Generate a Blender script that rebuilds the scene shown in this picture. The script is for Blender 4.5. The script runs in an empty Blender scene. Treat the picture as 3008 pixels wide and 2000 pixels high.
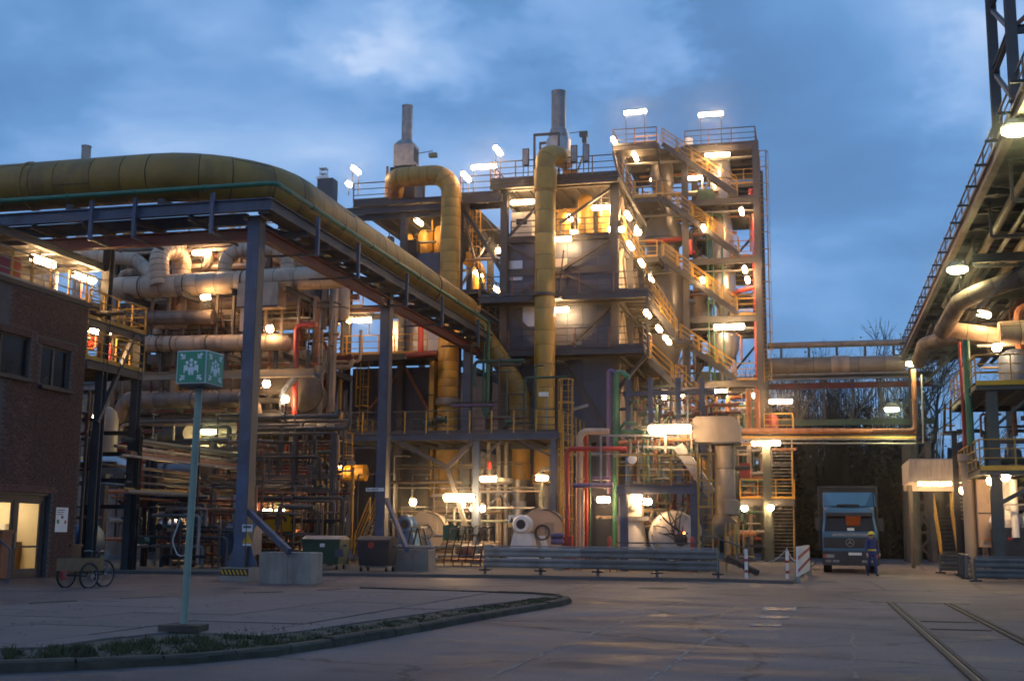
import bpy, bmesh, math, random
from mathutils import Vector, Matrix
random.seed(7)
SC = bpy.context.scene
COL = SC.collection
PI = math.pi
# ------------------------------------------------------------ camera
FPX = 3560.0; TH = math.radians(9.08); PS = math.radians(14.03); DL = 0.009; CH = 1.55
ct, st, cp, sp = math.cos(TH), math.sin(TH), math.cos(PS), math.sin(PS)
FW = Vector((-sp*ct, cp*ct, st)); RT = Vector((cp, sp, 0)); UP = RT.cross(FW)
cr = RT*math.cos(DL)+UP*math.sin(DL); cu = UP*math.cos(DL)-RT*math.sin(DL)
cam = bpy.data.cameras.new('camera'); camo = bpy.data.objects.new('camera', cam); COL.objects.link(camo)
cam.sensor_fit = 'HORIZONTAL'; cam.sensor_width = 36; cam.lens = 36*FPX/3008
cam.clip_start = 0.1; cam.clip_end = 5000
M = Matrix((cr, cu, -FW)).transposed().to_4x4(); M.translation = Vector((0, 0, CH))
camo.matrix_world = M; SC.camera = camo
# ------------------------------------------------------------ world
W = bpy.data.worlds.new('World'); SC.world = W; W.use_nodes = True
nt = W.node_tree; nt.nodes.clear()
def NN(t, typ, **k):
    n = t.nodes.new(typ)
    for a, b in k.items(): setattr(n, a, b)
    return n
SUN_EL, SUN_ROT = math.radians(6), math.radians(200)
def build_world():
    L = nt.links.new
    out = NN(nt, 'ShaderNodeOutputWorld'); bg = NN(nt, 'ShaderNodeBackground')
    sky = NN(nt, 'ShaderNodeTexSky', sky_type='NISHITA'); sky.sun_disc = False
    sky.sun_elevation = SUN_EL; sky.sun_rotation = SUN_ROT; sky.dust_density = 0.3; sky.ozone_density = 4.0; sky.air_density = 1.0
    tc = NN(nt, 'ShaderNodeTexCoord')
    sep = NN(nt, 'ShaderNodeSeparateXYZ'); L(tc.outputs['Generated'], sep.inputs[0])
    mx = NN(nt, 'ShaderNodeMath', operation='MAXIMUM'); L(sep.outputs['Z'], mx.inputs[0]); mx.inputs[1].default_value = 0.0
    ad = NN(nt, 'ShaderNodeMath', operation='ADD'); L(mx.outputs[0], ad.inputs[0]); ad.inputs[1].default_value = 0.32
    dv = NN(nt, 'ShaderNodeVectorMath', operation='SCALE')
    inv = NN(nt, 'ShaderNodeMath', operation='DIVIDE'); inv.inputs[0].default_value = 1.0; L(ad.outputs[0], inv.inputs[1])
    L(tc.outputs['Generated'], dv.inputs[0]); L(inv.outputs[0], dv.inputs['Scale'])
    mp = NN(nt, 'ShaderNodeMapping'); mp.inputs['Location'].default_value = CLOUD_LOC; mp.inputs['Scale'].default_value = (1, 1, 0)
    L(dv.outputs[0], mp.inputs[0])
    n1 = NN(nt, 'ShaderNodeTexNoise'); n1.inputs['Scale'].default_value = 2.1; n1.inputs['Detail'].default_value = 5.5; n1.inputs['Roughness'].default_value = 0.52
    n1.inputs['Distortion'].default_value = 0.35
    L(mp.outputs[0], n1.inputs['Vector'])
    rp = NN(nt, 'ShaderNodeValToRGB'); e = rp.color_ramp.elements
    e[0].position = 0.26; e[0].color = (0.100, 0.215, 0.43, 1)
    e[1].position = 0.80; e[1].color = (0.62, 0.74, 0.98, 1)
    for p, c in ((0.42, (0.115, 0.255, 0.515, 1)), (0.52, (0.145, 0.315, 0.62, 1)), (0.62, (0.235, 0.42, 0.75, 1)), (0.70, (0.34, 0.52, 0.83, 1))):
        q = e.new(p); q.color = c
    # banks of thinner, brighter cloud at fixed bearings in the sky
    acc = n1.outputs['Fac']
    n2 = NN(nt, 'ShaderNodeTexNoise'); n2.inputs['Scale'].default_value = 3.2; n2.inputs['Detail'].default_value = 5; n2.inputs['Roughness'].default_value = 0.62; L(mp.outputs[0], n2.inputs['Vector'])
    wv = NN(nt, 'ShaderNodeVectorMath', operation='MULTIPLY_ADD'); L(n2.outputs['Color'], wv.inputs[0]); wv.inputs[1].default_value = (0.30, 0.30, 0.18); L(tc.outputs['Generated'], wv.inputs[2])
    wo = NN(nt, 'ShaderNodeVectorMath', operation='SUBTRACT'); L(wv.outputs[0], wo.inputs[0]); wo.inputs[1].default_value = (0.15, 0.15, 0.09)
    wn = NN(nt, 'ShaderNodeVectorMath', operation='NORMALIZE'); L(wo.outputs[0], wn.inputs[0])
    for (px, py, w, c0, c1) in CLOUD_BANKS:
        dd = (FW+cr*((px-1504)/FPX)+cu*((1000-py)/FPX)).normalized()
        dp = NN(nt, 'ShaderNodeVectorMath', operation='DOT_PRODUCT'); L(wn.outputs[0], dp.inputs[0]); dp.inputs[1].default_value = dd
        mr = NN(nt, 'ShaderNodeMapRange', interpolation_type='SMOOTHSTEP'); L(dp.outputs['Value'], mr.inputs['Value'])
        mr.inputs['From Min'].default_value = math.cos(math.radians(c1)); mr.inputs['From Max'].default_value = math.cos(math.radians(c0)); mr.inputs['To Max'].default_value = w
        aa = NN(nt, 'ShaderNodeMath', operation='ADD'); L(acc, aa.inputs[0]); L(mr.outputs[0], aa.inputs[1]); acc = aa.outputs[0]
    L(acc, rp.inputs['Fac'])
    ms = NN(nt, 'ShaderNodeMix', data_type='RGBA', blend_type='MIX'); ms.inputs['Factor'].default_value = 0.85
    sc = NN(nt, 'ShaderNodeMix', data_type='RGBA', blend_type='MULTIPLY'); sc.inputs['Factor'].default_value = 1.0
    L(sky.outputs[0], sc.inputs[6]); sc.inputs[7].default_value = (0.10, 0.10, 0.10, 1)
    L(sc.outputs[2], ms.inputs[6]); L(rp.outputs[0], ms.inputs[7])
    L(ms.outputs[2], bg.inputs['Color']); bg.inputs['Strength'].default_value = SKY_STRENGTH
    L(bg.outputs[0], out.inputs['Surface'])
CLOUD_LOC = (4.3, 8.7, 0.0); SKY_STRENGTH = 1.12
CLOUD_BANKS = ((1190, 30, .12, .3, 4.8), (1330, 130, .12, .3, 3.5), (1500, 230, .09, .2, 2.5), (1760, 20, .24, .8, 5.0), (2890, 200, .08, .3, 2.8), (470, 290, .06, .5, 4), (250, 60, -.07, 1, 8), (2350, 300, -.07, 1, 8), (650, 480, .03, 2, 8), (2050, 260, -.03, 1, 5))
build_world()
sl = bpy.data.lights.new('fill_sun', 'SUN'); sl.energy = 0.16; sl.angle = math.radians(60); sl.color = (1.0, 0.60, 0.42)
so = bpy.data.objects.new('fill_sun', sl); COL.objects.link(so)
# warm fill light added from behind the camera to offset the blue sky
so.rotation_euler = Vector((-math.sin(SUN_ROT), -math.cos(SUN_ROT), -0.45)).to_track_quat('-Z', 'Y').to_euler()
vs = SC.view_settings; vs.view_transform = 'Standard'; vs.look = 'None'; vs.exposure = 0.05; vs.gamma = 1.0
SC.render.engine = 'CYCLES'
cy = SC.cycles; cy.use_denoising = True; cy.max_bounces = 6; cy.diffuse_bounces = 3; cy.glossy_bounces = 3; cy.transmission_bounces = 4
cy.sample_clamp_indirect = 6.0; cy.sample_clamp_direct = 0.0; cy.use_light_tree = True; cy.use_adaptive_sampling = True; cy.adaptive_threshold = 0.06; cy.adaptive_min_samples = 64; cy.filter_width = 1.7; cy.caustics_reflective = False; cy.caustics_refractive = False
LAMP_E = 105.0
# ------------------------------------------------------------ photo geometry: a pixel of the 3008 px photograph on a known plane
def ray(px, py):
    return FW + cr*((px-1504)/FPX) + cu*((1000-py)/FPX)
def PZ(px, py, z=0.0):
    r = ray(px, py); return r*((z-CH)/r.z)+Vector((0, 0, CH))
def PY(px, py, y):
    r = ray(px, py); return r*(y/r.y)+Vector((0, 0, CH))
def PX(px, py, x):
    r = ray(px, py); return r*(x/r.x)+Vector((0, 0, CH))
V = Vector
# ------------------------------------------------------------ materials
MATS = {}
def mat(name, col, rough=0.6, metal=0.0, var=0.25, scale=2.0, dirt=None, dirt_amt=0.0, bump=0.0, spec=0.5, stretch=(1, 1, 1), detail=4, fine=0.0, coat=0.0):
    m = bpy.data.materials.new(name); m.use_nodes = True; t = m.node_tree; L = t.links.new
    b = t.nodes['Principled BSDF']; tc = NN(t, 'ShaderNodeTexCoord')
    mp = NN(t, 'ShaderNodeMapping'); mp.inputs['Scale'].default_value = stretch
    oi = NN(t, 'ShaderNodeObjectInfo'); off = NN(t, 'ShaderNodeVectorMath', operation='SCALE'); off.inputs[0].default_value = (37, 19, 53); L(oi.outputs['Random'], off.inputs['Scale'])
    L(tc.outputs['Object'], mp.inputs['Vector']); L(off.outputs[0], mp.inputs['Location'])
    n = NN(t, 'ShaderNodeTexNoise'); n.inputs['Scale'].default_value = scale; n.inputs['Detail'].default_value = detail; n.inputs['Roughness'].default_value = 0.6
    L(mp.outputs[0], n.inputs['Vector'])
    r = NN(t, 'ShaderNodeValToRGB'); e = r.color_ramp.elements
    lo = [max(0, c*(1-var)) for c in col]; hi = [min(1, c*(1+var)) for c in col]
    e[0].position = 0.3; e[0].color = (*lo, 1); e[1].position = 0.7; e[1].color = (*hi, 1)
    L(n.outputs['Fac'], r.inputs['Fac']); src = r.outputs[0]
    # each piece a little lighter or darker than its neighbour
    hv = NN(t, 'ShaderNodeHueSaturation'); mr = NN(t, 'ShaderNodeMapRange'); mr.inputs['To Min'].default_value = 1-var*0.5; mr.inputs['To Max'].default_value = 1+var*0.4
    L(oi.outputs['Random'], mr.inputs['Value']); L(mr.outputs[0], hv.inputs['Value']); L(src, hv.inputs['Color']); src = hv.outputs[0]
    if dirt_amt > 0:
        n2 = NN(t, 'ShaderNodeTexNoise'); n2.inputs['Scale'].default_value = scale*0.8; n2.inputs['Detail'].default_value = 6; n2.inputs['Roughness'].default_value = 0.7
        mp2 = NN(t, 'ShaderNodeMapping'); mp2.inputs['Scale'].default_value = (1, 1, 0.25); L(tc.outputs['Object'], mp2.inputs['Vector']); L(off.outputs[0], mp2.inputs['Location'])
        L(mp2.outputs[0], n2.inputs['Vector'])
        r2 = NN(t, 'ShaderNodeValToRGB'); r2.color_ramp.elements[0].position = 0.50; r2.color_ramp.elements[1].position = 0.68
        L(n2.outputs['Fac'], r2.inputs['Fac'])
        ml = NN(t, 'ShaderNodeMath', operation='MULTIPLY'); ml.inputs[1].default_value = dirt_amt; L(r2.outputs[0], ml.inputs[0])
        mx = NN(t, 'ShaderNodeMix', data_type='RGBA'); L(ml.outputs[0], mx.inputs['Factor']); L(src, mx.inputs[6]); mx.inputs[7].default_value = (*dirt, 1)
        src = mx.outputs[2]
    L(src, b.inputs['Base Color'])
    rr = NN(t, 'ShaderNodeMapRange'); rr.inputs['To Min'].default_value = max(0.05, rough-0.12); rr.inputs['To Max'].default_value = min(1, rough+0.15)
    L(n.outputs['Fac'], rr.inputs['Value']); L(rr.outputs[0], b.inputs['Roughness'])
    b.inputs['Metallic'].default_value = metal; b.inputs['Specular IOR Level'].default_value = spec
    if coat: b.inputs['Coat Weight'].default_value = coat; b.inputs['Coat Roughness'].default_value = 0.15
    if bump:
        bp = NN(t, 'ShaderNodeBump'); bp.inputs['Strength'].default_value = bump; bp.inputs['Distance'].default_value = 0.02
        n3 = NN(t, 'ShaderNodeTexNoise'); n3.inputs['Scale'].default_value = fine or scale*8; n3.inputs['Detail'].default_value = 3; L(mp.outputs[0], n3.inputs['Vector'])
        L(n3.outputs['Fac'], bp.inputs['Height']); L(bp.outputs[0], b.inputs['Normal'])
    MATS[name] = m; return m
def emis(name, col, s, sample='AUTO'):
    m = bpy.data.materials.new(name); m.use_nodes = True; t = m.node_tree; t.nodes.clear()
    e = NN(t, 'ShaderNodeEmission'); e.inputs[0].default_value = (*col, 1); e.inputs[1].default_value = s
    o = NN(t, 'ShaderNodeOutputMaterial'); t.links.new(e.outputs[0], o.inputs[0])
    MATS[name] = m; return m
DK = (0.03, 0.022, 0.018)
mat('steel', (0.062, 0.064, 0.070), 0.55, 0.0, 0.25, 1.2, (0.07, 0.04, 0.025), 0.5)
mat('steel_blue', (0.068, 0.098, 0.155), 0.5, 0.0, 0.25, 1.4, (0.05, 0.04, 0.035), 0.55, bump=.15, fine=18)
mat('steel_grey', (0.078, 0.074, 0.072), 0.55, 0.1, 0.25, 1.5, (0.09, 0.06, 0.04), 0.5)
mat('steel_green', (0.075, 0.09, 0.075), 0.55, 0.0, 0.25, 1.5, (0.06, 0.045, 0.03), 0.4)
mat('galv', (0.30, 0.29, 0.28), 0.45, 0.5, 0.25, 3.0, (0.18, 0.13, 0.09), 0.4)
mat('grating', (0.10, 0.092, 0.085), 0.6, 0.3, 0.3, 4.0, (0.08, 0.05, 0.035), 0.5)
mat('rail_yellow', (0.52, 0.28, 0.035), 0.5, 0.0, 0.2, 3.0, (0.20, 0.10, 0.03), 0.5)
mat('pipe_yellow', (0.31, 0.165, 0.02), 0.5, 0.0, 0.22, 0.9, (0.075, 0.045, 0.02), 0.75)
mat('duct_yellow', (0.50, 0.275, 0.04), 0.48, 0.0, 0.18, 0.9, (0.18, 0.095, 0.03), 0.6)
mat('beige', (0.50, 0.36, 0.25), 0.5, 0.05, 0.16, 1.0, (0.14, 0.085, 0.055), 0.65)
mat('beige_grey', (0.30, 0.24, 0.18), 0.5, 0.1, 0.16, 1.0, (0.15, 0.10, 0.07), 0.5)
mat('brownpipe', (0.20, 0.145, 0.11), 0.55, 0.1, 0.3, 1.3, DK, 0.6)
mat('seam', (0.075, 0.05, 0.025), 0.7, 0.0, 0.3, 2.0)
mat('darkpipe', (0.085, 0.07, 0.06), 0.55, 0.1, 0.35, 1.5, DK, 0.5)
mat('clad_blue', (0.085, 0.10, 0.14), 0.42, 0.3, 0.12, 0.5, (0.08, 0.06, 0.06), 0.3)
mat('alu', (0.50, 0.49, 0.49), 0.33, 0.8, 0.14, 1.4, (0.24, 0.17, 0.12), 0.45)
mat('vessel_dark', (0.15, 0.145, 0.15), 0.40, 0.55, 0.2, 1.0, (0.08, 0.05, 0.04), 0.5)
mat('red', (0.40, 0.032, 0.022), 0.45, 0.0, 0.2, 2.0, (0.16, 0.03, 0.02), 0.4)
mat('red_beam', (0.17, 0.028, 0.022), 0.6, 0.0, 0.3, 1.2, (0.06, 0.025, 0.02), 0.6)
mat('rust', (0.34, 0.13, 0.06), 0.65, 0.0, 0.3, 3.0, (0.12, 0.05, 0.03), 0.6)
mat('green', (0.035, 0.16, 0.09), 0.45, 0.0, 0.2, 2.0, (0.03, 0.08, 0.05), 0.5)
mat('green_dark', (0.045, 0.11, 0.075), 0.5, 0.0, 0.2, 2.0, DK, 0.4)
mat('purple', (0.16, 0.10, 0.20), 0.45, 0.0, 0.2, 2.0, DK, 0.3)
mat('blue', (0.05, 0.14, 0.30), 0.4, 0.0, 0.2, 2.0, (0.04, 0.05, 0.07), 0.4)
mat('black', (0.025, 0.025, 0.027), 0.5, 0.0, 0.3, 3.0)
mat('rubber', (0.02, 0.02, 0.02), 0.8, 0.0, 0.3, 6.0)
mat('concrete', (0.30, 0.265, 0.225), 0.85, 0.0, 0.18, 1.2, (0.10, 0.085, 0.06), 0.6, bump=0.4, fine=25)
mat('white', (0.78, 0.77, 0.74), 0.5, 0.0, 0.08, 3.0, (0.4, 0.36, 0.3), 0.35)
mat('whitetank', (0.66, 0.60, 0.52), 0.45, 0.1, 0.12, 1.2, (0.25, 0.15, 0.09), 0.6)
mat('brick', (0.13, 0.058, 0.042), 0.85, 0.0, 0.65, 8.0, (0.05, 0.035, 0.03), 0.35, bump=0.4, fine=30)
mat('mortar', (0.13, 0.11, 0.10), 0.9, 0.0, 0.2, 4.0)
mat('wood', (0.17, 0.105, 0.05), 0.6, 0.0, 0.25, 3.0)
mat('sign_green', (0.0, 0.235, 0.105), 0.4, 0.0, 0.05, 2.0, coat=0.3)
mat('sign_white', (0.72, 0.76, 0.73), 0.45, 0.0, 0.05, 2.0)
mat('pole_green', (0.21, 0.27, 0.21), 0.5, 0.0, 0.15, 2.0, (0.1, 0.1, 0.08), 0.5)
mat('sign_yellow', (0.62, 0.36, 0.01), 0.45, 0.0, 0.08, 2.0)
mat('fireorange', (0.6, 0.10, 0.02), 0.5)
mat('glass', (0.012, 0.014, 0.018), 0.10, 0.0, 0.1, 1.0, spec=0.25)
mat('roomwall', (0.72, 0.62, 0.46), 0.7, 0.0, 0.05)
mat('truck_blue', (0.045, 0.15, 0.25), 0.32, 0.0, 0.08, 1.0, (0.05, 0.07, 0.08), 0.3, coat=0.4)
mat('truck_dark', (0.035, 0.035, 0.037), 0.45, 0.0, 0.2, 2.0)
mat('tarp', (0.028, 0.028, 0.027), 0.6, 0.0, 0.3, 1.0)
mat('workwear', (0.025, 0.05, 0.16), 0.85, 0.0, 0.2, 6.0)
mat('skin', (0.50, 0.30, 0.22), 0.55, 0.0, 0.1, 6.0)
mat('hat', (0.70, 0.55, 0.03), 0.4, 0.0, 0.05)
mat('bark', (0.05, 0.042, 0.036), 0.9, 0.0, 0.4, 2.0)
mat('leaf', (0.07, 0.05, 0.022), 0.8, 0.0, 0.5, 0.6)
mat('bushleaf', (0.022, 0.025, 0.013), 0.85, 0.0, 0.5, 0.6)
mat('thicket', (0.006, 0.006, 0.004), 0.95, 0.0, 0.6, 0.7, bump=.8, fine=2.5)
mat('grass', (0.062, 0.058, 0.02), 0.85, 0.0, 0.5, 1.5)
mat('soil', (0.07, 0.06, 0.04), 0.95, 0.0, 0.4, 3.0, bump=0.6)
mat('kerb', (0.085, 0.072, 0.055), 0.85, 0.0, 0.3, 2.5, (0.05, 0.05, 0.03), 0.6, spec=0.15, bump=0.4, fine=20)
mat('slab', (0.185, 0.142, 0.128), 0.8, 0.0, 0.14, 0.7, (0.13, 0.11, 0.10), 0.45, spec=0.15, bump=0.3, fine=30)
mat('railsteel', (0.055, 0.045, 0.036), 0.7, 0.0, 0.3, 4.0, (0.09, 0.05, 0.03), 0.5, spec=.2)
mat('guard', (0.26, 0.275, 0.265), 0.5, 0.2, 0.2, 2.0, (0.12, 0.09, 0.07), 0.5)
mat('guard_dark', (0.15, 0.16, 0.155), 0.55, 0.2, 0.2, 2.0, (0.06, 0.05, 0.04), 0.5)
mat('bin_green', (0.03, 0.075, 0.05), 0.5, 0.0, 0.2, 2.0, (0.03, 0.03, 0.025), 0.4)
mat('bin_dark', (0.022, 0.026, 0.034), 0.5, 0.0, 0.2, 2.0)
mat('bag', (0.75, 0.72, 0.68), 0.75, 0.0, 0.1, 4.0, bump=0.5, fine=14)
mat('foil', (0.6, 0.58, 0.55), 0.25, 0.9, 0.2, 4.0, bump=1.0, fine=9)
mat('orange', (0.75, 0.35, 0.05), 0.5)
mat('corr', (0.52, 0.46, 0.39), 0.5, 0.2, 0.12, 1.2, (0.25, 0.18, 0.12), 0.35)
emis('tube_lamp', (1.0, 0.60, 0.27), LAMP_E)
emis('bulb_lamp', (1.0, 0.62, 0.30), LAMP_E*1.3)
emis('flood_lamp', (0.95, 0.90, 0.42), LAMP_E*1.0)
emis('big_lamp', (1.0, 0.64, 0.31), LAMP_E*0.75)
emis('ember', (1.0, 0.25, 0.04), 12.0)
emis('room_lamp', (1.0, 0.80, 0.48), 16.0)
emis('cab_glow', (1.0, 0.20, 0.05), 0.10)
# ------------------------------------------------------------ mesh helpers
def fillet(pts, R, n=6):
    pts = [V(p) for p in pts]
    if R <= 0 or len(pts) < 3: return pts
    out = [pts[0]]
    for i in range(1, len(pts)-1):
        p = pts[i]; a = pts[i-1]-p; b = pts[i+1]-p; la, lb = a.length, b.length
        if la < 1e-6 or lb < 1e-6: continue
        a /= la; b /= lb; ang = a.angle(b)
        if ang > PI-0.05: out.append(p); continue
        d = min(R/math.tan(ang/2), la*0.49, lb*0.49); r = d*math.tan(ang/2)
        bis = (a+b).normalized(); c = p+bis*(r/math.sin(ang/2))
        s = p+a*d-c; e = p+b*d-c; sweep = PI-ang
        for k in range(n+1):
            t = k/n
            out.append(c+(s*math.sin((1-t)*sweep)+e*math.sin(t*sweep))/math.sin(sweep))
    out.append(pts[-1]); return out
class MB:
    def __init__(self): self.v = []; self.f = []; self.sm = []
    def add(self, vs, fs, smooth=False):
        o = len(self.v); self.v += [tuple(p) for p in vs]; self.f += [tuple(i+o for i in q) for q in fs]; self.sm += [smooth]*len(fs); return self
    def bx(self, x0, x1, y0, y1, z0, z1):
        return self.add([(x, y, z) for z in (z0, z1) for x, y in ((x0, y0), (x1, y0), (x1, y1), (x0, y1))],
                        [(3, 2, 1, 0), (4, 5, 6, 7), (0, 1, 5, 4), (1, 2, 6, 5), (2, 3, 7, 6), (3, 0, 4, 7)])
    def box(self, c, s, rz=0.0):
        cz, sz = math.cos(rz), math.sin(rz); hx, hy, hz = s[0]/2, s[1]/2, s[2]/2
        vs = []
        for z in (-hz, hz):
            for x, y in ((-hx, -hy), (hx, -hy), (hx, hy), (-hx, hy)):
                vs.append((c[0]+x*cz-y*sz, c[1]+x*sz+y*cz, c[2]+z))
        return self.add(vs, [(3, 2, 1, 0), (4, 5, 6, 7), (0, 1, 5, 4), (1, 2, 6, 5), (2, 3, 7, 6), (3, 0, 4, 7)])
    def prof(self, p0, p1, poly, up=None):
        p0, p1 = V(p0), V(p1); d = (p1-p0).normalized()
        u = V(up) if up else (V((0, 0, 1)) if abs(d.z) < 0.9 else V((0, 1, 0)))
        s = d.cross(u).normalized(); u = s.cross(d); n = len(poly)
        vs = [p+s*a+u*b for p in (p0, p1) for a, b in poly]
        return self.add(vs, [tuple(range(n)), tuple(range(2*n-1, n-1, -1))]+[(i, n+i, n+(i+1) % n, (i+1) % n) for i in range(n)])
    def beam(self, p0, p1, w, h=None, up=None):
        h = h or w; w /= 2; h /= 2
        return self.prof(p0, p1, [(-w, -h), (w, -h), (w, h), (-w, h)], up)
    def ib(self, p0, p1, w, h, t=None, up=None):
        t = t or h*0.1; w /= 2; h /= 2; k = t*0.4
        return self.prof(p0, p1, [(-w, -h), (w, -h), (w, -h+t), (k, -h+t), (k, h-t), (w, h-t), (w, h), (-w, h), (-w, h-t), (-k, h-t), (-k, -h+t), (-w, -h+t)], up)
    def tube(self, pts, r, n=10, cap=True, radii=None, dirs=None):
        pts = [V(p) for p in pts]; m = len(pts)
        ds = [(pts[min(i+1, m-1)]-pts[max(i-1, 0)]).normalized() for i in range(m)]
        if dirs: ds = dirs
        d = ds[0]; u = V((0, 0, 1)) if abs(d.z) < 0.9 else V((0, 1, 0)); u = (u-d*u.dot(d)).normalized()
        vs = []
        for i in range(m):
            d = ds[i]; u = u-d*u.dot(d)
            u = u.normalized() if u.length > 1e-6 else d.orthogonal().normalized()
            s = d.cross(u); rr = radii[i] if radii else r
            for k in range(n):
                a = 2*PI*k/n; vs.append(pts[i]+u*(math.cos(a)*rr)+s*(math.sin(a)*rr))
        fs = [(i*n+k, i*n+(k+1) % n, (i+1)*n+(k+1) % n, (i+1)*n+k) for i in range(m-1) for k in range(n)]
        self.add(vs, fs, True)
        if cap: self.add(vs[:n], [tuple(range(n-1, -1, -1))]); self.add(vs[-n:], [tuple(range(n))])
        return self
    def lathe(self, base, prof, n=24, axis=(0, 0, 1), arc=None):
        ax = V(axis).normalized(); u = ax.orthogonal().normalized() if abs(ax.z) < 0.99 else V((1, 0, 0)); s = ax.cross(u); b = V(base)
        vs = [b+ax*h+(u*math.cos(2*PI*k/n)+s*math.sin(2*PI*k/n))*r for r, h in prof for k in range(n)]
        m = len(prof)
        return self.add(vs, [(i*n+k, i*n+(k+1) % n, (i+1)*n+(k+1) % n, (i+1)*n+k) for i in range(m-1) for k in range(n)], True)
    def poly(self, pts2, org, ex, ey, th):
        ex, ey = V(ex), V(ey); nz = ex.cross(ey).normalized(); o = V(org); n = len(pts2)
        a = [o+ex*x+ey*y for x, y in pts2]; b = [p+nz*th for p in a]
        return self.add(a+b, [tuple(range(n-1, -1, -1)), tuple(range(n, 2*n))]+[(i, (i+1) % n, n+(i+1) % n, n+i) for i in range(n)])
    def mesh(self, name, org=(0, 0, 0), m=None):
        me = bpy.data.meshes.new(name); ox, oy, oz = org
        me.from_pydata([(a-ox, b-oy, c-oz) for a, b, c in self.v], [], self.f)
        if any(self.sm):
            me.polygons.foreach_set('use_smooth', self.sm)
            try: me.set_sharp_from_angle(angle=0.7)
            except Exception: pass
        if m: me.materials.append(MATS[m])
        return me
def tagit(o, label, cat, group=None, kind=None):
    if label: o['label'] = label
    if cat: o['category'] = cat
    if group: o['group'] = group
    if kind: o['kind'] = kind
    return o
class T:
    """a thing: an Empty at its base that parents its parts"""
    def __init__(s, name, label=None, cat=None, loc=(0, 0, 0), group=None, kind=None):
        s.o = V(loc); s.e = bpy.data.objects.new(name, None); s.e.location = s.o; s.e.empty_display_size = 0.2; COL.objects.link(s.e)
        tagit(s.e, label, cat, group, kind)
    def part(s, name, mb, m, under=None, label=None, kind=None):
        me = mb.mesh(name, s.o, m); o = bpy.data.objects.new(name, me); COL.objects.link(o)
        o.parent = under or s.e
        if label: o['label'] = label
        if kind: o['kind'] = kind
        return o
    def inst(s, name, me, at, under=None, rz=0.0, scale=None):
        o = bpy.data.objects.new(name, me); COL.objects.link(o); o.parent = under or s.e; o.location = V(at)-s.o; o.rotation_euler = (0, 0, rz)
        if scale: o.scale = scale
        return o
def solo(name, mb, m, label, cat, group=None, kind=None, org=None):
    org = V(org) if org is not None else V((0, 0, 0))
    me = mb.mesh(name, org, m); o = bpy.data.objects.new(name, me); o.location = org; COL.objects.link(o)
    return tagit(o, label, cat, group, kind)
_post = {}
def railing(t, pts, h=1.05, m='rail_yellow', sp_=1.5, toe=True, under=None, top=None, mid=2):
    """rails and toe board as one part, each post a sub-part"""
    pts = [V(p) for p in pts]; mb = MB(); up = V((0, 0, 1))
    for a, b in zip(pts, pts[1:]):
        mb.beam(a+up*h, b+up*h, 0.055)
        for k in range(mid): mb.beam(a+up*h*(k+1)/(mid+1), b+up*h*(k+1)/(mid+1), 0.04)
        if toe: mb.beam(a+up*0.08, b+up*0.08, 0.02, 0.14)
    r = t.part('railing', mb, top or m, under)
    key = (m, round(h, 2))
    if key not in _post: _post[key] = MB().bx(-0.03, 0.03, -0.03, 0.03, 0, h).mesh('railing_post', (0, 0, 0), m)
    if under is None:
        for i, (a, b) in enumerate(zip(pts, pts[1:])):
            L = (b-a).length; n = max(1, round(L/sp_))
            for k in range(0 if i == 0 else 1, n+1): t.inst('railing_post', _post[key], a.lerp(b, k/n), r)
    else:
        pm = MB()
        for a, b in zip(pts, pts[1:]):
            n = max(1, round((b-a).length/sp_))
            for k in range(n+1):
                q = a.lerp(b, k/n); pm.bx(q.x-.03, q.x+.03, q.y-.03, q.y+.03, q.z, q.z+h)
        t.part('railing_post', pm, m, under)
    return r
def deck(t, x0, x1, y0, y1, z, th=0.30, m='steel', jm='steel_grey', step=0.9, joists=True, along='x'):
    """walkway: grating plate, four edge channels and the joists below"""
    p = t.part('deck_plate', MB().bx(x0+.02, x1-.02, y0+.02, y1-.02, z-0.045, z), 'grating')
    e = MB(); e.ib((x0, y0, z-th/2-.003), (x1, y0, z-th/2-.003), 0.14, th); t.part('edge_beam', e, m)
    e = MB(); e.ib((x0, y1, z-th/2-.003), (x1, y1, z-th/2-.003), 0.14, th); t.part('edge_beam', e, m)
    e = MB(); e.ib((x0, y0+.08, z-th/2-.006), (x0, y1-.08, z-th/2-.006), 0.14, th); t.part('edge_beam', e, m)
    e = MB(); e.ib((x1, y0+.08, z-th/2-.006), (x1, y1-.08, z-th/2-.006), 0.14, th); t.part('edge_beam', e, m)
    if joists:
        if along == 'y':
            n = max(1, int((x1-x0)/step)); me = MB().ib((0, y0+.09, -0.13), (0, y1-.09, -0.13), 0.1, 0.16).mesh('joist', (0, 0, 0), jm)
            for k in range(1, n): t.inst('joist', me, (x0+(x1-x0)*k/n, 0, z))
        else:
            n = max(1, int((y1-y0)/step)); me = MB().ib((x0+.09, 0, -0.13), (x1-.09, 0, -0.13), 0.1, 0.16).mesh('joist', (0, 0, 0), jm)
            for k in range(1, n): t.inst('joist', me, (0, y0+(y1-y0)*k/n, z))
    return p
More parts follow.
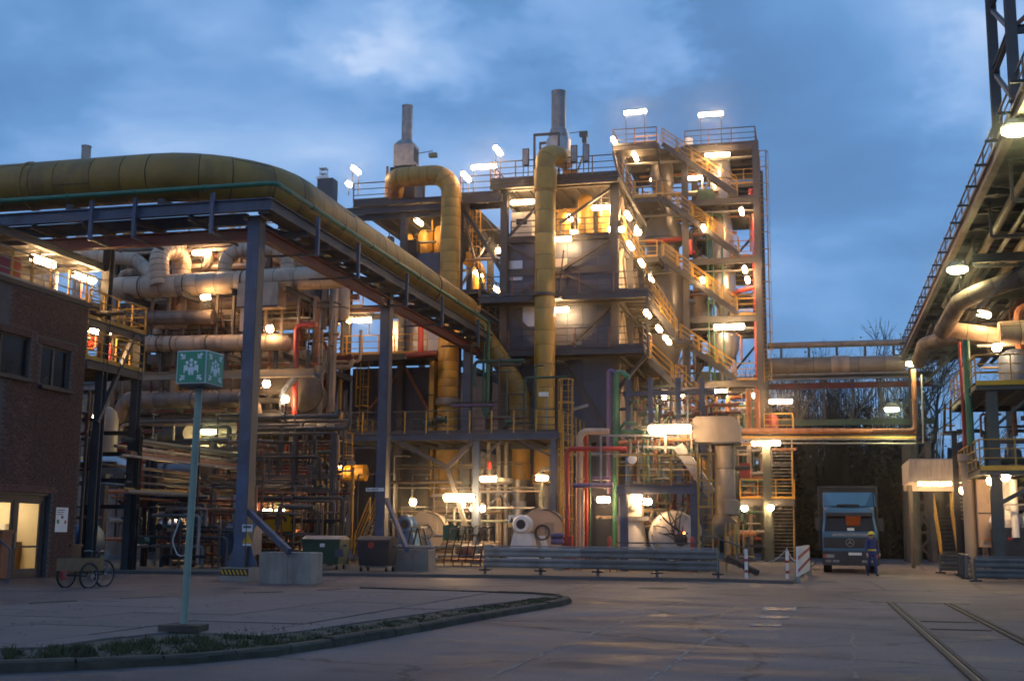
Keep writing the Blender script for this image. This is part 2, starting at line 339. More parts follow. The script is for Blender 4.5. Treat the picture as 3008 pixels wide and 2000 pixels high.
def stair(name, label, p0, p1, w=0.9, side=(0, 1, 0), m='steel', rm='rail_yellow', group=None, tread_m='grating'):
    """flight from p0 (low) to p1 (high); side = direction across the flight"""
    p0, p1, s = V(p0), V(p1), V(side).normalized()
    t = T(name, label, 'staircase', p0, group)
    n = max(3, int((p1.z-p0.z)/0.21))
    for k in (0, 1):
        o = s*(k*w); t.part('stringer', MB().prof(p0+o, p1+o, [(-.03, -.15), (.03, -.15), (.03, .15), (-.03, .15)]), m)
    d = (p1-p0); h = V((d.x, d.y, 0)).normalized()
    me = MB().prof(s*0.05, s*(w-0.05), [(-.13, -.02), (.13, -.02), (.13, .02), (-.13, .02)]).mesh('tread', (0, 0, 0), tread_m)
    for k in range(1, n): t.inst('tread', me, p0+d*(k/n))
    for k in (0, 1):
        o = s*(k*w); railing(t, [p0+o+V((0, 0, .1)), p1+o+V((0, 0, .1))], 1.0, rm, 1.3, toe=False)
    return t
def clad(t, pts, r, seg, m, bend=0.0, n=24, name='cladding_section', groove=0.02, bn=6, jitter=0.25, under=None, m2=None):
    """insulated pipe: every sheet-metal section its own part, with a recessed joint"""
    pts = fillet(pts, bend, bn)
    cum = [0]
    for a, b in zip(pts, pts[1:]): cum.append(cum[-1]+(b-a).length)
    L = cum[-1]
    def at(s):
        for i in range(len(pts)-1):
            if s <= cum[i+1] or i == len(pts)-2:
                return pts[i].lerp(pts[i+1], (s-cum[i])/max(1e-9, cum[i+1]-cum[i]))
    def dirat(s):
        q = at(min(L, s+.12))-at(max(0, s-.12)); return q.normalized()
    cuts = [0.0]
    while cuts[-1] < L-seg*0.6: cuts.append(cuts[-1]+seg*(1+random.uniform(-jitter, jitter)))
    cuts[-1] = L
    if len(cuts) < 2: cuts = [0.0, L]
    g = min(0.028, seg*0.1); groove = max(groove, r*.03); DKM = MATS['seam']
    for i, (a, b) in enumerate(zip(cuts, cuts[1:])):
        ss = [a, a+g]+[c for c in cum if a+g+.02 < c < b-.02]+[b]
        rr = r*(1+random.uniform(-0.004, 0.006)); P = [at(s) for s in ss]
        mb = MB(); mb.tube(P, rr, n, cap=(i == 0 or i == len(cuts)-2), radii=[rr-groove]+[rr]*(len(ss)-1), dirs=[dirat(s) for s in ss])
        o = t.part(name, mb, (m2 if (m2 and random.random() < 0.25) else m), under); o.data.materials.append(DKM)
        for k in range(n): o.data.polygons[k].material_index = 1
        if r > .34 and under is None and b-a > .5:
            # longitudinal lap seam of the sheet
            A = random.choice((0.75, 1.1, 1.9, 2.3, 3.6, 4.4)); sm = []
            for i2, q in enumerate(P[1:]):
                d = (P[min(i2+2, len(P)-1)]-P[max(i2, 0)]).normalized(); u = V((0, 0, 1)) if abs(d.z) < .9 else V((0, -1, 0)); u = (u-d*u.dot(d)).normalized(); s2 = d.cross(u); sm.append(q+(u*math.cos(A)+s2*math.sin(A))*(rr+.002))
            if len(sm) > 1: t.part('lap_seam', MB().tube(sm, .012, 4), 'seam', o)
def flange(t, c, ax, r, m, th=0.08, n=20, name='flange'):
    c = V(c); ax = V(ax).normalized(); mb = MB(); mb.tube([c-ax*th/2, c+ax*th/2], r, n); return t.part(name, mb, m)
def pipe(name, label, pts, r, m, bend=None, n=10, fl=None, cat='pipe', group=None, flm=None):
    """plain painted pipe with flange rings"""
    P = fillet(pts, r*2.2 if bend is None else bend, 5); t = T(name, label, cat, V(P[0]), group)
    t.part('tube', MB().tube(P, r, n), m)
    pts = [V(p) for p in pts]
    for a, b in zip(pts, pts[1:]):
        L = (b-a).length
        if L > 2.2:
            for k in range(1, int(L/3.0)+1):
                c = a.lerp(b, k/(int(L/3.0)+1)); flange(t, c, b-a, r*1.35, flm or m, 0.07, n)
    return t
# ============================================================ THE SETTING
def ground_mat():
    m = bpy.data.materials.new('asphalt'); m.use_nodes = True; t = m.node_tree; L = t.links.new; b = t.nodes['Principled BSDF']
    tc = NN(t, 'ShaderNodeTexCoord')
    def noise(s, d=4, r=0.6, dist=0.0, stretch=None):
        n = NN(t, 'ShaderNodeTexNoise'); n.inputs['Scale'].default_value = s; n.inputs['Detail'].default_value = d; n.inputs['Roughness'].default_value = r; n.inputs['Distortion'].default_value = dist
        if stretch:
            mp = NN(t, 'ShaderNodeMapping'); mp.inputs['Scale'].default_value = stretch; L(tc.outputs['Object'], mp.inputs[0]); L(mp.outputs[0], n.inputs['Vector'])
        else: L(tc.outputs['Object'], n.inputs['Vector'])
        return n
    def ramp(src, stops):
        r = NN(t, 'ShaderNodeValToRGB'); e = r.color_ramp.elements
        e[0].position = stops[0][0]; e[0].color = (*stops[0][1], 1); e[1].position = stops[-1][0]; e[1].color = (*stops[-1][1], 1)
        for p, c in stops[1:-1]: q = e.new(p); q.color = (*c, 1)
        L(src, r.inputs[0]); return r
    def mul(a, bb, f=1.0):
        x = NN(t, 'ShaderNodeMix', data_type='RGBA', blend_type='MULTIPLY'); x.inputs['Factor'].default_value = f; L(a, x.inputs[6]); L(bb, x.inputs[7]); return x.outputs[2]
    big = noise(0.16, 5, 0.55, 0.6); base = ramp(big.outputs['Fac'], [(0.32, (0.092, 0.073, 0.070)), (0.5, (0.145, 0.116, 0.110)), (0.68, (0.20, 0.163, 0.150))])
    streak = noise(1.0, 5, 0.7, 0.8, (0.25, 1.1, 1)); sr = ramp(streak.outputs['Fac'], [(0.36, (0.50, 0.50, 0.52)), (0.52, (1, 1, 1)), (0.72, (1.3, 1.28, 1.22))])
    fine = noise(30, 4, 0.75); fr = ramp(fine.outputs['Fac'], [(0.32, (0.5, 0.5, 0.5)), (0.68, (1.4, 1.4, 1.4))])
    c = mul(mul(base.outputs[0], sr.outputs[0]), fr.outputs[0], 0.8)
    # cracks and tar seams with a shape of their own
    wv = noise(1.6, 4, 0.7); vm = NN(t, 'ShaderNodeVectorMath', operation='MULTIPLY_ADD'); L(wv.outputs['Color'], vm.inputs[0]); vm.inputs[1].default_value = (0.9, 0.9, 0); L(tc.outputs['Object'], vm.inputs[2])
    vo = NN(t, 'ShaderNodeTexVoronoi', feature='DISTANCE_TO_EDGE'); vo.inputs['Scale'].default_value = 0.17; L(vm.outputs[0], vo.inputs['Vector'])
    cr_ = ramp(vo.outputs['Distance'], [(0.0, (0.42, 0.40, 0.38)), (0.004, (0.55, 0.53, 0.51)), (0.010, (1, 1, 1))])
    c = mul(c, cr_.outputs[0])
    spot = noise(0.55, 3, 0.5, 0.3); sp2 = ramp(spot.outputs['Fac'], [(0.56, (1, 1, 1)), (0.70, (0.5, 0.5, 0.53))]); c = mul(c, sp2.outputs[0])
    L(c, b.inputs['Base Color'])
    rg = NN(t, 'ShaderNodeMapRange'); rg.inputs['From Min'].default_value = 0.3; rg.inputs['From Max'].default_value = 0.7; rg.inputs['To Min'].default_value = 0.46; rg.inputs['To Max'].default_value = 0.95; b.inputs['Specular IOR Level'].default_value = 0.22; L(streak.outputs['Fac'], rg.inputs[0]); L(rg.outputs[0], b.inputs['Roughness'])
    bp = NN(t, 'ShaderNodeBump'); bp.inputs['Strength'].default_value = 0.35; bp.inputs['Distance'].default_value = 0.01; L(fine.outputs['Fac'], bp.inputs['Height'])
    bp2 = NN(t, 'ShaderNodeBump'); bp2.inputs['Strength'].default_value = 0.22; bp2.inputs['Distance'].default_value = 0.03; L(streak.outputs['Fac'], bp2.inputs['Height']); L(bp.outputs[0], bp2.inputs['Normal'])
    L(bp2.outputs[0], b.inputs['Normal']); MATS['asphalt'] = m
ground_mat()
mat('crack_fill', (0.30, 0.25, 0.20), 0.9, 0.0, 0.4, 6.0, (0.05, 0.04, 0.035), 0.7, spec=.1)
mat('track_panel', (0.088, 0.084, 0.076), 0.75, 0.0, 0.3, 0.8, (0.05, 0.05, 0.05), 0.5, spec=0.15, bump=0.4, fine=30)
mat('patch', (0.135, 0.115, 0.105), 0.8, 0.0, 0.15, 1.0, (0.10, 0.09, 0.08), 0.4, spec=0.15, bump=0.4, fine=35)
mat('apron', (0.115, 0.107, 0.098), 0.8, 0.0, 0.2, 0.5, (0.11, 0.09, 0.08), 0.5, spec=0.15, bump=0.3, fine=30)
g = MB(); g.add([(-600, -600, 0), (600, -600, 0), (600, 600, 0), (-600, 600, 0)], [(0, 1, 2, 3)])
solo('ground', g, 'asphalt', None, None, kind='structure')
def sheet(name, pts, z, m, kind='structure', label=None, cat=None):
    mb = MB(); mb.add([(p[0], p[1], z) for p in pts], [tuple(range(len(pts)))]); return solo(name, mb, m, label, cat, kind=kind)
def inside(p, poly):
    c = False; n = len(poly)
    for i in range(n):
        a, b = poly[i], poly[(i+1) % n]
        if (a[1] > p[1]) != (b[1] > p[1]) and p[0] < (b[0]-a[0])*(p[1]-a[1])/(b[1]-a[1])+a[0]: c = not c
    return c
def clip(sub, cl):
    out = sub
    for i in range(len(cl)):
        a, b = cl[i], cl[(i+1) % len(cl)]; inp = out; out = []
        if not inp: return []
        sd = lambda p: (b[0]-a[0])*(p[1]-a[1])-(b[1]-a[1])*(p[0]-a[0])
        for j in range(len(inp)):
            p, q = inp[j], inp[(j+1) % len(inp)]; sp_, sq = sd(p), sd(q)
            if sp_ >= 0: out.append(p)
            if sp_*sq < 0: k = sp_/(sp_-sq); out.append((p[0]+(q[0]-p[0])*k, p[1]+(q[1]-p[1])*k))
    return out
# rear apron, a step above the yard road
ap = [PZ(330, 1684), PZ(900, 1690), PZ(1430, 1697), PZ(2105, 1708), PZ(2330, 1715), PZ(2395, 1655), V((-1.0, 92, 0)), V((-60, 92, 0)), V((-60, 41, 0))]
apm = MB(); apm.poly([(p.x, p.y) for p in ap], (0, 0, -0.02), (1, 0, 0), (0, 1, 0), 0.13); solo('apron_pavement', apm, 'apron', None, None, kind='structure')
# traffic island with concrete slabs
outer = [PZ(*p) for p in ((-60, 1978), (0, 1974), (300, 1965), (560, 1950), (800, 1928), (1000, 1898), (1200, 1862), (1400, 1823), (1560, 1795), (1650, 1780), (1680, 1770), (1665, 1760), (1610, 1754), (1400, 1748), (1050, 1737))]
backl = [PZ(*p) for p in ((1020, 1738), (900, 1744), (600, 1757), (300, 1772), (0, 1790), (-60, 1794))]
isl = outer+backl
KZ = 0.13
ring = [(p.x, p.y) for p in isl]
ib_ = MB(); ib_.poly(ring, (0, 0, -0.02), (1, 0, 0), (0, 1, 0), 0.10); solo('traffic_island', ib_, 'soil', None, None, kind='structure')
kb = T('kerb', None, None, (0, 0, 0), kind='structure')
def along(pts, L):
    out = [V(pts[0])]; acc = 0
    for a, b in zip(pts, pts[1:]):
        d = (b-a).length; s = L-acc
        while s <= d: out.append(a.lerp(b, s/d)); s += L
        acc = (acc+d) % L
    return out
for pts, L, w, h in ((outer, 1.0, 0.17, KZ), (backl, 1.2, 0.1, 0.095)):
    q = along(pts, L)
    for a, b in zip(q, q[1:]):
        d = (b-a).normalized(); s = V((-d.y, d.x, 0)); a2, b2 = a+d*0.014+s*random.uniform(-.012, .012), b-d*0.014+s*random.uniform(-.012, .012); hh = h+random.uniform(-.02, .008)
        mb = MB(); c = 0.025
        P = [(0, -0.02), (0, hh-c), (c, hh), (w, hh), (w, -0.02)]
        vs = [p+s*x+V((0, 0, z)) for p in (a2, b2) for x, z in P]
        mb.add(vs, [(0, 1, 2, 3, 4), (9, 8, 7, 6, 5)]+[(i, 5+i, 5+(i+1) % 5, (i+1) % 5) for i in range(5)]); kb.part('kerb_stone', mb, 'kerb')
inner = [PZ(*p) for p in ((-60, 1930), (130, 1925), (300, 1898), (520, 1872), (640, 1880), (760, 1888), (900, 1870), (1100, 1838), (1300, 1808), (1480, 1782), (1600, 1764), (1570, 1757), (1400, 1751), (1050, 1740), (900, 1747), (600, 1760), (300, 1775), (0, 1793), (-60, 1797))]
ihull = [(p.x, p.y) for p in inner]
sl_t = T('slab_paving', None, None, (0, 0, 0), kind='structure')
ang = math.radians(0); ca, sa = math.cos(ang), math.sin(ang); SZX, SZY = 2.0, 3.0
def tri_fan(poly2):  # convex pieces of the slab outline against the concave island border
    return poly2
gx = -18.0
while gx < -3:
    gy = 8.0 + (1.5 if int(gx) % 4 else 0)
    while gy < 33:
        sq = [(gx+.025, gy+.025), (gx+SZX-.025, gy+.025), (gx+SZX-.025, gy+SZY-.025), (gx+.025, gy+SZY-.025)]
        # clip the island border to the convex slab
        pc = clip(ihull, sq)
        if len(pc) >= 3:
            ar = abs(sum(pc[i][0]*pc[(i+1) % len(pc)][1]-pc[(i+1) % len(pc)][0]*pc[i][1] for i in range(len(pc))))/2
            if ar > 0.15:
                mb = MB(); mb.poly(pc, (0, 0, 0.05), (1, 0, 0), (0, 1, 0), 0.055+random.uniform(-.006, .008)); sl_t.part('slab', mb, 'slab')
        gy += SZY
    gx += SZX
# rough grass on the island edge
gm = MB(); poly_o = ring; cnt = 0; random.seed(11)
xs = [p[0] for p in ring]; ys = [p[1] for p in ring]
while cnt < 9000:
    i = random.randrange(len(outer)-5); a, b = outer[i], outer[i+1]; p = a.lerp(b, random.random())
    d = (b-a).normalized(); s = V((-d.y, d.x, 0)); w = 1.9*random.random()**1.3 if i < 6 else 0.75*random.random()
    q = p+s*(0.2+w)
    if not inside((q.x, q.y), ring): continue
    ins = inside((q.x, q.y), ihull)
    if ins and random.random() < 0.9: continue
    tuft = math.sin(q.x*5.1+1.3*math.sin(q.y*3.7))*math.sin(q.y*4.3+q.x)+.5*math.sin(q.x*13+q.y*9)
    if tuft < -.25 and random.random() < .85: continue
    cnt += 1; h = (1.0+.9*max(0, tuft))* random.uniform(.01, .055)*(1.3 if i < 5 else 0.7); an = random.uniform(0, 2*PI); ww = 0.012
    dx, dy = math.cos(an), math.sin(an); z = 0.08 if not ins else 0.1; lx, ly = random.uniform(-.05, .05), random.uniform(-.05, .05)
    gm.add([(q.x-dx*ww, q.y-dy*ww, z), (q.x+dx*ww, q.y+dy*ww, z), (q.x+lx, q.y+ly, z+h)], [(0, 1, 2)])
solo('grass', gm, 'grass', 'rough grass growing along the island kerb', 'grass', kind='stuff')
random.seed(5)
# litter of fallen leaves on the slabs is sparse: a few only
lf = MB()
for k in range(160):
    p = PZ(random.uniform(0, 1500), random.uniform(1760, 1890)); a = random.uniform(0, PI)
    if not inside((p.x, p.y), ihull): continue
    r = random.uniform(.03, .06); lf.add([(p.x+r*math.cos(a), p.y+r*math.sin(a), .125), (p.x+r*.6*math.cos(a+1.6), p.y+r*.6*math.sin(a+1.6), .118), (p.x-r*math.cos(a), p.y-r*math.sin(a), .13), (p.x+r*.6*math.cos(a-1.6), p.y+r*.6*math.sin(a-1.6), .12)], [(0, 1, 2, 3)])
solo('fallen_leaves', lf, 'leaf', 'dry fallen leaves scattered over the concrete slabs', 'leaves', kind='stuff')
# railway track set in the yard
tr = T('railway_track', None, None, (1.63, 31, 0), kind='structure')
for x in (1.63, 3.06):
    s = 1 if x < 2 else -1
    tr.part('rail', MB().bx(x-.035, x+.035, 6, 31.3, 0.006, 0.028), 'railsteel')
    tr.part('guard_rail', MB().bx(min(x+s*.09, x+s*.15), max(x+s*.09, x+s*.15), 6, 31.3, 0.006, 0.024), 'railsteel')
    tr.part('flange_groove', MB().bx(min(x+s*.036, x+s*.089), max(x+s*.036, x+s*.089), 6, 31.3, 0.005, 0.008), 'black')
for y in (24.6, 22.6):
    tr.part('cross_plate', MB().bx(1.85, 2.85, y-.14, y+.06, 0.005, 0.012), 'railsteel')
tr.part('joint_strip', MB().bx(1.2, 3.5, 31.4, 31.55, 0.004, 0.010), 'black')
# patched concrete and open drain holes in the road
for i, (px, py, w, d) in enumerate(((2290, 1788, .55, 1.2), (2275, 1813, .38, .7), (2250, 1836, .38, .5))):
    p = PZ(px, py); dt = T('drain_hole', ['large open drain hole at the far end of the road patch', 'middle drain hole in the pale road patch', 'drain hole nearest the camera in the pale road patch'][i], 'drain', p, 'open drain holes in the road')
    dt.part('pit_shade_plate', MB().bx(p.x-w/2, p.x+w/2, p.y-d/2, p.y+d/2, 0.004, 0.009), 'black')  # flat black plate on the road, painted in for the dark of the hole
    f = MB()
    for a in (-1, 1): f.bx(p.x+a*(w/2+.04)-.04, p.x+a*(w/2+.04)+.04, p.y-d/2-.08, p.y+d/2+.08, .004, .012); f.bx(p.x-w/2, p.x+w/2, p.y+a*(d/2+.04)-.04, p.y+a*(d/2+.04)+.04, .004, .0115)
    dt.part('frame', f, 'concrete')
rj = T('road_joint', None, None, (0, 0, 0), kind='structure'); rq = random.Random(21)
for pts, w, m in (([(2010, 1768), (1850, 1818), (1640, 1900), (1420, 1998)], .030, 'crack_fill'), ([(2130, 1848), (2030, 1912), (1890, 2005)], .035, 'crack_fill'), ([(2185, 1770), (2020, 1858)], .02, 'black'), ([(1700, 1762), (2000, 1766), (2560, 1772)], .05, 'black'), ([(2500, 1862), (2510, 2000)], .035, 'black'), ([(2515, 1962), (2800, 1955)], .035, 'black'), ([(1180, 2000), (1600, 1905), (1900, 1860)], .02, 'black'), ([(430, 1700), (1400, 1716), (2200, 1722)], .03, 'black')):
    P = [PZ(*q) for q in pts]; Q = []
    for a, b in zip(P, P[1:]):
        n = max(2, int((b-a).length/.3)); d = (b-a).normalized(); s = V((-d.y, d.x, 0))
        Q += [(a.lerp(b, k/n)+s*rq.gauss(0, .025), s, w*rq.uniform(.3, 1.2)) for k in range(n)]
    vs = []
    for c, s, ww in Q: vs += [c+s*ww, c-s*ww]
    mb = MB(); mb.add([(v.x, v.y, .004) for v in vs], [(2*k, 2*k+1, 2*k+3, 2*k+2) for k in range(len(Q)-1)]); rj.part('joint_line', mb, m)
p = PZ(1945, 1727); mh = T('manhole_cover', 'round iron manhole cover in the road before the guard rail', 'manhole cover', p)
mh.part('cover', MB().lathe(p, [(0, .016), (.32, .016), (.34, .008), (.34, 0)], 24), 'railsteel'); mh.part('surround', MB().lathe(p, [(.36, .004), (.36, .010), (.75, .008), (.76, 0.003)], 24), 'track_panel')
# ------------------------------------------------------------ trees behind the plant
def tree(name, label, base, H, spread, seed, leafn=500, lean=0.0):
    rnd = random.Random(seed); t = T(name, label, 'tree', base, 'bare trees behind the plant'); wood = MB(); lv = MB(); tips = []
    def br(p, d, L, r, lev):
        pts = [p]; q = p.copy(); dd = d.copy(); n = 3
        for k in range(n):
            dd = (dd+V((rnd.uniform(-.2, .2), rnd.uniform(-.2, .2), rnd.uniform(-.05, .16)))).normalized(); q = q+dd*(L/n); pts.append(q.copy())
        r1 = r*0.62; wood.tube(pts, r, 6 if lev < 2 else 3, cap=False, radii=[r, r*.85, r*.7, r1])
        if lev >= 4: tips.append((q, dd)); return
        kids = 3 if lev == 0 else (5 if lev == 3 else rnd.choice((3, 4, 4)))
        for k in range(kids):
            a = rnd.uniform(.35, .85)*(0.8 if lev == 0 else 1); az = rnd.uniform(0, 2*PI); o = dd.orthogonal().normalized(); o = Matrix.Rotation(az, 3, dd) @ o
            nd = (dd*math.cos(a)+o*math.sin(a)).normalized(); s = pts[rnd.choice((2, 3, 3))] if lev else pts[rnd.choice((1, 2, 3))]
            br(s, nd, L*rnd.uniform(.58, .78), r1*rnd.uniform(.55, .8), lev+1)
        br(q, dd, L*.68, r1*.8, lev+1)
    br(V(base), V((lean, 0, 1)).normalized(), H*0.34, H*0.018, 0)
    for k in range(leafn):
        q, dd = rnd.choice(tips); c = q+V((rnd.gauss(0, .45), rnd.gauss(0, .45), rnd.gauss(0, .4))); a = rnd.uniform(0, 2*PI); s = rnd.uniform(.06, .16)
        u = V((math.cos(a), math.sin(a), rnd.uniform(-.6, .6)))*s; w = V((-math.sin(a), math.cos(a), rnd.uniform(-.8, .8)))*s*.7
        lv.add([c-u, c+w, c+u, c-w], [(0, 1, 2, 3)])
    tp = t.part('trunk', wood, 'bark'); t.part('crown', lv, 'leaf'); return t
tl = ['leafless tree rising behind the pipe bridge, next to the tall steel tower', 'slim bare tree left of the bridge middle behind the beige pipe', 'bare tree whose twigs show above the middle of the crossing pipes', 'tall bare tree standing behind the right end of the crossing pipe bridge',
      'bare tree close behind the trestle under the pipe bridge', 'bare tree seen under the bridge just left of the lorry', 'thin bare tree seen under the bridge right of the lorry', 'broad bare tree in the dark gap behind the external stairs', 'bare tree partly hidden by the overhead rack at the far end', 'low bare tree in the wood behind the lorry roof']
tp = [(2300, 114, 15.5, 1), (2400, 118, 17.0, 2), (2500, 112, 17.5, 3), (2610, 110, 19.5, 4), (2660, 106, 18, 5), (2370, 108, 15, 6), (2560, 107, 14, 7), (2290, 106, 13, 8), (2720, 116, 19, 9), (2470, 106, 13, 10)]
for l, (px, y, h, sd) in zip(tl, tp):
    b = PY(px, 1600, y); tree('tree', l, (b.x, y, 0), h*1.22, 1, sd*13+1, 160)
# undergrowth below the trees
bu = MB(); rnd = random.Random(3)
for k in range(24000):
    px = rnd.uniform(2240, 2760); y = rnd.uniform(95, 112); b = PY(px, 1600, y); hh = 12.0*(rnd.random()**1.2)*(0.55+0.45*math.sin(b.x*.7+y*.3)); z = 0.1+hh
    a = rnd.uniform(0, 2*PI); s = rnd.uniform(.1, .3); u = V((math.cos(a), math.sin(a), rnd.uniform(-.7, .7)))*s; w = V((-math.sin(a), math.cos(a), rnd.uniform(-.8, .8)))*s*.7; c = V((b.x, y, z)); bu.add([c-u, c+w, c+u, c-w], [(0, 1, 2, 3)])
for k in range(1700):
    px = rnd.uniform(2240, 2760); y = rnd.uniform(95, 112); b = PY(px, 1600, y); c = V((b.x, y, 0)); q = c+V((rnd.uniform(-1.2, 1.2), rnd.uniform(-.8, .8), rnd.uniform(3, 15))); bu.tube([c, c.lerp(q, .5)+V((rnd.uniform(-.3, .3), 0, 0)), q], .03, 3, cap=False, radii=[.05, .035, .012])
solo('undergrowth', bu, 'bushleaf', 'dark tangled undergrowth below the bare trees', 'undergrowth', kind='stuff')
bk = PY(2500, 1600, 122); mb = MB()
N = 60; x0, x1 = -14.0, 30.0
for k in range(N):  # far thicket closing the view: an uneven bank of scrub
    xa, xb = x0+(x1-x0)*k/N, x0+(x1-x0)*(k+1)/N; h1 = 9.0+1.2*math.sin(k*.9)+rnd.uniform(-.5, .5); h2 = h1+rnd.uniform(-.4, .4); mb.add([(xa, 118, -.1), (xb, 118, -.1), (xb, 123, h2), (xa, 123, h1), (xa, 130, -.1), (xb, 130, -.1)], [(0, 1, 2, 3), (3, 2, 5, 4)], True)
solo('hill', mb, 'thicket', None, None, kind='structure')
# ============================================================ BRICK BUILDING (left edge)
BX = -25.04
def brick_building():
    ztop = PX(262, 905, BX).z; yfar = PX(228, 1400, BX).y; ynear = 29.0
    t = T('brick_building', 'dark red brick building with lit glass door at the left edge', 'building', (BX, 34, 0))
    W1 = (PX(-70, 1000, BX).y, PX(92, 1000, BX).y, PX(60, 1108, BX).z, PX(60, 985, BX).z)
    W2 = (PX(126, 1000, BX).y, PX(212, 1000, BX).y, PX(170, 1140, BX).z, PX(170, 1022, BX).z)
    DR = (PX(-120, 1600, BX).y, PX(140, 1600, BX).y, 0.0, PX(100, 1446, BX).z)
    ops = [W1, W2, DR]
    ys = sorted({ynear, yfar}|{o[k] for o in ops for k in (0, 1)}); zs = sorted({0, ztop}|{o[k] for o in ops for k in (2, 3)})
    wl = MB()
    for a, b in zip(ys, ys[1:]):
        for c, d in zip(zs, zs[1:]):
            m = ((a+b)/2, (c+d)/2)
            if any(o[0] < m[0] < o[1] and o[2] < m[1] < o[3] for o in ops): continue
            wl.bx(BX-0.35, BX, a, b, c, d)
    wl.bx(-42, BX-.35, yfar-.35, yfar, 0, ztop)
    wall = t.part('wall', wl, 'mortar')
    # bricks in running bond
    cand = []; pitch = 0.0833; row = 0; z = 0.01
    lintels = [(o[0]-.2, o[1]+.2, o[3], o[3]+.22) for o in ops]
    while z < ztop-.1:
        y = ynear+4.4+(0.125 if row % 2 else 0)
        while y < yfar:
            y1 = min(y+0.24, yfar)
            if y1-y > .05 and not any(o[0]-.001 < y1 and y < o[1]+.001 and o[2] < z+.071 and z < o[3] for o in ops+lintels): cand.append((y, y1, z))
            y += 0.25
        z += pitch; row += 1
    cand.sort(key=lambda c: (c[0]-0)**2+(c[2]-1.55)**2*0.6)
    me = MB().bx(-.004, .014, 0, .24, 0, .071).mesh('brick', (0, 0, 0), 'brick')
    k = 0; rest = MB(); rr = random.Random(4)
    for y, y1, z in cand:
        if k < 300 and y1-y > .235: t.inst('brick', me, (BX+rr.uniform(-.003, .003), y, z), wall); k += 1
        else: rest.bx(BX-.004, BX+.014+rr.uniform(-.003, .003), y, y1, z, z+.071)
    # end wall bricks seen from the yard side
    t.part('brickwork', rest, 'brick', wall, kind='stuff')
    for o in lintels: t.part('lintel', MB().bx(BX-.02, BX+.03, o[0], o[1], o[2]+.002, o[3]), 'brick', wall)
    t.part('coping', MB().bx(BX-.5, BX+.10, ynear, yfar+.1, ztop, ztop+.16), 'black'); t.part('roof', MB().bx(-42, BX-.5, ynear, yfar, ztop-.1, ztop), 'black')
    for o, nm in ((W1, 1), (W2, 2)):
        w = t.part('window', MB().bx(BX-.30, BX-.26, o[0], o[1], o[2], o[3]), 'black')
        f = MB(); fw = .07
        for a, b, c, d in ((o[0], o[0]+fw, o[2], o[3]), (o[1]-fw, o[1], o[2], o[3]), (o[0]+fw, o[1]-fw, o[2], o[2]+fw), (o[0]+fw, o[1]-fw, o[3]-fw, o[3]), ((o[0]+o[1])/2-.05, (o[0]+o[1])/2+.05, o[2]+fw, o[3]-fw)): f.bx(BX-.2, BX-.12, a, b, c, d)
        t.part('frame', f, 'steel_grey' if nm == 2 else 'black', w)
        ym = (o[0]+o[1])/2
        for a, b in ((o[0]+fw, ym-.05), (ym+.05, o[1]-fw)): t.part('pane', MB().bx(BX-.17, BX-.16, a, b, o[2]+fw, o[3]-fw), 'glass', w)
        t.part('sill', MB().bx(BX-.1, BX+.16, o[0]-.08, o[1]+.08, o[2]-.12, o[2]-.005), 'black', w)
    # lit entrance: room behind a glazed double door
    o = DR; rm = MB(); x0, x1 = BX-4.0, BX-.36; y0, y1 = o[0], o[1]+.6; h = o[3]+.1
    rm.add([(x0, y0, .012), (x1, y0, .012), (x1, y1, .012), (x0, y1, .012)], [(0, 1, 2, 3)]); rm.add([(x0, y0, h), (x1, y0, h), (x1, y1, h), (x0, y1, h)], [(3, 2, 1, 0)])
    rm.add([(x0, y0, 0), (x0, y1, 0), (x0, y1, h), (x0, y0, h)], [(0, 1, 2, 3)]); rm.add([(x0, y1, 0), (x1, y1, 0), (x1, y1, h), (x0, y1, h)], [(0, 1, 2, 3)]); rm.add([(x0, y0, 0), (x1, y0, 0), (x1, y0, h), (x0, y0, h)], [(3, 2, 1, 0)])
    t.part('entrance_hall', rm, 'roomwall')
    t.part('ceiling_lamp', MB().bx(x0+.6, x1-.6, y0+.5, y0+.9, h-.08, h-.03), 'room_lamp'); t.part('ceiling_lamp', MB().bx(x0+.6, x1-.6, y1-1.2, y1-.8, h-.08, h-.03), 'room_lamp')
    cb = t.part('cupboard', MB().bx(x0+.9, x0+2.6, y1-.5, y1-.03, .01, 1.15), 'wood'); t.part('paper_stack', MB().bx(x0+1.0, x0+2.2, y1-.45, y1-.1, 1.152, 1.75), 'white')
    t.part('shelf', MB().bx(x0+.02, x0+.3, y0+.3, y1-.6, .6, .65).bx(x0+.02, x0+.3, y0+.3, y1-.6, 1.2, 1.25).bx(x0+.02, x0+.3, y0+.3, y1-.6, 1.8, 1.85), 'wood')
    d = T('glass_door', 'glazed double entrance door with dark frame, lit from inside', 'door', (BX-.2, (o[0]+o[1])/2, 0)); fr = MB(); fw = .09; ya, yb = o[0], o[1]; ym = PX(52, 1600, BX).y
    for a, b, c, e in ((ya, ya+fw, 0, o[3]), (yb-.24, yb, 0, o[3]), (ym-.14, ym+.08, 0, o[3]), (ya+fw, ym-.14, o[3]-.26, o[3]), (ym+.08, yb-.24, o[3]-.26, o[3]), (ya+fw, ym-.14, 0, .14), (ym+.08, yb-.24, 0, .14)): fr.bx(BX-.24, BX-.14, a, b, c, e)
    for a, b in ((ya+fw, ym-.14), (ym+.08, yb-.24)):
        lf_ = MB()
        for q0, q1, z0_, z1_ in ((a, a+.07, .14, o[3]-.26), (b-.07, b, .14, o[3]-.26), (a+.07, b-.07, .14, .3), (a+.07, b-.07, o[3]-.36, o[3]-.26), (a+.07, b-.07, .98, 1.04)): lf_.bx(BX-.225, BX-.16, q0, q1, z0_, z1_)
        d.part('door_leaf', lf_, 'steel')
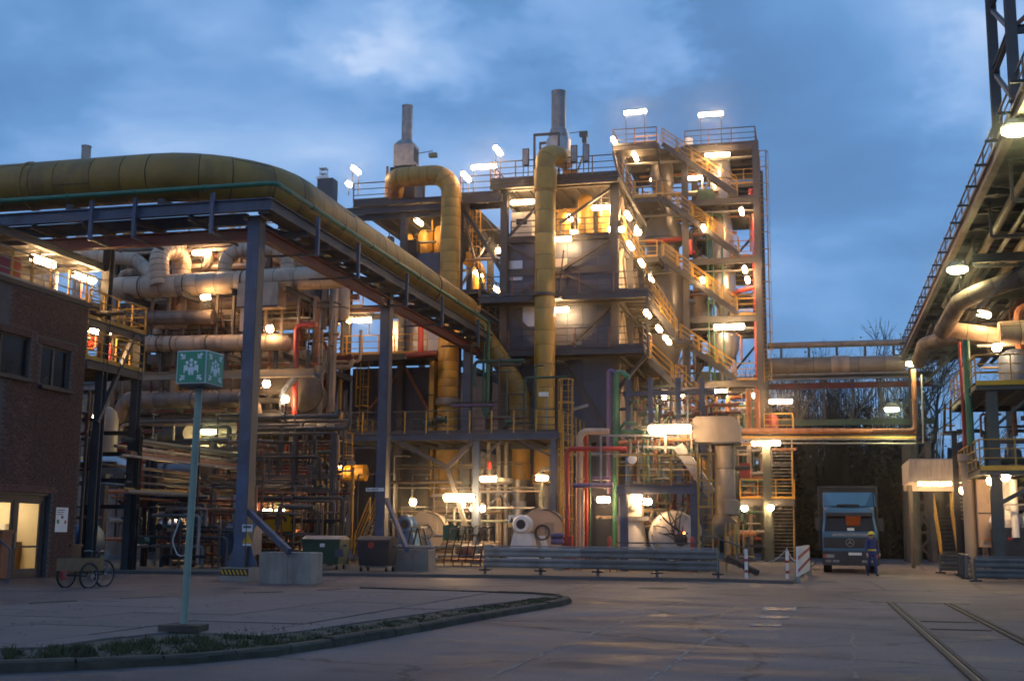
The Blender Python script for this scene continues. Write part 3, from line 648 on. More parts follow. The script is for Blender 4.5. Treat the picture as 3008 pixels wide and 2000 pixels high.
    d.part('frame', fr, 'black'); d.part('transom', MB().bx(BX-.13, BX-.05, ya, yb, o[3]-.09, o[3]-.01), 'steel_grey')
    gm_ = bpy.data.materials.new('clear_glass'); gm_.use_nodes = True; b_ = gm_.node_tree.nodes['Principled BSDF']; b_.inputs['Transmission Weight'].default_value = 1; b_.inputs['Roughness'].default_value = .02; b_.inputs['IOR'].default_value = 1.05; MATS['clear_glass'] = gm_
    for a, b in ((ya+fw, ym-.14), (ym+.08, yb-.24)): d.part('pane', MB().bx(BX-.195, BX-.185, a, b, .14, o[3]-.26), 'clear_glass')
    d.part('handle', MB().tube([(BX-.1, ym-.02, .95), (BX-.1, ym-.02, 1.45)], .02, 6), 'galv')
    y0, y1 = PX(163, 1500, BX).y, PX(198, 1500, BX).y; z0, z1 = PX(180, 1562, BX).z, PX(180, 1490, BX).z
    n = T('wall_notice', 'white printed notice board on the brick wall beside the door', 'notice', (BX+.02, y0, z0))
    n.part('board', MB().bx(BX+.016, BX+.035, y0, y1, z0, z1), 'sign_white'); q = MB()
    for k in range(3): q.bx(BX+.0352, BX+.038, y0+.06, y1-.2-.05*k, z1-.1-.07*k, z1-.075-.07*k)
    n.part('heading', q, 'steel_grey'); n.part('symbol', MB().bx(BX+.0352, BX+.038, y0+.06, y0+.2, z0+.28, z0+.42), 'sign_green'); n.part('symbol', MB().bx(BX+.0352, BX+.038, y0+.3, y0+.42, z0+.45, z0+.55), 'steel_blue'); n.part('symbol', MB().bx(BX+.0352, BX+.038, y0+.5, y0+.6, z0+.28, z0+.4), 'red')
    return ztop, yfar
BZ, BYF = brick_building()
# handrail and red box by the entrance
p = PZ(22, 1715); h = T('entrance_handrail', 'blue grey tubular handrail beside the glass door', 'handrail', p)
h.part('tube', MB().tube(fillet([p, p+V((0, 0, 1.0)), p+V((-.6, -.9, 1.9)), p+V((-.9, -1.4, 1.9))], .15), .03, 8), 'steel_blue')
p = PZ(0, 1702); solo('fire_box', MB().box(p+V((-.1, 0, .75)), (.5, .5, 1.4)).box(p+V((-.1, 0, 1.5)), (.56, .56, .1)), 'rust', 'rusty red box beside the entrance handrail', 'box', org=p)
p = PZ(186, 1703); fe = T('fire_extinguisher', 'red fire extinguisher standing behind the cargo tricycle', 'extinguisher', p); fe.part('cylinder', MB().lathe(p, [(0, 0), (.1, 0), (.1, .5), (.06, .58), (.04, .62), (0, .62)], 14), 'red'); fe.part('valve', MB().box(p+V((0, 0, .67)), (.12, .05, .08)), 'black')
p = PZ(195, 1690); wb = T('wheeled_bin', 'dark wheeled litter bin against the brick wall', 'bin', p); mb = MB(); mb.add([(p.x+x*(.26+.05*k), p.y+y*(.28+.05*k), p.z+z) for k, z in ((0, .05), (1, 1.0)) for x, y in ((-1, -1), (1, -1), (1, 1), (-1, 1))], [(3, 2, 1, 0), (4, 5, 6, 7), (0, 1, 5, 4), (1, 2, 6, 5), (2, 3, 7, 6), (3, 0, 4, 7)]); wb.part('body', mb, 'bin_dark'); wb.part('lid', MB().box(p+V((0, 0, 1.04)), (.7, .74, .07)), 'bin_dark')
# ------------------------------------------------------------ cargo tricycle
def wheel(t, c, ax, R, nm='wheel'):
    c = V(c); ax = V(ax).normalized(); a = ax.orthogonal().normalized(); b = ax.cross(a)
    ringp = [c+(a*math.cos(k*PI/14)+b*math.sin(k*PI/14))*R for k in range(29)]
    w = t.part(nm, MB().tube([c-ax*.03, c+ax*.03], .035, 8), 'galv')
    t.part('tyre', MB().tube(ringp, .032, 6, cap=False), 'rubber', w)
    rim = [c+(p-c)*.92 for p in ringp]; t.part('rim', MB().tube(rim, .012, 5, cap=False), 'galv', w)
    s = MB()
    for k in range(12): s.tube([c, c+(ringp[int(k*28/12)]-c)*.92], .005, 3, cap=False)
    t.part('spokes', s, 'galv', w)
def tricycle():
    r = PZ(304, 1722); l = PZ(200, 1727); ax = (r-l); ax.z = 0; d = ax.normalized(); s = V((-d.y, d.x, 0)); o = r.copy()
    t = T('cargo_tricycle', 'cargo tricycle with wooden load box parked before the brick building', 'tricycle', l)
    R = .36
    wheel(t, r+V((0, 0, R)), s, R); f = l+d*.35
    wheel(t, f+s*(-.38)+V((0, 0, .33)), s, .33); wheel(t, f+s*.45+V((0, 0, .33)), s, .33)
    fr = MB(); hb = r+V((0, 0, R)); seat = hb-d*.28+V((0, 0, .52)); bb = hb-d*.55+V((0, 0, -.06)); hd = f+d*.62+V((0, 0, .78))
    for a, b in ((hb, seat), (hb, bb), (bb, seat), (bb, hd), (hd, f+d*.3+V((0, 0, .33))), (seat-V((0, 0, .15)), hd-V((0, 0, .05)))): fr.tube([a, b], .03, 6)
    t.part('frame', fr, 'black'); t.part('saddle', MB().box(seat+V((0, 0, .06)), (.26, .15, .07), math.atan2(d.y, d.x)), 'rubber')
    t.part('handlebar', MB().tube([hd+s*.3-d*.15+V((0, 0, .2)), hd+s*.25+V((0, 0, .22)), hd+V((0, 0, .16)), hd-s*.25+V((0, 0, .22)), hd-s*.3-d*.15+V((0, 0, .2))], .016, 6), 'galv')
    t.part('crank', MB().tube([bb+s*.1, bb-s*.1], .08, 10), 'galv')
    c = f+d*.05+V((0, 0, .48)); rz = math.atan2(d.y, d.x); bx_ = MB()
    bx_.box(c, (1.0, .74, .04), rz)
    t.part('load_floor', bx_, 'wood')
    for k, (o2, sz) in enumerate(((s*.36, (1.0, .03, .3)), (s*-.36, (1.0, .03, .3)), (d*.49, (.03, .70, .3)), (d*-.49, (.03, .70, .3)))): t.part('side_board', MB().box(c+o2+V((0, 0, .17)), sz, rz), 'wood')
    t.part('axle', MB().tube([f+s*.48+V((0, 0, .33)), f-s*.42+V((0, 0, .33))], .025, 6), 'black')
tricycle()
# blue motor drum at the corner of the brick building
p = PZ(252, 1668); t = T('blue_drum_motor', 'blue horizontal drum motor on a skid beside the brick corner', 'motor', p)
t.part('drum', MB().lathe(p+V((-1.0, 0, 1.15)), [(0, 0), (.55, .02), (.62, .1), (.62, 1.3), (.5, 1.5), (.25, 1.6), (0, 1.6)], 20, (1, 0, 0)), 'blue'); t.part('skid', MB().bx(p.x-1.1, p.x+.7, p.y-.45, p.y+.45, .11, .5), 'blue')
for k in range(6): t.part('cooling_rib', MB().lathe(p+V((-.8+.22*k, 0, 1.15)), [(.62, 0), (.66, .01), (.66, .04), (.62, .05)], 20, (1, 0, 0)), 'blue')
# ------------------------------------------------------------ assembly point sign
def assembly_sign():
    p = PZ(538, 1872); t = T('assembly_sign', 'green cube assembly point sign on a pale green pole', 'sign', p)
    t.part('base_plate', MB().box(p+V((0, 0, .14)), (.62, .42, .10), .15), 'kerb')
    z1 = PY(470, 1040, p.y).z; S = .50; kS = S/.56; z0 = z1-S
    top = V((p.x+.06, p.y, 0))
    t.part('pole', MB().tube([p+V((0, 0, .2)), (top.x, top.y, z0+.02)], .055, 14), 'pole_green')
    rz = math.radians(-2.7); c = V((top.x, top.y, (z0+z1)/2)); bx_ = t.part('cube', MB().box(c, (S, S, S), rz), 'sign_white')
    t.part('bottom_tray', MB().box(V((c.x, c.y, z0-.02)), (S*.9, S*.9, .035), rz), 'black')
    for k in range(4):
        a = rz+k*PI/2; n = V((math.sin(a), -math.cos(a), 0)); ex = V((math.cos(a), math.sin(a), 0)); ey = V((0, 0, 1)); o = c+n*(S/2+.006)
        pan = t.part('sign_panel', MB().poly([(-.235, -.235), (.235, -.235), (.235, .235), (-.235, .235)], o, ex, ey, .004), 'sign_green', bx_)
        pic = MB(); o2 = o+n*.004; ex0, ey0 = ex, ey; ex = ex*kS*1.02; ey = ey*kS*1.02
        def disc(x, y, r): pic.poly([(x+r*math.cos(q*PI/8), y+r*math.sin(q*PI/8)) for q in range(16)], o2, ex, ey, .002)
        def rect(x0, x1, y0, y1): pic.poly([(x0, y0), (x1, y0), (x1, y1), (x0, y1)], o2, ex, ey, .002)
        disc(0, .11, .033); disc(-.078, .072, .031); disc(.078, .072, .031); disc(0, .036, .031)
        rect(-.137, -.062, -.06, .03); rect(.062, .137, -.06, .03); rect(-.137, -.115, -.1, -.06); rect(.115, .137, -.1, -.06); rect(-.055, .055, -.09, -.003); rect(-.045, -.008, -.135, -.09); rect(.008, .045, -.135, -.09)
        for sx in (-1, 1):
            for sy in (-1, 1):
                tipx, tipy = sx*.115, sy*.135
                w = .022; tl = (tipx+sx*.085, tipy+sy*.085)
                pic.poly([(tipx+sx*.02+w*.7*sx*-1, tipy+sy*.02+w*.7*sy), (tl[0]-w*.7*sx, tl[1]+w*.7*sy), (tl[0]+w*.7*sx, tl[1]-w*.7*sy), (tipx+sx*.02+w*.7*sx, tipy+sy*.02-w*.7*sy)][::(1 if sx*sy > 0 else -1)], o2, ex, ey, .002)
                pic.poly([(tipx, tipy), (tipx+sx*.09, tipy), (tipx+sx*.065, tipy+sy*.025), (tipx+sx*.025, tipy+sy*.065), (tipx, tipy+sy*.09)][::(1 if sx*sy > 0 else -1)], o2, ex, ey, .002)
        t.part('pictogram', pic, 'sign_white', bx_)
assembly_sign()
# ============================================================ PIPE BRIDGE (near, on blue box columns)
BCX, BAY = -18.1, 36.6
def pipe_bridge():
    t = T('pipe_bridge', 'blue grey steel pipe bridge on box columns turning the corner over the yard', 'pipe bridge', (BCX, BAY, 0))
    for y in (BAY, 49.6, 62.6):
        c = t.part('column', MB().bx(BCX-.21, BCX+.21, y-.21, y+.21, .40, 12.05), 'steel_blue')
        t.part('flange_plate', MB().bx(BCX+.212, BCX+.235, y-.24, y+.24, .42, 12.03), 'steel_grey', c)
        t.part('head_plate', MB().bx(BCX-.35, BCX+.35, y-.35, y+.35, 11.97, 12.04), 'steel', c)
        for zs_ in (4.1, 8.0):
            sp2 = t.part('splice_plate', MB().bx(BCX-.17, BCX+.17, y-.226, y-.212, zs_-.4, zs_+.4), 'steel_blue', c); bb = MB()
            for i in (-.11, .11):
                for j in (-.3, -.12, .12, .3): bb.bx(BCX+i-.025, BCX+i+.025, y-.25, y-.226, zs_+j-.025, zs_+j+.025)
            t.part('bolts', bb, 'steel_grey', c)
        for s in (-1, 1):
            g = MB(); g.poly([(0, 0), (.35, 0), (0, .9)], (BCX+s*.21, y+.015, .45), (s, 0, 0), (0, 0, 1), .03); t.part('gusset', g, 'steel_blue', c)
    x = BCX-42
    while x < BCX-10: t.part('column', MB().bx(x-.2, x+.2, BAY-.2, BAY+.2, 0, 12.05), 'steel_blue') if x < BCX-30 else None; x += 14
    # leg A along X (to the left), leg B along Y (away)
    for dy in (-.85, .85): t.part('main_beam', MB().ib((BCX-45, BAY+dy, 12.25), (BCX+(.95 if dy < 0 else -.75), BAY+dy, 12.25), .22, .42), 'steel_blue')
    for dx in (-.85, .85): t.part('main_beam', MB().ib((BCX+dx, BAY+(-.72 if dx > 0 else 1.1), 12.253), (BCX+dx, 66, 12.253), .22, .42), 'steel')
    t.part('red_beam', MB().ib((BCX-14.2, BAY+.2, 11.53), (BCX-.25, BAY+.2, 11.53), .3, .42), 'red_beam'); t.part('red_beam', MB().ib((BCX+.1, BAY+.25, 11.533), (BCX+.1, 64, 11.533), .3, .42), 'red_beam')
    t.part('duct_tray', MB().bx(BCX-45, BCX-.6, BAY-.45, BAY+.6, 12.47, 12.57), 'black'); t.part('duct_tray', MB().bx(BCX-.45, BCX+.6, BAY+1.0, 65, 12.475, 12.575), 'black')
    me = MB().ib((0, -1.0, 0), (0, 1.0, 0), .14, .2).mesh('cross_beam', (0, 0, 0), 'steel'); me2 = MB().ib((-1.0, 0, 0), (1.0, 0, 0), .14, .2).mesh('cross_beam', (0, 0, 0), 'steel')
    for k in range(1, 21): t.inst('cross_beam', me, (BCX-2.0*k, BAY, 11.93))
    for k in range(1, 15): t.inst('cross_beam', me2, (BCX, BAY+2.0*k, 11.93))
    # pipe saddles
    for k in range(1, 8): t.part('pipe_saddle', MB().bx(BCX-3.6*k-.12, BCX-3.6*k+.12, BAY-.1, BAY+1.0, 12.58, 12.91), 'steel')
    for k in range(1, 8): t.part('pipe_saddle', MB().bx(BCX-.85, BCX-.15, BAY+3.6*k-.12, BAY+3.6*k+.12, 12.58, 12.91), 'steel')
    # hangers on the outside with thin outriggers
    for px in (268, 395, 622): 
        q = PY(px, 640, BAY-1.05); t.part('hanger', MB().beam((q.x, BAY-1.05, 11.3), (q.x, BAY-1.05, 12.7), .12), 'steel_blue'); t.part('outrigger', MB().beam((q.x, BAY-1.05, 11.35), (q.x, BAY+.9, 11.35), .07), 'steel')
    for y in (39.2, 43.2, 49.0, 54.2, 60.6):
        t.part('hanger', MB().beam((BCX+1.12, y, 11.27), (BCX+1.12, y, 12.7), .12), 'steel_blue'); t.part('outrigger', MB().beam((BCX+1.12, y, 11.33), (BCX-.9, y, 11.33), .07), 'steel')
    for k in range(10): t.part('diagonal', MB().beam((BCX-.8, BAY+1+2.6*k, 12.1), (BCX+.8, BAY+3.6+2.6*k, 12.1), .08), 'steel')
    # bracing struts to the concrete blocks
    for y, px, py in ((BAY, 850, 1622), (49.6, 1196, 1616)):
        q = PZ(px, py, .95); t.part('brace', MB().beam((BCX+.25, y-.1, PY(755, 1505, y).z if y < 40 else 2.95), (q.x, q.y, .97), .13, .2), 'steel_blue')
    # hazard-striped plinths
    for y in (BAY, 49.6, 62.6):
        p = t.part('plinth', MB().bx(BCX-.5, BCX+.5, y-.5, y+.5, 0, .42), 'concrete')
        if y < 60:
            for k in range(7):
                x0 = BCX-.47+.135*k; t.part('hazard_stripe', MB().poly([(0, 0), (.06, 0), (-.02, .16), (-.08, .16)], (x0+.06, y-.503, .20), (1, 0, 0), (0, 0, 1), .003), 'sign_yellow', p)
            t.part('hazard_band', MB().bx(BCX-.49, BCX+.49, y-.502, y-.498, .17, .39), 'black', p)
    # signs on the columns
    def plate(px0, px1, py0, py1, y, m, th=.008):
        a = PY(px0, py1, y-.212); b = PY(px1, py0, y-.212); return MB().bx(a.x, b.x, y-.212-th, y-.212, a.z, b.z), a, b
    mb, a, b = plate(711, 742, 1540, 1561, BAY, 0); s = t.part('notice', mb, 'sign_white'); t.part('notice_text', MB().bx(a.x+.04, b.x-.04, BAY-.223, BAY-.2205, (a.z+b.z)/2, b.z-.04), 'steel_blue', s)
    a = PY(711, 1594, BAY-.214); b = PY(742, 1567, BAY-.214)
    t.part('warning_triangle', MB().poly([(a.x, a.z), (b.x, a.z), ((a.x+b.x)/2, b.z)], (0, BAY-.213, 0), (1, 0, 0), (0, 0, 1), .006), 'sign_yellow')
    mb, a, b = plate(713, 738, 1596, 1602, BAY, 0); t.part('notice', mb, 'sign_white')
    a = PY(1075, 1443, 49.38); b = PY(1129, 1432, 49.38); s = T('street_sign', 'white street name plate on the second bridge column', 'sign', a); s.part('plate', MB().bx(a.x, b.x, 49.365, 49.375, a.z, b.z), 'sign_white')
    cu_ = bpy.data.curves.new('lettering', 'FONT'); cu_.body = 'Straße 8'; cu_.size = (b.z-a.z)*.95; cu_.extrude = .001; cu_.materials.append(MATS['black']); fo = bpy.data.objects.new('font', cu_); COL.objects.link(fo); dg = bpy.context.evaluated_depsgraph_get(); lm = bpy.data.meshes.new_from_object(fo.evaluated_get(dg)); bpy.data.objects.remove(fo); co = bpy.data.objects.new('lettering', lm); COL.objects.link(co); co.parent = s.e
    co.rotation_euler = (PI/2, 0, 0); co.location = V((a.x+.05, 49.362, a.z+.035))-s.o
pipe_bridge()
# the big ochre pipe on the bridge
t = T('ochre_main_pipe', 'huge ochre yellow insulated pipe running along the near pipe bridge', 'pipe', (BCX, BAY, 12.75))
PR = .86; px3 = PY(1525, 1300, 64.0).x
clad(t, [(BCX-46, BAY+.45, 13.84), (BCX-.5, BAY+.45, 13.84), (BCX-.5, 63.2, 13.70)], PR, 1.25, 'pipe_yellow', bend=3.6, n=32, bn=9)
flange(t, (-27.2, BAY+.45, 13.84), (1, 0, 0), PR+.035, 'pipe_yellow', .12, 32, 'clamp_ring'); flange(t, (BCX-.5, 56.5, 13.735), (0, 1, 0), PR+.035, 'black', .1, 32, 'clamp_ring')
clad(t, [(BCX-.5, 62.6, 13.65), (BCX-.5, 64.6, 13.55), (px3-1.1, 64.6, 10.9), (px3, 64.0, 9.2), (px3, 64.0, 4.9)], .56, .62, 'pipe_yellow', bend=1.3, n=24, bn=6, name='elbow_section')
pipe('green_pipe', 'slim green pipe along the outer edge of the near pipe bridge', [(BCX-16.2, BAY-1.25, 11.25), (BCX-11.65, BAY-1.25, 11.25), (BCX-11.65, BAY-1.25, 12.83), (BCX+1.25, BAY-1.25, 12.83), (BCX+1.25, 62.2, 12.83), (BCX+1.25, 62.2, 7.9)], .085, 'green', bend=.25)
pipe('green_pipe', 'second slim green pipe dropping beside the bridge end', [(BCX+.8, 61.5, 12.75), (BCX+.8, 62.9, 12.75), (BCX+.8, 62.9, 7.9), (BCX+2.2, 62.9, 7.6)], .07, 'green', bend=.25)
# concrete ballast blocks
for i, (l, y, m) in enumerate((('big pale concrete block braced to the near bridge column', 34.95, 0), ('lower concrete block at the second bridge column', 47.4, 1))):
    a = PZ(760, 1709) if i == 0 else PZ(1150, 1675, .11); b = PZ(920, 1718) if i == 0 else PZ(1278, 1675, .11)
    y0 = (a.y+b.y)/2 if i == 0 else min(a.y, b.y); zz = 0.0 if i == 0 else .11; hh = .95 if i == 0 else .82
    t = T('concrete_block', l, 'concrete block', (a.x, y0, zz)); mb = MB(); x0, x1 = a.x, b.x; dpt = .9
    if i == 0: y0 = 34.9; x0, x1 = PY(760, 1700, 34.9).x, PY(912, 1700, 34.9).x
    c = .03; mb.poly([(x0, zz), (x1, zz), (x1, zz+hh-c), (x1-c, zz+hh), (x0+c, zz+hh), (x0, zz+hh-c)], (0, y0+dpt, 0), (1, 0, 0), (0, 0, 1), dpt); t.part('body', mb, 'concrete')
    t.part('lifting_eye', MB().tube([(x0+.5, y0+.4, zz+hh-.02), (x0+.5, y0+.4, zz+hh+.06), (x0+.62, y0+.4, zz+hh+.06), (x0+.62, y0+.4, zz+hh-.02)], .012, 5), 'rust')
    t.part('seam', MB().bx(x0+(x1-x0)*.55, x0+(x1-x0)*.555, y0-.004, y0, zz+.01, zz+hh-.05), 'black')
def dumpster(label, pxa, pxb, py, m, lidm, group, hh=1.35):
    a = PZ(pxa, py, .11); b = PZ(pxb, py, .11); w = b.x-a.x; y = (a.y+b.y)/2; x0 = a.x; z = .11; t = T('dumpster', label, 'dumpster', (x0+w/2, y, z), group); d = 1.0
    P = []
    for k, (zz, e) in enumerate(((.22, -.06), (.75, 0), (hh-.18, .02))): P += [(x0-e, y-e, z+zz), (x0+w+e, y-e, z+zz), (x0+w+e, y+d+e, z+zz), (x0-e, y+d+e, z+zz)]
    mb = MB(); mb.add(P, [(3, 2, 1, 0), (8, 9, 10, 11)]+[(4*j+i, 4*j+(i+1) % 4, 4*j+4+(i+1) % 4, 4*j+4+i) for j in range(2) for i in range(4)]); t.part('body', mb, m)
    lid = MB(); N = 8
    vs = [(x0-.05+(w+.1)*u, y-.06+(d+.12)*k/N, z+hh-.18+.16*math.sin(PI*k/N)) for k in range(N+1) for u in (0, 1)]
    lid.add(vs, [(2*k, 2*k+1, 2*k+3, 2*k+2) for k in range(N)], True); lid.add([vs[2*k] for k in range(N+1)], [tuple(range(N+1))]); lid.add([vs[2*k+1] for k in range(N, -1, -1)], [tuple(range(N+1))]); t.part('lid', lid, lidm)
    t.part('rim', MB().bx(x0-.07, x0+w+.07, y-.07, y-.03, z+hh-.24, z+hh-.16), m)
    for sx in (.12, w-.12):
        for sy in (.12, d-.12): t.part('castor', MB().tube([(x0+sx-.03, y+sy, z+.09), (x0+sx+.03, y+sy, z+.09)], .09, 12), 'rubber'); t.part('castor_fork', MB().bx(x0+sx-.045, x0+sx+.045, y+sy-.03, y+sy+.03, z+.13, z+.26), 'galv')
    for sx in (-1, 1): t.part('lifting_pin', MB().tube([(x0+w/2+sx*(w/2), y+d/2, z+.95), (x0+w/2+sx*(w/2+.14), y+d/2, z+.95)], .035, 8), 'galv')
    return t, x0, y, z, w
t, x0, y, z, w = dumpster('green waste dumpster with a pale curved lid behind the concrete block', 872, 1008, 1672, 'bin_green', 'galv', 'dumpsters')
t.part('label_plate', MB().bx(x0+.75, x0+.95, y-.03, y-.024, z+.88, z+1.02), 'sign_white'); t.part('label_plate', MB().bx(x0+1.4, x0+1.75, y-.03, y-.024, z+.5, z+.8), 'steel_blue')
t, x0, y, z, w = dumpster('dark waste dumpster with a red round sticker at the second column', 1038, 1150, 1678, 'bin_dark', 'bin_dark', 'dumpsters')
t.part('sticker', MB().poly([(.13*math.cos(k*PI/8), .13*math.sin(k*PI/8)) for k in range(16)], (x0+.55, y-.025, z+1.0), (1, 0, 0), (0, 0, 1), .005), 'red')
# blue control cabinet on legs
a = PZ(645, 1668, .11); b = PZ(716, 1668, .11); t = T('control_cabinet', 'blue grey sloping control cabinet on legs behind the first column', 'cabinet', a); w = b.x-a.x+.5; z = .11
mb = MB(); mb.poly([(0, z+.55), (1.0, z+.55), (1.0, z+1.8), (.55, z+1.8), (.25, z+1.6)], (a.x+w, a.y, 0), (0, 1, 0), (0, 0, 1), w); mb2 = MB(); mb2.v = [(x, y_, z_) for x, y_, z_ in mb.v]; mb2.f = mb.f; mb2.sm = mb.sm
mb2 = MB(); P2 = [(0, z+.55), (1.0, z+.55), (1.0, z+1.8), (.6, z+1.8), (.3, z+1.6)]; vs = [(a.x+x, a.y+yy, zz) for x in (0, w) for yy, zz in P2]; mb2.add(vs, [(0, 1, 2, 3, 4), (9, 8, 7, 6, 5)]+[(i, 5+i, 5+(i+1) % 5, (i+1) % 5) for i in range(5)]); t.part('housing', mb2, 'steel_blue')
for x in (.08, w-.08):
    for yy in (.08, .92): t.part('leg', MB().bx(a.x+x-.03, a.x+x+.03, a.y+yy-.03, a.y+yy+.03, z, z+.55), 'black')
t.part('window_panel', MB().bx(a.x+.45, a.x+.75, a.y+.14, a.y+.16, z+1.15, z+1.5), 'galv'); t.part('yellow_box', MB().bx(a.x+.42, a.x+.75, a.y-.05, a.y+.2, z+.1, z+.5), 'sign_yellow'); t.part('stretcher', MB().bx(a.x, a.x+w, a.y+.06, a.y+.1, z+.2, z+.25), 'black')
# ============================================================ LAMPS
def lamp(label, px, py, Y, L=1.3, d='x', kind='tube', post=None, r=.10, arm=None, group=None, roll=0.0):
    """one light fitting: glowing diffuser, housing, bracket or post"""
    c = PY(px, py, Y)
    dv = {'x': V((1, 0, 0)), 'y': V((0, 1, 0)), 'z': V((0, 0, 1)), 'xy': V((.6, .8, 0))}[d] if isinstance(d, str) else V(d).normalized()
    t = T({'tube': 'tube_lamp', 'big': 'tube_lamp', 'bulb': 'bulkhead_lamp', 'flood': 'flood_lamp'}[kind], label, 'lamp', c, group or {'tube': 'fluorescent tube lamps', 'big': 'fluorescent tube lamps', 'bulb': 'small bulkhead lamps', 'flood': 'flood lamps'}[kind])
    a, b = c-dv*L/2, c+dv*L/2
    if kind in ('tube', 'big'):
        t.part('diffuser', MB().tube([a, a+dv*.05, b-dv*.05, b], r, 8, radii=[r*.6, r, r, r*.6]), 'big_lamp' if kind == 'big' else 'tube_lamp')
        t.part('housing', MB().beam(a-dv*.04+V((0, 0, r+.015)), b+dv*.04+V((0, 0, r+.015)), r*1.0, .05), 'steel')
        for e, s in ((a, -1), (b, 1)): t.part('end_cap', MB().tube([e+dv*s*.005, e+dv*s*.07], r*.6, 8), 'steel')
    elif kind == 'bulb':
        t.part('diffuser', MB().lathe(c-V((0, 0, r*.9)), [(0, 0), (r*.6, r*.12), (r, r*.6), (r*1.05, r*1.2), (r*.8, r*1.7), (0, r*1.75)], 10), 'bulb_lamp')
        t.part('housing', MB().lathe(c+V((0, 0, r*.86)), [(r*.5, 0), (r*1.0, .01), (r*.8, r*.7), (0, r*.8)], 10), 'galv')
    else:
        t.part('diffuser', MB().lathe(c-V((0, 0, .12)), [(0, 0), (r*.7, .03), (r, .10), (r*.9, .20), (0, .21)], 14), 'flood_lamp')
        t.part('housing', MB().lathe(c+V((0, 0, .095)), [(r*1.05, 0), (r*1.12, .03), (r*.7, .22), (r*.25, .3), (0, .3)], 14), 'steel')
    if post is not None:  # vertical post(s) down (or up) by that many metres
        zt = c+V((0, 0, r+.03))
        n = 2 if L > 1.1 and kind != 'flood' and post > 0 else 1
        for k in range(n):
            q = (a.lerp(b, .08 if k == 0 else .92) if n == 2 else c)
            t.part('post', MB().tube([q-V((0, 0, r*.8)), q-V((0, 0, post))], .028, 6), 'steel')
    if arm is not None:
        q = c+V(arm); t.part('bracket', MB().tube([c+V((0, 0, r+.05)), q+V((0, 0, r+.05))], .03, 6), 'galv')
    return t
def ladder(t, x, y, z0, z1, m='rail_yellow', cage=True, face=-1, w=.5):
    """caged ladder: stiles, each rung, each hoop"""
    l = t.part('ladder', MB().beam((x-w/2, y, z0), (x-w/2, y, z1), .05).beam((x+w/2, y, z0), (x+w/2, y, z1), .05), m)
    me = MB().tube([(-w/2, 0, 0), (w/2, 0, 0)], .015, 5).mesh('rung', (0, 0, 0), m); z = z0+.3
    while z < z1-.1: t.inst('rung', me, (x, y, z), l); z += .3
    if cage:
        hp = [(-.33, 0, 0), (-.36, face*.35, 0), (-.2, face*.68, 0), (.2, face*.68, 0), (.36, face*.35, 0), (.33, 0, 0)]; hm = MB()
        for a, b in zip(hp, hp[1:]): hm.beam(a, b, .03, .05)
        hme = hm.mesh('cage_hoop', (0, 0, 0), m); z = z0+2.0
        while z < z1+.6: t.inst('cage_hoop', hme, (x, y, z), l); z += 1.1
        for hx, hy, _ in hp[1:5]: t.part('cage_bar', MB().beam((x+hx, y+hy, z0+2.0), (x+hx, y+hy, min(z1+.6, z-1.1)), .03), m, l)
    return l
def runs(t, x0, x1, y0, y1, z0, z1, n, mats, seed, rmin=.03, rmax=.12, vert=.4, turn=.6):
    """pipework: every run of pipe its own part"""
    rnd = random.Random(seed)
    for k in range(n):
        r = rnd.uniform(rmin, rmax)*rnd.choice((.6, .8, 1)); m = rnd.choice(mats)
        y = rnd.uniform(y0, y1)
        if rnd.random() < vert:
            x = rnd.uniform(x0, x1); za = rnd.uniform(z0, (z0+z1)/2) if rnd.random() < .5 else z0; zb = rnd.uniform((z0+z1)/2, z1); P = [(x, y, za), (x, y, zb)]
            if rnd.random() < turn: P.append((x+rnd.uniform(-2.5, 2.5), y, zb))
            if rnd.random() < turn*.6: P.append((P[-1][0], y+rnd.uniform(-.8, .8), zb))
        else:
            z = rnd.uniform(z0, z1); xa = rnd.uniform(x0, (x0+x1)/2); xb = rnd.uniform((x0+x1)/2, x1); P = [(xa, y, z), (xb, y, z)]
            if rnd.random() < turn: P.append((xb, y, max(z0, z+rnd.uniform(-2.5, 2))))
            if rnd.random() < turn*.5: P.insert(0, (xa, y, max(z0, z-rnd.uniform(.5, 2.5))))
        mb = MB(); mb.tube(fillet(P, r*2.5, 4), r, 8)
        if r > .05:
            for q in range(rnd.randint(0, 2)):
                i = rnd.randrange(len(P)-1); a, b = V(P[i]), V(P[i+1]); c = a.lerp(b, rnd.uniform(.2, .8)); dd = (b-a)
                if dd.length > .5: dd.normalize(); mb.tube([c-dd*.05, c+dd*.05], r*1.5, 10)
        t.part('pipe_run', mb, m)
def valve(t, c, r, m='green_dark', ax=(1, 0, 0)):
    c = V(c); ax = V(ax); v = t.part('valve', MB().tube([c-ax*r*2, c-ax*r, c, c+ax*r, c+ax*r*2], r, 10, radii=[r*1.6, r, r*1.3, r, r*1.6]), m)
    w = [c+V((0, -r*.3, 0))+V((math.cos(k*PI/6)*r*1.6, 0, math.sin(k*PI/6)*r*1.6))+V((0, -r*2.2, 0)) for k in range(13)]
    t.part('hand_wheel', MB().tube(w, r*.18, 5, cap=False).tube([c, c+V((0, -r*2.5, 0))], r*.25, 6), 'black', v)
def frame_cols(t, xs, ys, z0, z1, w=.32, m='steel'):
    for x in xs:
        for y in ys: t.part('column', MB().ib((x, y, z0), (x, y, z1), w, w, .04, up=(0, 1, 0)), m)
def brace(t, a, b, w=.14, m='steel'): t.part('brace', MB().beam(a, b, w), m)
def hbeam(t, a, b, w=.2, h=.35, m='steel'): t.part('beam', MB().ib(a, b, w, h), m)
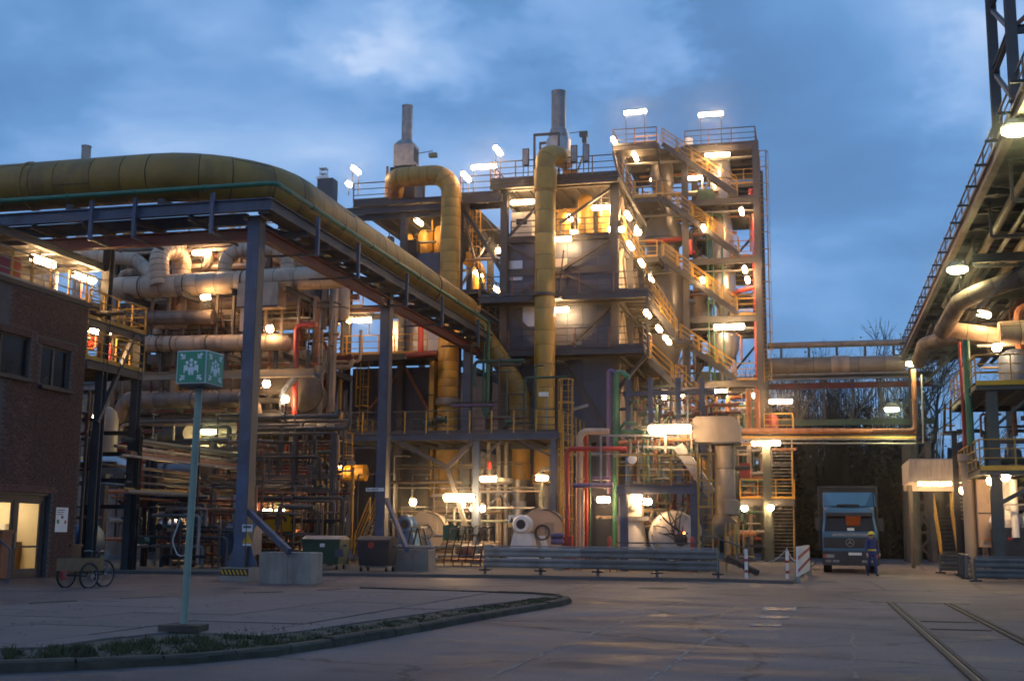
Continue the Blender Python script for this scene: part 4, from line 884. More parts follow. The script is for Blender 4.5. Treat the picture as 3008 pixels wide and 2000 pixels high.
def panels(t, x0, x1, y, z0, z1, nx, nz, m, th=.05, gap=.012, m2=None, seed=1):
    """sheet cladding on a face of constant y, each sheet a part"""
    rnd = random.Random(seed); w, h = (x1-x0)/nx, (z1-z0)/nz
    t.part('backing_sheet', MB().bx(x0, x1, y+.03, y+.06, z0, z1), 'steel')
    me = MB().bx(gap, w-gap, -th, 0, gap, h-gap); cache = {}
    for i in range(nx):
        for j in range(nz):
            mm = m2 if m2 and rnd.random() < .2 else m
            if mm not in cache: cache[mm] = me.mesh('cladding_panel', (0, 0, 0), mm)
            t.inst('cladding_panel', cache[mm], (x0+i*w, y+rnd.uniform(-.008, .008), z0+j*h))
def panels_x(t, x, y0, y1, z0, z1, ny, nz, m, th=.05, gap=.012, s=1):
    w, h = (y1-y0)/ny, (z1-z0)/nz; me = MB().bx(min(0, s*th), max(0, s*th), gap, w-gap, gap, h-gap).mesh('cladding_panel', (0, 0, 0), m)
    for i in range(ny):
        for j in range(nz): t.inst('cladding_panel', me, (x+random.uniform(-.006, .006), y0+i*w, z0+j*h))
# ============================================================ BOILER BLOCK WITH THE TALL STEEL CHIMNEY
FY = 66.0
X = lambda px, y=FY: PY(px, 1000, y).x
Z = lambda py, px=1640, y=FY: PY(px, py, y).z
def block_right():
    xl, xr = X(1479), X(1807); zT, zM, z3, z4, zB = Z(530), Z(692), Z(877), Z(1034), Z(1290); yb = 77.0
    t = T('boiler_block', 'blue clad boiler block with steel decks below the tall silver chimney', 'boiler house', (xl, FY, 0))
    for x in (xl, xr):
        for y in (FY, 71.5, yb): t.part('column', MB().ib((x, y, .11), (x, y, zT-.3), .42, .42, .05, up=(0, 1, 0)), 'steel_grey' if y == FY else 'steel')
    for z in (zT-.32, zM-.16, z3-.25, z4-.25, zB):
        hbeam(t, (xl+.2, FY, z), (xr-.2, FY, z), .2, .3, 'steel_grey'); hbeam(t, (xr, FY+.2, z-.003), (xr, yb-.2, z-.003), .2, .3); hbeam(t, (xl, FY+.2, z-.003), (xl, yb-.2, z-.003), .2, .3)
    # top deck and walkways
    deck(t, xl-.7, xr+.35, FY-.7, yb, zT, along='y'); railing(t, [(xl-.7, FY+4, zT), (xl-.7, FY-.7, zT), (xr+.35, FY-.7, zT), (xr+.35, FY+5, zT)], 1.1, 'rust', 1.5, top='steel')
    hbeam(t, (xl-.7, FY-.75, zT-.35), (xr+.3, FY-.75, zT-.35), .25, .35, 'steel_grey')
    deck(t, xl, xr, FY+.4, yb, zM, along='y'); railing(t, [(xl+.3, FY+.35, zM), (xr-.3, FY+.35, zM)], 1.05, 'steel_grey', 1.6)
    x3 = PY(1905, 900, FY-1.4).x; deck(t, X(1425), x3, FY-1.4, FY-.3, z3, .38, joists=True, along='y'); deck(t, xr+.25, x3, FY-.25, yb, z3, .30, along='x')
    railing(t, [(X(1425), FY-1.4, z3), (x3, FY-1.4, z3)], 1.1, 'rust', 1.9, top='steel')
    x4 = PY(1890, 1040, FY-1.4).x; deck(t, X(1418), x4, FY-1.4, FY-.3, z4, .38, along='y'); deck(t, xr+.25, x4, FY-.25, yb, z4, .30, along='x')
    railing(t, [(X(1418), FY-1.4, z4), (x4, FY-1.4, z4), (x4, FY+2, z4)], 1.1, 'rust', 1.9, top='steel')
    x5 = PY(1925, 1100, FY-1.4).x; t.part('edge_post', MB().beam((x3-.05, FY-1.4, z4-.6), (x3-.05, FY-1.4, z3), .12), 'steel'); brace(t, (x3-.1, FY-1.4, z4-.5), (X(1815), FY-.2, z4-2.2), .16)
    # cladding: front in three fields, joints visible
    f = FY+.35
    panels(t, xl+.15, xr-.15, f, z3+.05, zM-.10, 7, 3, 'clad_blue', m2='alu', seed=2); panels(t, xl+.15, xr-.15, f, z4+.05, z3+.02, 7, 2, 'clad_blue', m2='alu', seed=3); panels(t, xl+.15, xr-.15, f, zB, z4+.02, 7, 3, 'clad_blue', seed=4); panels(t, xl+.15, xr-.15, f+1.2, .3, zB, 5, 3, 'clad_blue', seed=5)
    for z in (zM-1.9, z3+1.55): t.part('stiffener', MB().bx(xl+.2, xr-.2, f-.22, f-.06, z-.1, z+.1), 'steel')
    panels_x(t, xr-.25, FY+.4, yb-.2, zB, zM-.3, 6, 8, 'beige_grey')
    # diagonals on the front
    for za, zb, k in ((z3+1.75, zM-.35, 1), (z3+.1, z3+1.4, 0), (z4, z3-.5, 1), (zB+.2, z4-.5, 0)):
        brace(t, (xl+.2, FY-.02, zb if k else za), ((xl+xr)/2-.3, FY-.02, za if k else zb), .16, 'steel_grey'); brace(t, (xr-.2, FY-.02, zb if k else za), ((xl+xr)/2+.3, FY-.02, za if k else zb), .16, 'steel_grey')
    brace(t, (xl+.2, FY+.1, zM+.1), (X(1580), FY+.1, zM+1.9), .14); brace(t, (X(1640), FY+.1, zM+.7), (xr-.2, FY+.1, zT-.6), .14)
    # side face: bracing, pale ducts behind it
    ys = (FY, 71.5, yb)
    for z0, z1 in ((zM, zT-.4), (z3, zM-.3), (z4, z3-.4), (zB, z4-.4)):
        for a, b in zip(ys, ys[1:]): brace(t, (xr, a+.2, z0), (xr, (a+b)/2, z1), .14, 'beige_grey'); brace(t, (xr, b-.2, z0), (xr, (a+b)/2, z1), .14, 'beige_grey')
    railing(t, [(x3, FY-.2, z3), (x3, yb, z3)], 1.1, 'rail_yellow', 1.9); railing(t, [(xr+.3, FY+.4, zM), (xr+.3, yb, zM)], 1.1, 'rail_yellow', 1.9)
    # equipment on the machine level
    a = X(1500, FY+1); t.part('control_cabinet', MB().bx(a, a+1.25, FY+.9, FY+1.8, zM+.02, zM+1.75), 'white'); t.part('cabinet_window', MB().bx(a+.3, a+.95, FY+.885, FY+.898, zM+1.0, zM+1.35), 'glass')
    t.part('pipe_shelf', MB().bx(a, a+1.4, FY+.8, FY+.9, zM+2.1, zM+2.15), 'steel')
    for px, r, h in ((1655, .42, 2.0), (1720, .45, 2.9), (1778, .42, 2.1)): t.part('yellow_vessel', MB().lathe((X(px, FY+2.2), FY+2.2, zM+.02), [(r*.8, 0), (r, .15), (r, h-.3), (r*.8, h-.1), (r*.4, h), (0, h)], 20), 'duct_yellow')
    runs(t, xl+.8, xr-.8, FY+2.8, FY+5, zM+.1, zT-.5, 22, ['duct_yellow', 'beige', 'darkpipe', 'steel'], 21, .04, .14)
    t.part('back_panel', MB().bx(xl+.2, xr-.2, yb-.2, yb-.1, zM+.3, zT-.6), 'beige_grey')
    # hopper framing below
    for px in (1530, 1700): t.part('hopper_leg', MB().ib((X(px), FY-.1, .11), (X(px), FY-.1, zB), .3, .3, .04, up=(0, 1, 0)), 'steel')
    ladder(t, X(1783, FY+1.5), FY+1.2, zM, zT-.2, 'galv', False)
    # boxes on the deck rails
    for px, m in ((1543, 0), (1688, 0), (1724, 0)):
        x = X(px, FY-.6); b = t.part('panel_box', MB().bx(x-.19, x+.19, FY-.85, FY-.72, zT+.75, zT+1.75), 'steel'); t.part('box_door', MB().bx(x-.15, x+.15, FY-.865, FY-.852, zT+.8, zT+1.7), 'galv', b)
        for s in (-.14, .14): t.part('box_leg', MB().tube([(x+s, FY-.78, zT), (x+s, FY-.78, zT+.75)], .03, 6), 'steel_blue', b)
    return t, xl, xr, zT, zM, z3, z4, zB
BR, bxl, bxr, bzT, bzM, bz3, bz4, bzB = block_right()
# tall chimney with its support frame
cx = X(1639, 69.5); t = T('chimney', 'tall silver steel chimney with cone base above the boiler block', 'chimney', (cx, 69.5, bzT)); zc = lambda py: PY(1640, py, 69.5).z
t.part('flue', MB().lathe((cx, 69.5, 0), [(.44, zc(385)), (.445, zc(330)), (.44, zc(276)), (.46, zc(275)), (.46, zc(270)), (.40, zc(270)), (.40, zc(290))], 28), 'galv')
t.part('cone', MB().lathe((cx, 69.5, 0), [(.62, zc(408)), (.60, zc(398)), (.53, zc(384)), (.445, zc(378))], 28), 'galv')
t.part('drum', MB().lathe((cx, 69.5, 0), [(.72, zc(470)), (.74, zc(412)), (.60, zc(406))], 28), 'alu')
for s in (-1, 1):
    for q in (-1, 1): t.part('frame_post', MB().beam((cx-.5+s*.75, 69.2+q*.8, bzT), (cx-.5+s*.75, 69.2+q*.8, zc(410)), .12), 'steel')
for q in (-1, 1): t.part('frame_beam', MB().beam((cx-1.3, 69.2+q*.8, zc(410)), (cx+.3, 69.2+q*.8, zc(410)), .14), 'steel'); t.part('frame_beam', MB().beam((cx-1.3, 69.2+q*.8, zc(480)), (cx+.3, 69.2+q*.8, zc(480)), .12), 'steel')
t.part('damper', MB().box((cx+.9, 68.8, bzT+.9), (.9, .6, .9)), 'duct_yellow'); t.part('damper', MB().lathe((cx+1.5, 67.6, bzT), [(.7, 0), (.7, .25), (.5, .5), (0, .62)], 20), 'duct_yellow')
mk = X(1715, 69); t.part('service_pole', MB().tube([(mk, 69, bzT), (mk, 69, zc(405))], .04, 6).tube([(X(1672, 69), 69, zc(402)), (mk, 69, zc(400))], .03, 6), 'galv')
t.part('hoist', MB().box((mk, 69, zc(408)), (.5, .3, .3)).box((mk+.05, 69, zc(425)), (.25, .3, .4)), 'steel_green'); t.part('stair_rail', MB().beam((X(1672, 68.5), 68.5, bzT), (X(1712, 68.5), 68.5, bzT+2.1), .06, .2), 'rail_yellow')
# duct from the chimney base down the front of the block
dx = X(1600, 64.1); t = T('yellow_flue_duct', 'yellow insulated flue duct running down the front of the boiler block', 'duct', (dx, 64.1, 0)); zd = lambda py: PY(1600, py, 64.1).z
clad(t, [(X(1660, 68.6), 68.6, PY(1650, 462, 68).z), (dx+.5, 64.9, zd(447)), (dx, 64.1, zd(447)-.15), (dx, 64.1, zd(1395))], .57, 1.05, 'duct_yellow', bend=1.0, n=28, bn=8)
flange(t, (dx, 64.1, (zd(500)+zd(560))/2), (0, 0, 1), .65, 'duct_yellow', zd(500)-zd(560), 28, 'sleeve'); flange(t, (dx, 64.1, zd(868)), (0, 0, 1), .70, 'steel', .14, 28, 'support_ring'); flange(t, (dx, 64.1, zd(1408)), (0, 0, 1), .62, 'duct_yellow', .5, 28, 'sleeve')
t.part('reducer', MB().lathe((dx, 64.1, 0), [(.58, zd(1425)), (.5, zd(1440)), (.42, zd(1490)), (.42, zd(1500))], 24), 'alu'); t.part('support_bracket', MB().bx(dx-.9, dx+.9, 64.0, 64.6, zd(868)-.2, zd(868)-.06), 'steel')
t.part('stay_wire', MB().tube([(X(1652, 64), 64.3, zd(735)), (X(1636, 64), 64.3, zd(868))], .04, 6), 'steel')
# the ochre elbow's lower end
e = T('silver_reducer', 'tapered silver duct below the short ochre sleeve', 'duct', (px3, 64, 0))
flange(e, (px3, 64, zd(1385)), (0, 0, 1), .64, 'duct_yellow', .9, 28, 'sleeve'); flange(e, (px3, 64, zd(1320)), (0, 0, 1), .60, 'duct_yellow', 1.4, 28, 'sleeve')
e.part('reducer', MB().lathe((px3-.02, 64, 0), [(.52, zd(1402)), (.44, zd(1440)), (.34, zd(1470)), (.34, zd(1500)), (.40, zd(1560)), (.5, .2)], 24), 'alu'); e.part('white_band', MB().lathe((px3-.02, 64, 0), [(.43, zd(1488)), (.43, zd(1472)), (.3, zd(1472))], 20), 'white')
# ============================================================ LEFT BOILER BLOCK
def block_left():
    xl, xr = X(1021), X(1345); zT, zD, zE, zB = Z(590, 1200), Z(920, 1100), Z(1058, 1100), Z(1300, 1100); yb = 80.0
    t = T('boiler_block', 'boiler block with dark blue cladding behind the near pipe bridge', 'boiler house', (xl, FY, 0))
    for x in (xl, X(1180), xr):
        for y in (FY, 73, yb): t.part('column', MB().ib((x, y, .11), (x, y, zT-.3), .36, .36, .04, up=(0, 1, 0)), 'steel_grey' if y == FY else 'steel')
    deck(t, X(1035), xr+.3, FY-.5, yb, zT, along='y'); railing(t, [(X(1035), FY-.5, zT), (X(1140), FY-.5, zT)], 1.1, 'rust', 1.5, top='steel'); railing(t, [(X(1352), FY-.5, zT), (X(1468), FY-.5, zT)], 1.1, 'rust', 1.6, top='steel')
    deck(t, xr+.3, X(1474), FY-.5, FY+1.0, zT, .5, along='y')
    for z in (zT-.9, zD-.2, zE-.2, zB): hbeam(t, (xl+.2, FY, z), (xr-.2, FY, z), .2, .34, 'steel'); hbeam(t, (xr, FY+.2, z-.004), (xr, yb, z-.004), .2, .3)
    hbeam(t, (xl-.5, FY-.3, zT-.55), (X(1300), FY-.3, zT-.55), .2, .4, 'steel')
    brace(t, (xr+.2, FY+.2, zT-.7), (X(1472), FY+.2, PY(1470, 800, FY).z), .2, 'steel_grey')
    xd = X(925); deck(t, xd, X(1290), FY-2.2, FY-.3, zE, .34, along='y'); railing(t, [(xd, FY-.4, zE), (xd, FY-2.2, zE), (X(1290), FY-2.2, zE)], 1.1, 'rail_yellow', 1.0); deck(t, X(880), X(1100), FY-2.0, FY-.3, zD, .3, along='y'); railing(t, [(X(880), FY-2.0, zD), (X(1100), FY-2.0, zD)], 1.1, 'rail_yellow', 1.3)
    panels(t, xl+.2, xr-.2, FY+.5, zB-.2, zE-.4, 5, 3, 'clad_blue', seed=8); panels(t, X(1120), xr-.2, FY+.5, zE+.05, zD-.4, 4, 2, 'alu', seed=9); panels(t, xl+.2, xr-.2, FY+1.2, .3, zB-.25, 5, 3, 'clad_blue', seed=6); panels(t, X(1150), xr-.2, FY+.9, zD+1.4, zT-3.0, 3, 3, 'clad_blue', seed=12)
    brace(t, (X(1085), FY, zB+1.8), (X(1190), FY, zE-.4), .14, 'rust'); brace(t, (X(1190), FY, zE-.4), (X(1275), FY, zB+1.4), .14, 'rust'); brace(t, (xl, FY-1, zE-.5), (X(1010), FY-1.5, zB+.8), .12)
    for k, (px, r, z0, h) in enumerate(((1190, .42, zT-4.6, 3.4), (1245, .5, zT-5.4, 4.4), (1290, .45, zT-5.4, 4.6), (1110, .4, zT-4.6, 3.0))): t.part('yellow_vessel', MB().lathe((X(px, FY+3), FY+3, z0), [(r*.7, 0), (r, .2), (r, h-.4), (r*.7, h-.1), (0, h)], 18), 'duct_yellow')
    t.part('switch_box', MB().bx(X(1175, FY+1), X(1222, FY+1), FY+.7, FY+1.4, zT-3.6, zT-2.2), 'black'); hbeam(t, (X(1180), FY, zT-5.6), (xr, FY, zT-5.6), .2, .4)
    runs(t, X(1060), xr-.3, FY+1.5, FY+6, zT-5.4, zT-.8, 30, ['duct_yellow', 'darkpipe', 'steel', 'beige'], 31, .04, .13)
    # gallery on the right side, running away
    ys = (FY, 73, yb)
    for z0, z1 in ((zT-5.4, zT-.7), (zD, zT-5.8)):
        for a, b in zip(ys, ys[1:]):
            brace(t, (xr, a+.2, z0), (xr, b-.2, z1), .13, 'galv'); brace(t, (xr, b-.2, z0), (xr, a+.2, z1), .13, 'galv')
    deck(t, xr+.15, xr+1.3, FY, yb, zT-5.5, .26); railing(t, [(xr+1.3, FY, zT-5.5), (xr+1.3, yb, zT-5.5)], 1.1, 'rail_yellow', 1.7)
    ladder(t, X(1395, FY+3), FY+3, zT-5.5, zT, 'rail_yellow'); deck(t, xr+.15, xr+1.3, FY, yb, zD, .26); railing(t, [(xr+1.3, FY, zD), (xr+1.3, yb, zD)], 1.1, 'rail_yellow', 1.7)
    yp = t.part('yellow_riser', MB().tube(fillet([(X(1405, 72), 72, zT-8.2), (X(1405, 72), 72, zT-3.0), (X(1370, 72), 72, zT-2.2), (X(1345, 72), 72, zT-2.2)], 1.0, 8), .42, 20), 'duct_yellow')
    ladder(t, X(1070, FY-1), FY-.8, zB, zE-.2, 'rail_yellow')
    return t, xl, xr, zT, zD, zE, zB
BL, lxl, lxr, lzT, lzD, lzE, lzB = block_left()
# chimney on the left block
sx = X(1181, 69); t = T('chimney', 'pale chimney pipe on a square hood above the left boiler block', 'chimney', (sx, 69, lzT)); zc = lambda py: PY(1181, py, 69).z
t.part('flue', MB().lathe((sx, 69, 0), [(.33, zc(425)), (.33, zc(318)), (.355, zc(317)), (.355, zc(313)), (.29, zc(313))], 24), 'galv'); w = .62
mb = MB(); mb.add([(sx+a*s, 69+b*s, z) for s, z in ((w, zc(495)), (w, zc(432)), (.34, zc(416))) for a, b in ((-1, -1), (1, -1), (1, 1), (-1, 1))], [(3, 2, 1, 0), (8, 9, 10, 11)]+[(4*j+i, 4*j+(i+1) % 4, 4*j+4+(i+1) % 4, 4*j+4+i) for j in range(2) for i in range(4)]); t.part('hood', mb, 'galv')
t.part('louvre', MB().bx(sx+w, sx+w+.02, 68.6, 69.4, zc(480), zc(440)), 'black'); t.part('service_arm', MB().tube([(sx+w, 69, zc(455)), (sx+1.7, 69, zc(450)), (sx+1.7, 69, zc(462))], .03, 6).box((sx+1.75, 69, zc(463)), (.5, .3, .25)), 'steel_green')
for s in (-1, 1):
    for q in (-1, 1): t.part('frame_post', MB().beam((sx+s*.9, 69+q*.9, lzT), (sx+s*.9, 69+q*.9, zc(500)), .12), 'steel')
t.part('support_box', MB().bx(sx-.8, sx+.9, 68.3, 69.8, lzT, zc(500)), 'black')
dx1 = X(1318, 65.0); zd1 = lambda py: PY(1318, py, 65).z
t = T('yellow_gooseneck_duct', 'yellow gooseneck duct bending down from the left chimney', 'duct', (dx1, 65, 0))
clad(t, [(X(1150, 69), 68.8, zd1(512)), (X(1165, 66), 65.0, zd1(512)), (dx1, 65.0, zd1(512)), (dx1, 65.0, zd1(1400))], .58, .62, 'duct_yellow', bend=1.15, n=28, bn=10)
flange(t, (dx1, 65, zd1(1180)), (0, 0, 1), .70, 'galv', .35, 24, 'slide_damper'); flange(t, (dx1, 65, zd1(1380)), (0, 0, 1), .66, 'duct_yellow', 2.8, 28, 'sleeve')
hw = [V((dx1-1.15, 64.5, zd1(1160)))+V((.1*math.cos(k*PI/8), 0, .28*math.sin(k*PI/8))) for k in range(17)]; t.part('hand_wheel', MB().tube(hw, .025, 6, cap=False).tube([(dx1-1.15, 64.5, zd1(1160)), (dx1-.6, 64.6, zd1(1162))], .03, 6), 'black')
t.part('drum_base', MB().lathe((dx1-.1, 65, 0), [(.76, .11), (.76, zd1(1490)), (.7, zd1(1470))], 26), 'beige_grey'); t2 = t.part('side_duct', MB().bx(X(1270, 65), X(1283, 65), 64.6, 65.3, zd1(1460), zd1(1060)), 'duct_yellow')
# small far chimney behind the big pipe
q = PY(247, 540, 95); t = T('chimney', 'short pale chimney top showing above the big ochre pipe at left', 'chimney', (q.x, 95, 0)); t.part('flue', MB().lathe((q.x, 95, 0), [(.42, 0), (.42, PY(247, 435, 95).z), (.46, PY(247, 434, 95).z), (.46, PY(247, 430, 95).z), (.36, PY(247, 430, 95).z)], 20), 'beige')
q = PY(951, 500, 80); t = T('roof_cage', 'small white cage on the roof left of the gooseneck duct', 'cage', (q.x, 80, PY(951, 525, 80).z))
for a in (-.2, .2):
    for b in (-.2, .2): t.part('post', MB().beam((q.x+a, 80+b, PY(951, 526, 80).z), (q.x+a, 80+b, PY(951, 495, 80).z), .05), 'white')
t.part('support', MB().bx(q.x-.3, q.x+.9, 79.6, 80.6, PY(951, 640, 80).z, PY(951, 529, 80).z), 'steel'); t.part('ring', MB().box((q.x, 80, PY(951, 497, 80).z), (.55, .55, .06)).box((q.x, 80, PY(951, 512, 80).z), (.5, .5, .05)).box((q.x, 80, PY(951, 525, 80).z), (.9, .6, .15)), 'white')
# ============================================================ LOW PLATFORM IN FRONT
def low_platform():
    y0, y1 = 56.5, 63.0; xa, xb = X(1012, y0), X(1642, y0); z = PY(1300, 1273, y0).z
    t = T('low_platform', 'low steel platform with yellow railings carrying the yellow ducts', 'platform', (xa, y0, 0))
    for px in (1146, 1405, 1628):
        x = X(px, y0+.2); t.part('column', MB().ib((x, y0+.2, .11), (x, y0+.2, z-.3), .3, .3, .035, up=(0, 1, 0)), 'steel_blue'); t.part('column', MB().ib((x, y1, .11), (x, y1, z-.3), .3, .3, .035, up=(0, 1, 0)), 'steel')
    deck(t, xa, xb, y0, y1, z, .32, 'steel_blue', along='y', step=1.0); railing(t, [(xa, y1, z), (xa, y0, z), (xb, y0, z), (xb, y1, z)], 1.1, 'rail_yellow', 1.15, top='steel')
    f = y0+.1; n = PY(1315, 1372, f)
    brace(t, (X(1175, f), f, z-.35), (n.x, f, n.z), .2, 'steel_grey'); brace(t, (X(1395, f), f, z-.35), (n.x, f, n.z), .2, 'steel_grey'); q = PY(1368, 1545, f); brace(t, (n.x, f, n.z), (q.x, f, q.z), .2, 'steel_grey')
    brace(t, (X(1420, f), f, PY(1420, 1345, f).z), (X(1475, f), f, z-.4), .1); brace(t, (X(1530, f), f, z-.4), (X(1622, f), f, PY(1620, 1340, f).z), .1)
    ladder(t, X(1032, y0-.1), y0-.15, 2.2, z, 'rail_yellow', True); ladder(t, X(1660, y0), y0+.5, .3, z+2.6, 'rail_yellow', True)
    for px in (1645, 1676): t.part('ladder_stile', MB().beam((X(px, y0), y0+.3, .2), (X(px, y0), y0+.3, z+2.2), .06), 'rail_yellow')
    t.part('valve_tray', MB().bx(X(1305, y0), X(1430, y0), y0+1.2, y0+1.7, z+1.45, z+1.55), 'purple'); t.part('tray_teeth', MB().bx(X(1310, y0), X(1450, y0), y0+1.1, y0+1.25, z+1.6, z+1.66), 'black')
    for k, px in enumerate((1260, 1300, 1500)): valve(t, (X(px, y0+.8), y0+.8, z+.55+.2*(k % 2)), .13, 'green_dark')
    runs(t, X(1330, y0), X(1520, y0), y0+2.2, y1-.5, z+.1, z+4.2, 12, ['purple', 'green_dark', 'red_beam', 'darkpipe'], 41, .05, .12, .6)
    runs(t, xa+1, xb-1, y0+1.5, y1-.3, .4, z-.6, 34, ['darkpipe', 'brownpipe', 'galv', 'steel_green', 'beige_grey'], 42, .03, .11)
    for px in (1440, 1468, 1490): t.part('riser', MB().tube([(X(px, y1-1), y1-1, .2), (X(px, y1-1), y1-1, z)], .12, 12), 'galv')
    c = PY(1448, 1420, 59); t.part('round_tray', MB().lathe((c.x, 59, c.z), [(0, 0), (.9, 0), (1.0, .08), (1.0, .25), (.95, .25)], 22), 'galv')
    t.part('red_tank', MB().lathe((X(1442, 58), 58, PY(1442, 1378, 58).z), [(0, 0), (.11, .02), (.11, .35), (0, .4)], 12), 'red')
    fr = MB(); 
    for a, b in (((1410, 1445), (1515, 1445)), ((1515, 1445), (1512, 1560)), ((1470, 1448), (1425, 1495)), ((1470, 1448), (1498, 1490)), ((1410, 1445), (1410, 1560))):
        fr.beam(PY(a[0], a[1], 55.8), PY(b[0], b[1], 55.8), .09)
    t.part('pipe_frame', fr, 'galv')
    return z
lpz = low_platform()
# light pole with unlit head on the platform
q = X(1605, 56.8); t = T('unlit_pole_lamp', 'small unlit white lamp on a pole at the low platform corner', 'lamp', (q, 56.8, lpz)); zz = PY(1600, 1165, 56.8).z
t.part('pole', MB().tube([(q, 56.8, lpz), (q, 56.8, zz)], .035, 8), 'galv'); t.part('head', MB().box((q-.1, 56.7, zz+.1), (.42, .35, .2)), 'white')
a, b = PY(1683, 1202, 57.5), PY(1728, 1190, 57.5); t = T('unlit_tube_lamp', 'unlit grey tube lamp tilted beside the yellow caged ladder', 'lamp', a); t.part('housing', MB().beam(a, b, .2, .14), 'galv'); t.part('bracket', MB().tube([a, a+V((-.5, .3, -.5))], .03, 6), 'galv')
# ------------------------------------------------------------ fans
def fan(label, px, Y, motor_m, ped_m, scroll_m, R, group='fans'):
    c = PY(px, 1540, Y); z = c.z; t = T('fan', label, 'fan', (c.x, Y, .11), group)
    t.part('motor', MB().lathe((c.x, Y-.9, z), [(0, .05), (.22, .05), (.22, 0), (.34, 0), (.40, .08), (.40, .7), (.3, .8), (0, .8)], 22, (0, 1, 0)), motor_m); t.part('motor_grille', MB().lathe((c.x, Y-.88, z), [(0, .0), (.22, .0), (.22, .04)], 18, (0, 1, 0)), 'black')
    for k in range(5): t.part('cooling_rib', MB().lathe((c.x, Y-.75+.12*k, z), [(.40, 0), (.43, .01), (.43, .04), (.40, .05)], 22, (0, 1, 0)), motor_m)
    mb = MB(); mb.add([(c.x+a*w, Y-.75+b, zz) for w, zz in ((.75, .11), (.38, z-.4)) for a, b in ((-1, 0), (1, 0), (1, .9), (-1, .9))], [(3, 2, 1, 0), (4, 5, 6, 7), (0, 1, 5, 4), (1, 2, 6, 5), (2, 3, 7, 6), (3, 0, 4, 7)]); t.part('pedestal', mb, ped_m); t.part('name_plate', MB().bx(c.x-.15, c.x+.15, Y-.62, Y-.60, z-.75, z-.5), 'black')
    for k in range(5): q = c.x+.62+.06*k; t.part('pedestal_rib', MB().beam((q+.35, Y+.3, .2), (q-.02, Y+.3, z-.5), .05, .12), ped_m)
    cx, cz = c.x+.75, z-.35; pr = []
    pts = [(cx+R*(1+.12*k/20)*math.cos(PI*.5-k*2*PI/20*.98), cz+R*(1+.12*k/20)*math.sin(PI*.5-k*2*PI/20*.98)) for k in range(21)]
    t.part('scroll_housing', MB().poly(pts[::-1], (0, Y+1.1, 0), (1, 0, 0), (0, 0, 1), .8), scroll_m)
    t.part('scroll_rim', MB().tube([V((a, Y+.28, b)) for a, b in pts], .035, 6), 'steel_grey'); bl = MB()
    for a, b in pts[::2]: bl.bx(cx+(a-cx)*.9-.025, cx+(a-cx)*.9+.025, Y+.27, Y+.3, cz+(b-cz)*.9-.025, cz+(b-cz)*.9+.025)
    t.part('bolts', bl, 'galv'); t.part('inspection_door', MB().bx(cx+.1, cx+.55, Y+.27, Y+.298, cz-.1, cz+.45), 'beige_grey'); t.part('inlet_ring', MB().lathe((cx, Y+.2, cz), [(.28, .1), (.3, 0), (.36, 0), (.38, .1)], 20, (0, 1, 0)), 'steel_grey')
    t.part('warning_sign', MB().bx(c.x-.55, c.x-.33, Y-.1, Y-.09, z-.1, z+.25), 'sign_white'); t.part('warning_mark', MB().poly([(c.x-.52, z+.02), (c.x-.36, z+.02), (c.x-.44, z+.17)], (0, Y-.101, 0), (1, 0, 0), (0, 0, 1), .003), 'sign_yellow')
    return t
fan('pale fan with round motor facing the guard rail, on a white pedestal', 1543, 55.0, 'white', 'white', 'beige', 1.05); fan('blue fan motor beside the concrete block and the pipe skid', 1205, 57.0, 'blue', 'blue', 'beige_grey', .95)
for i, px in enumerate((1302, 1503)):
    a = PY(px, 1530, 55.2 if i else 63.9); Yp = 55.2 if i else 63.9; s = .3; t = T('warning_sign', ['warning sign on the drum base of the gooseneck duct', 'warning sign beside the white fan pedestal'][i], 'sign', a); t.part('plate', MB().bx(a.x-.17, a.x+.17, Yp, Yp+.01, a.z-.28, a.z+.28), 'sign_white'); t.part('triangle', MB().poly([(-.13, -.08), (.13, -.08), (0, .2)], (a.x, Yp-.001, a.z), (1, 0, 0), (0, 0, 1), .004), 'green_dark'); t.part('strip', MB().bx(a.x-.16, a.x+.16, Yp-.005, Yp-.001, a.z-.26, a.z-.12), 'sign_yellow')
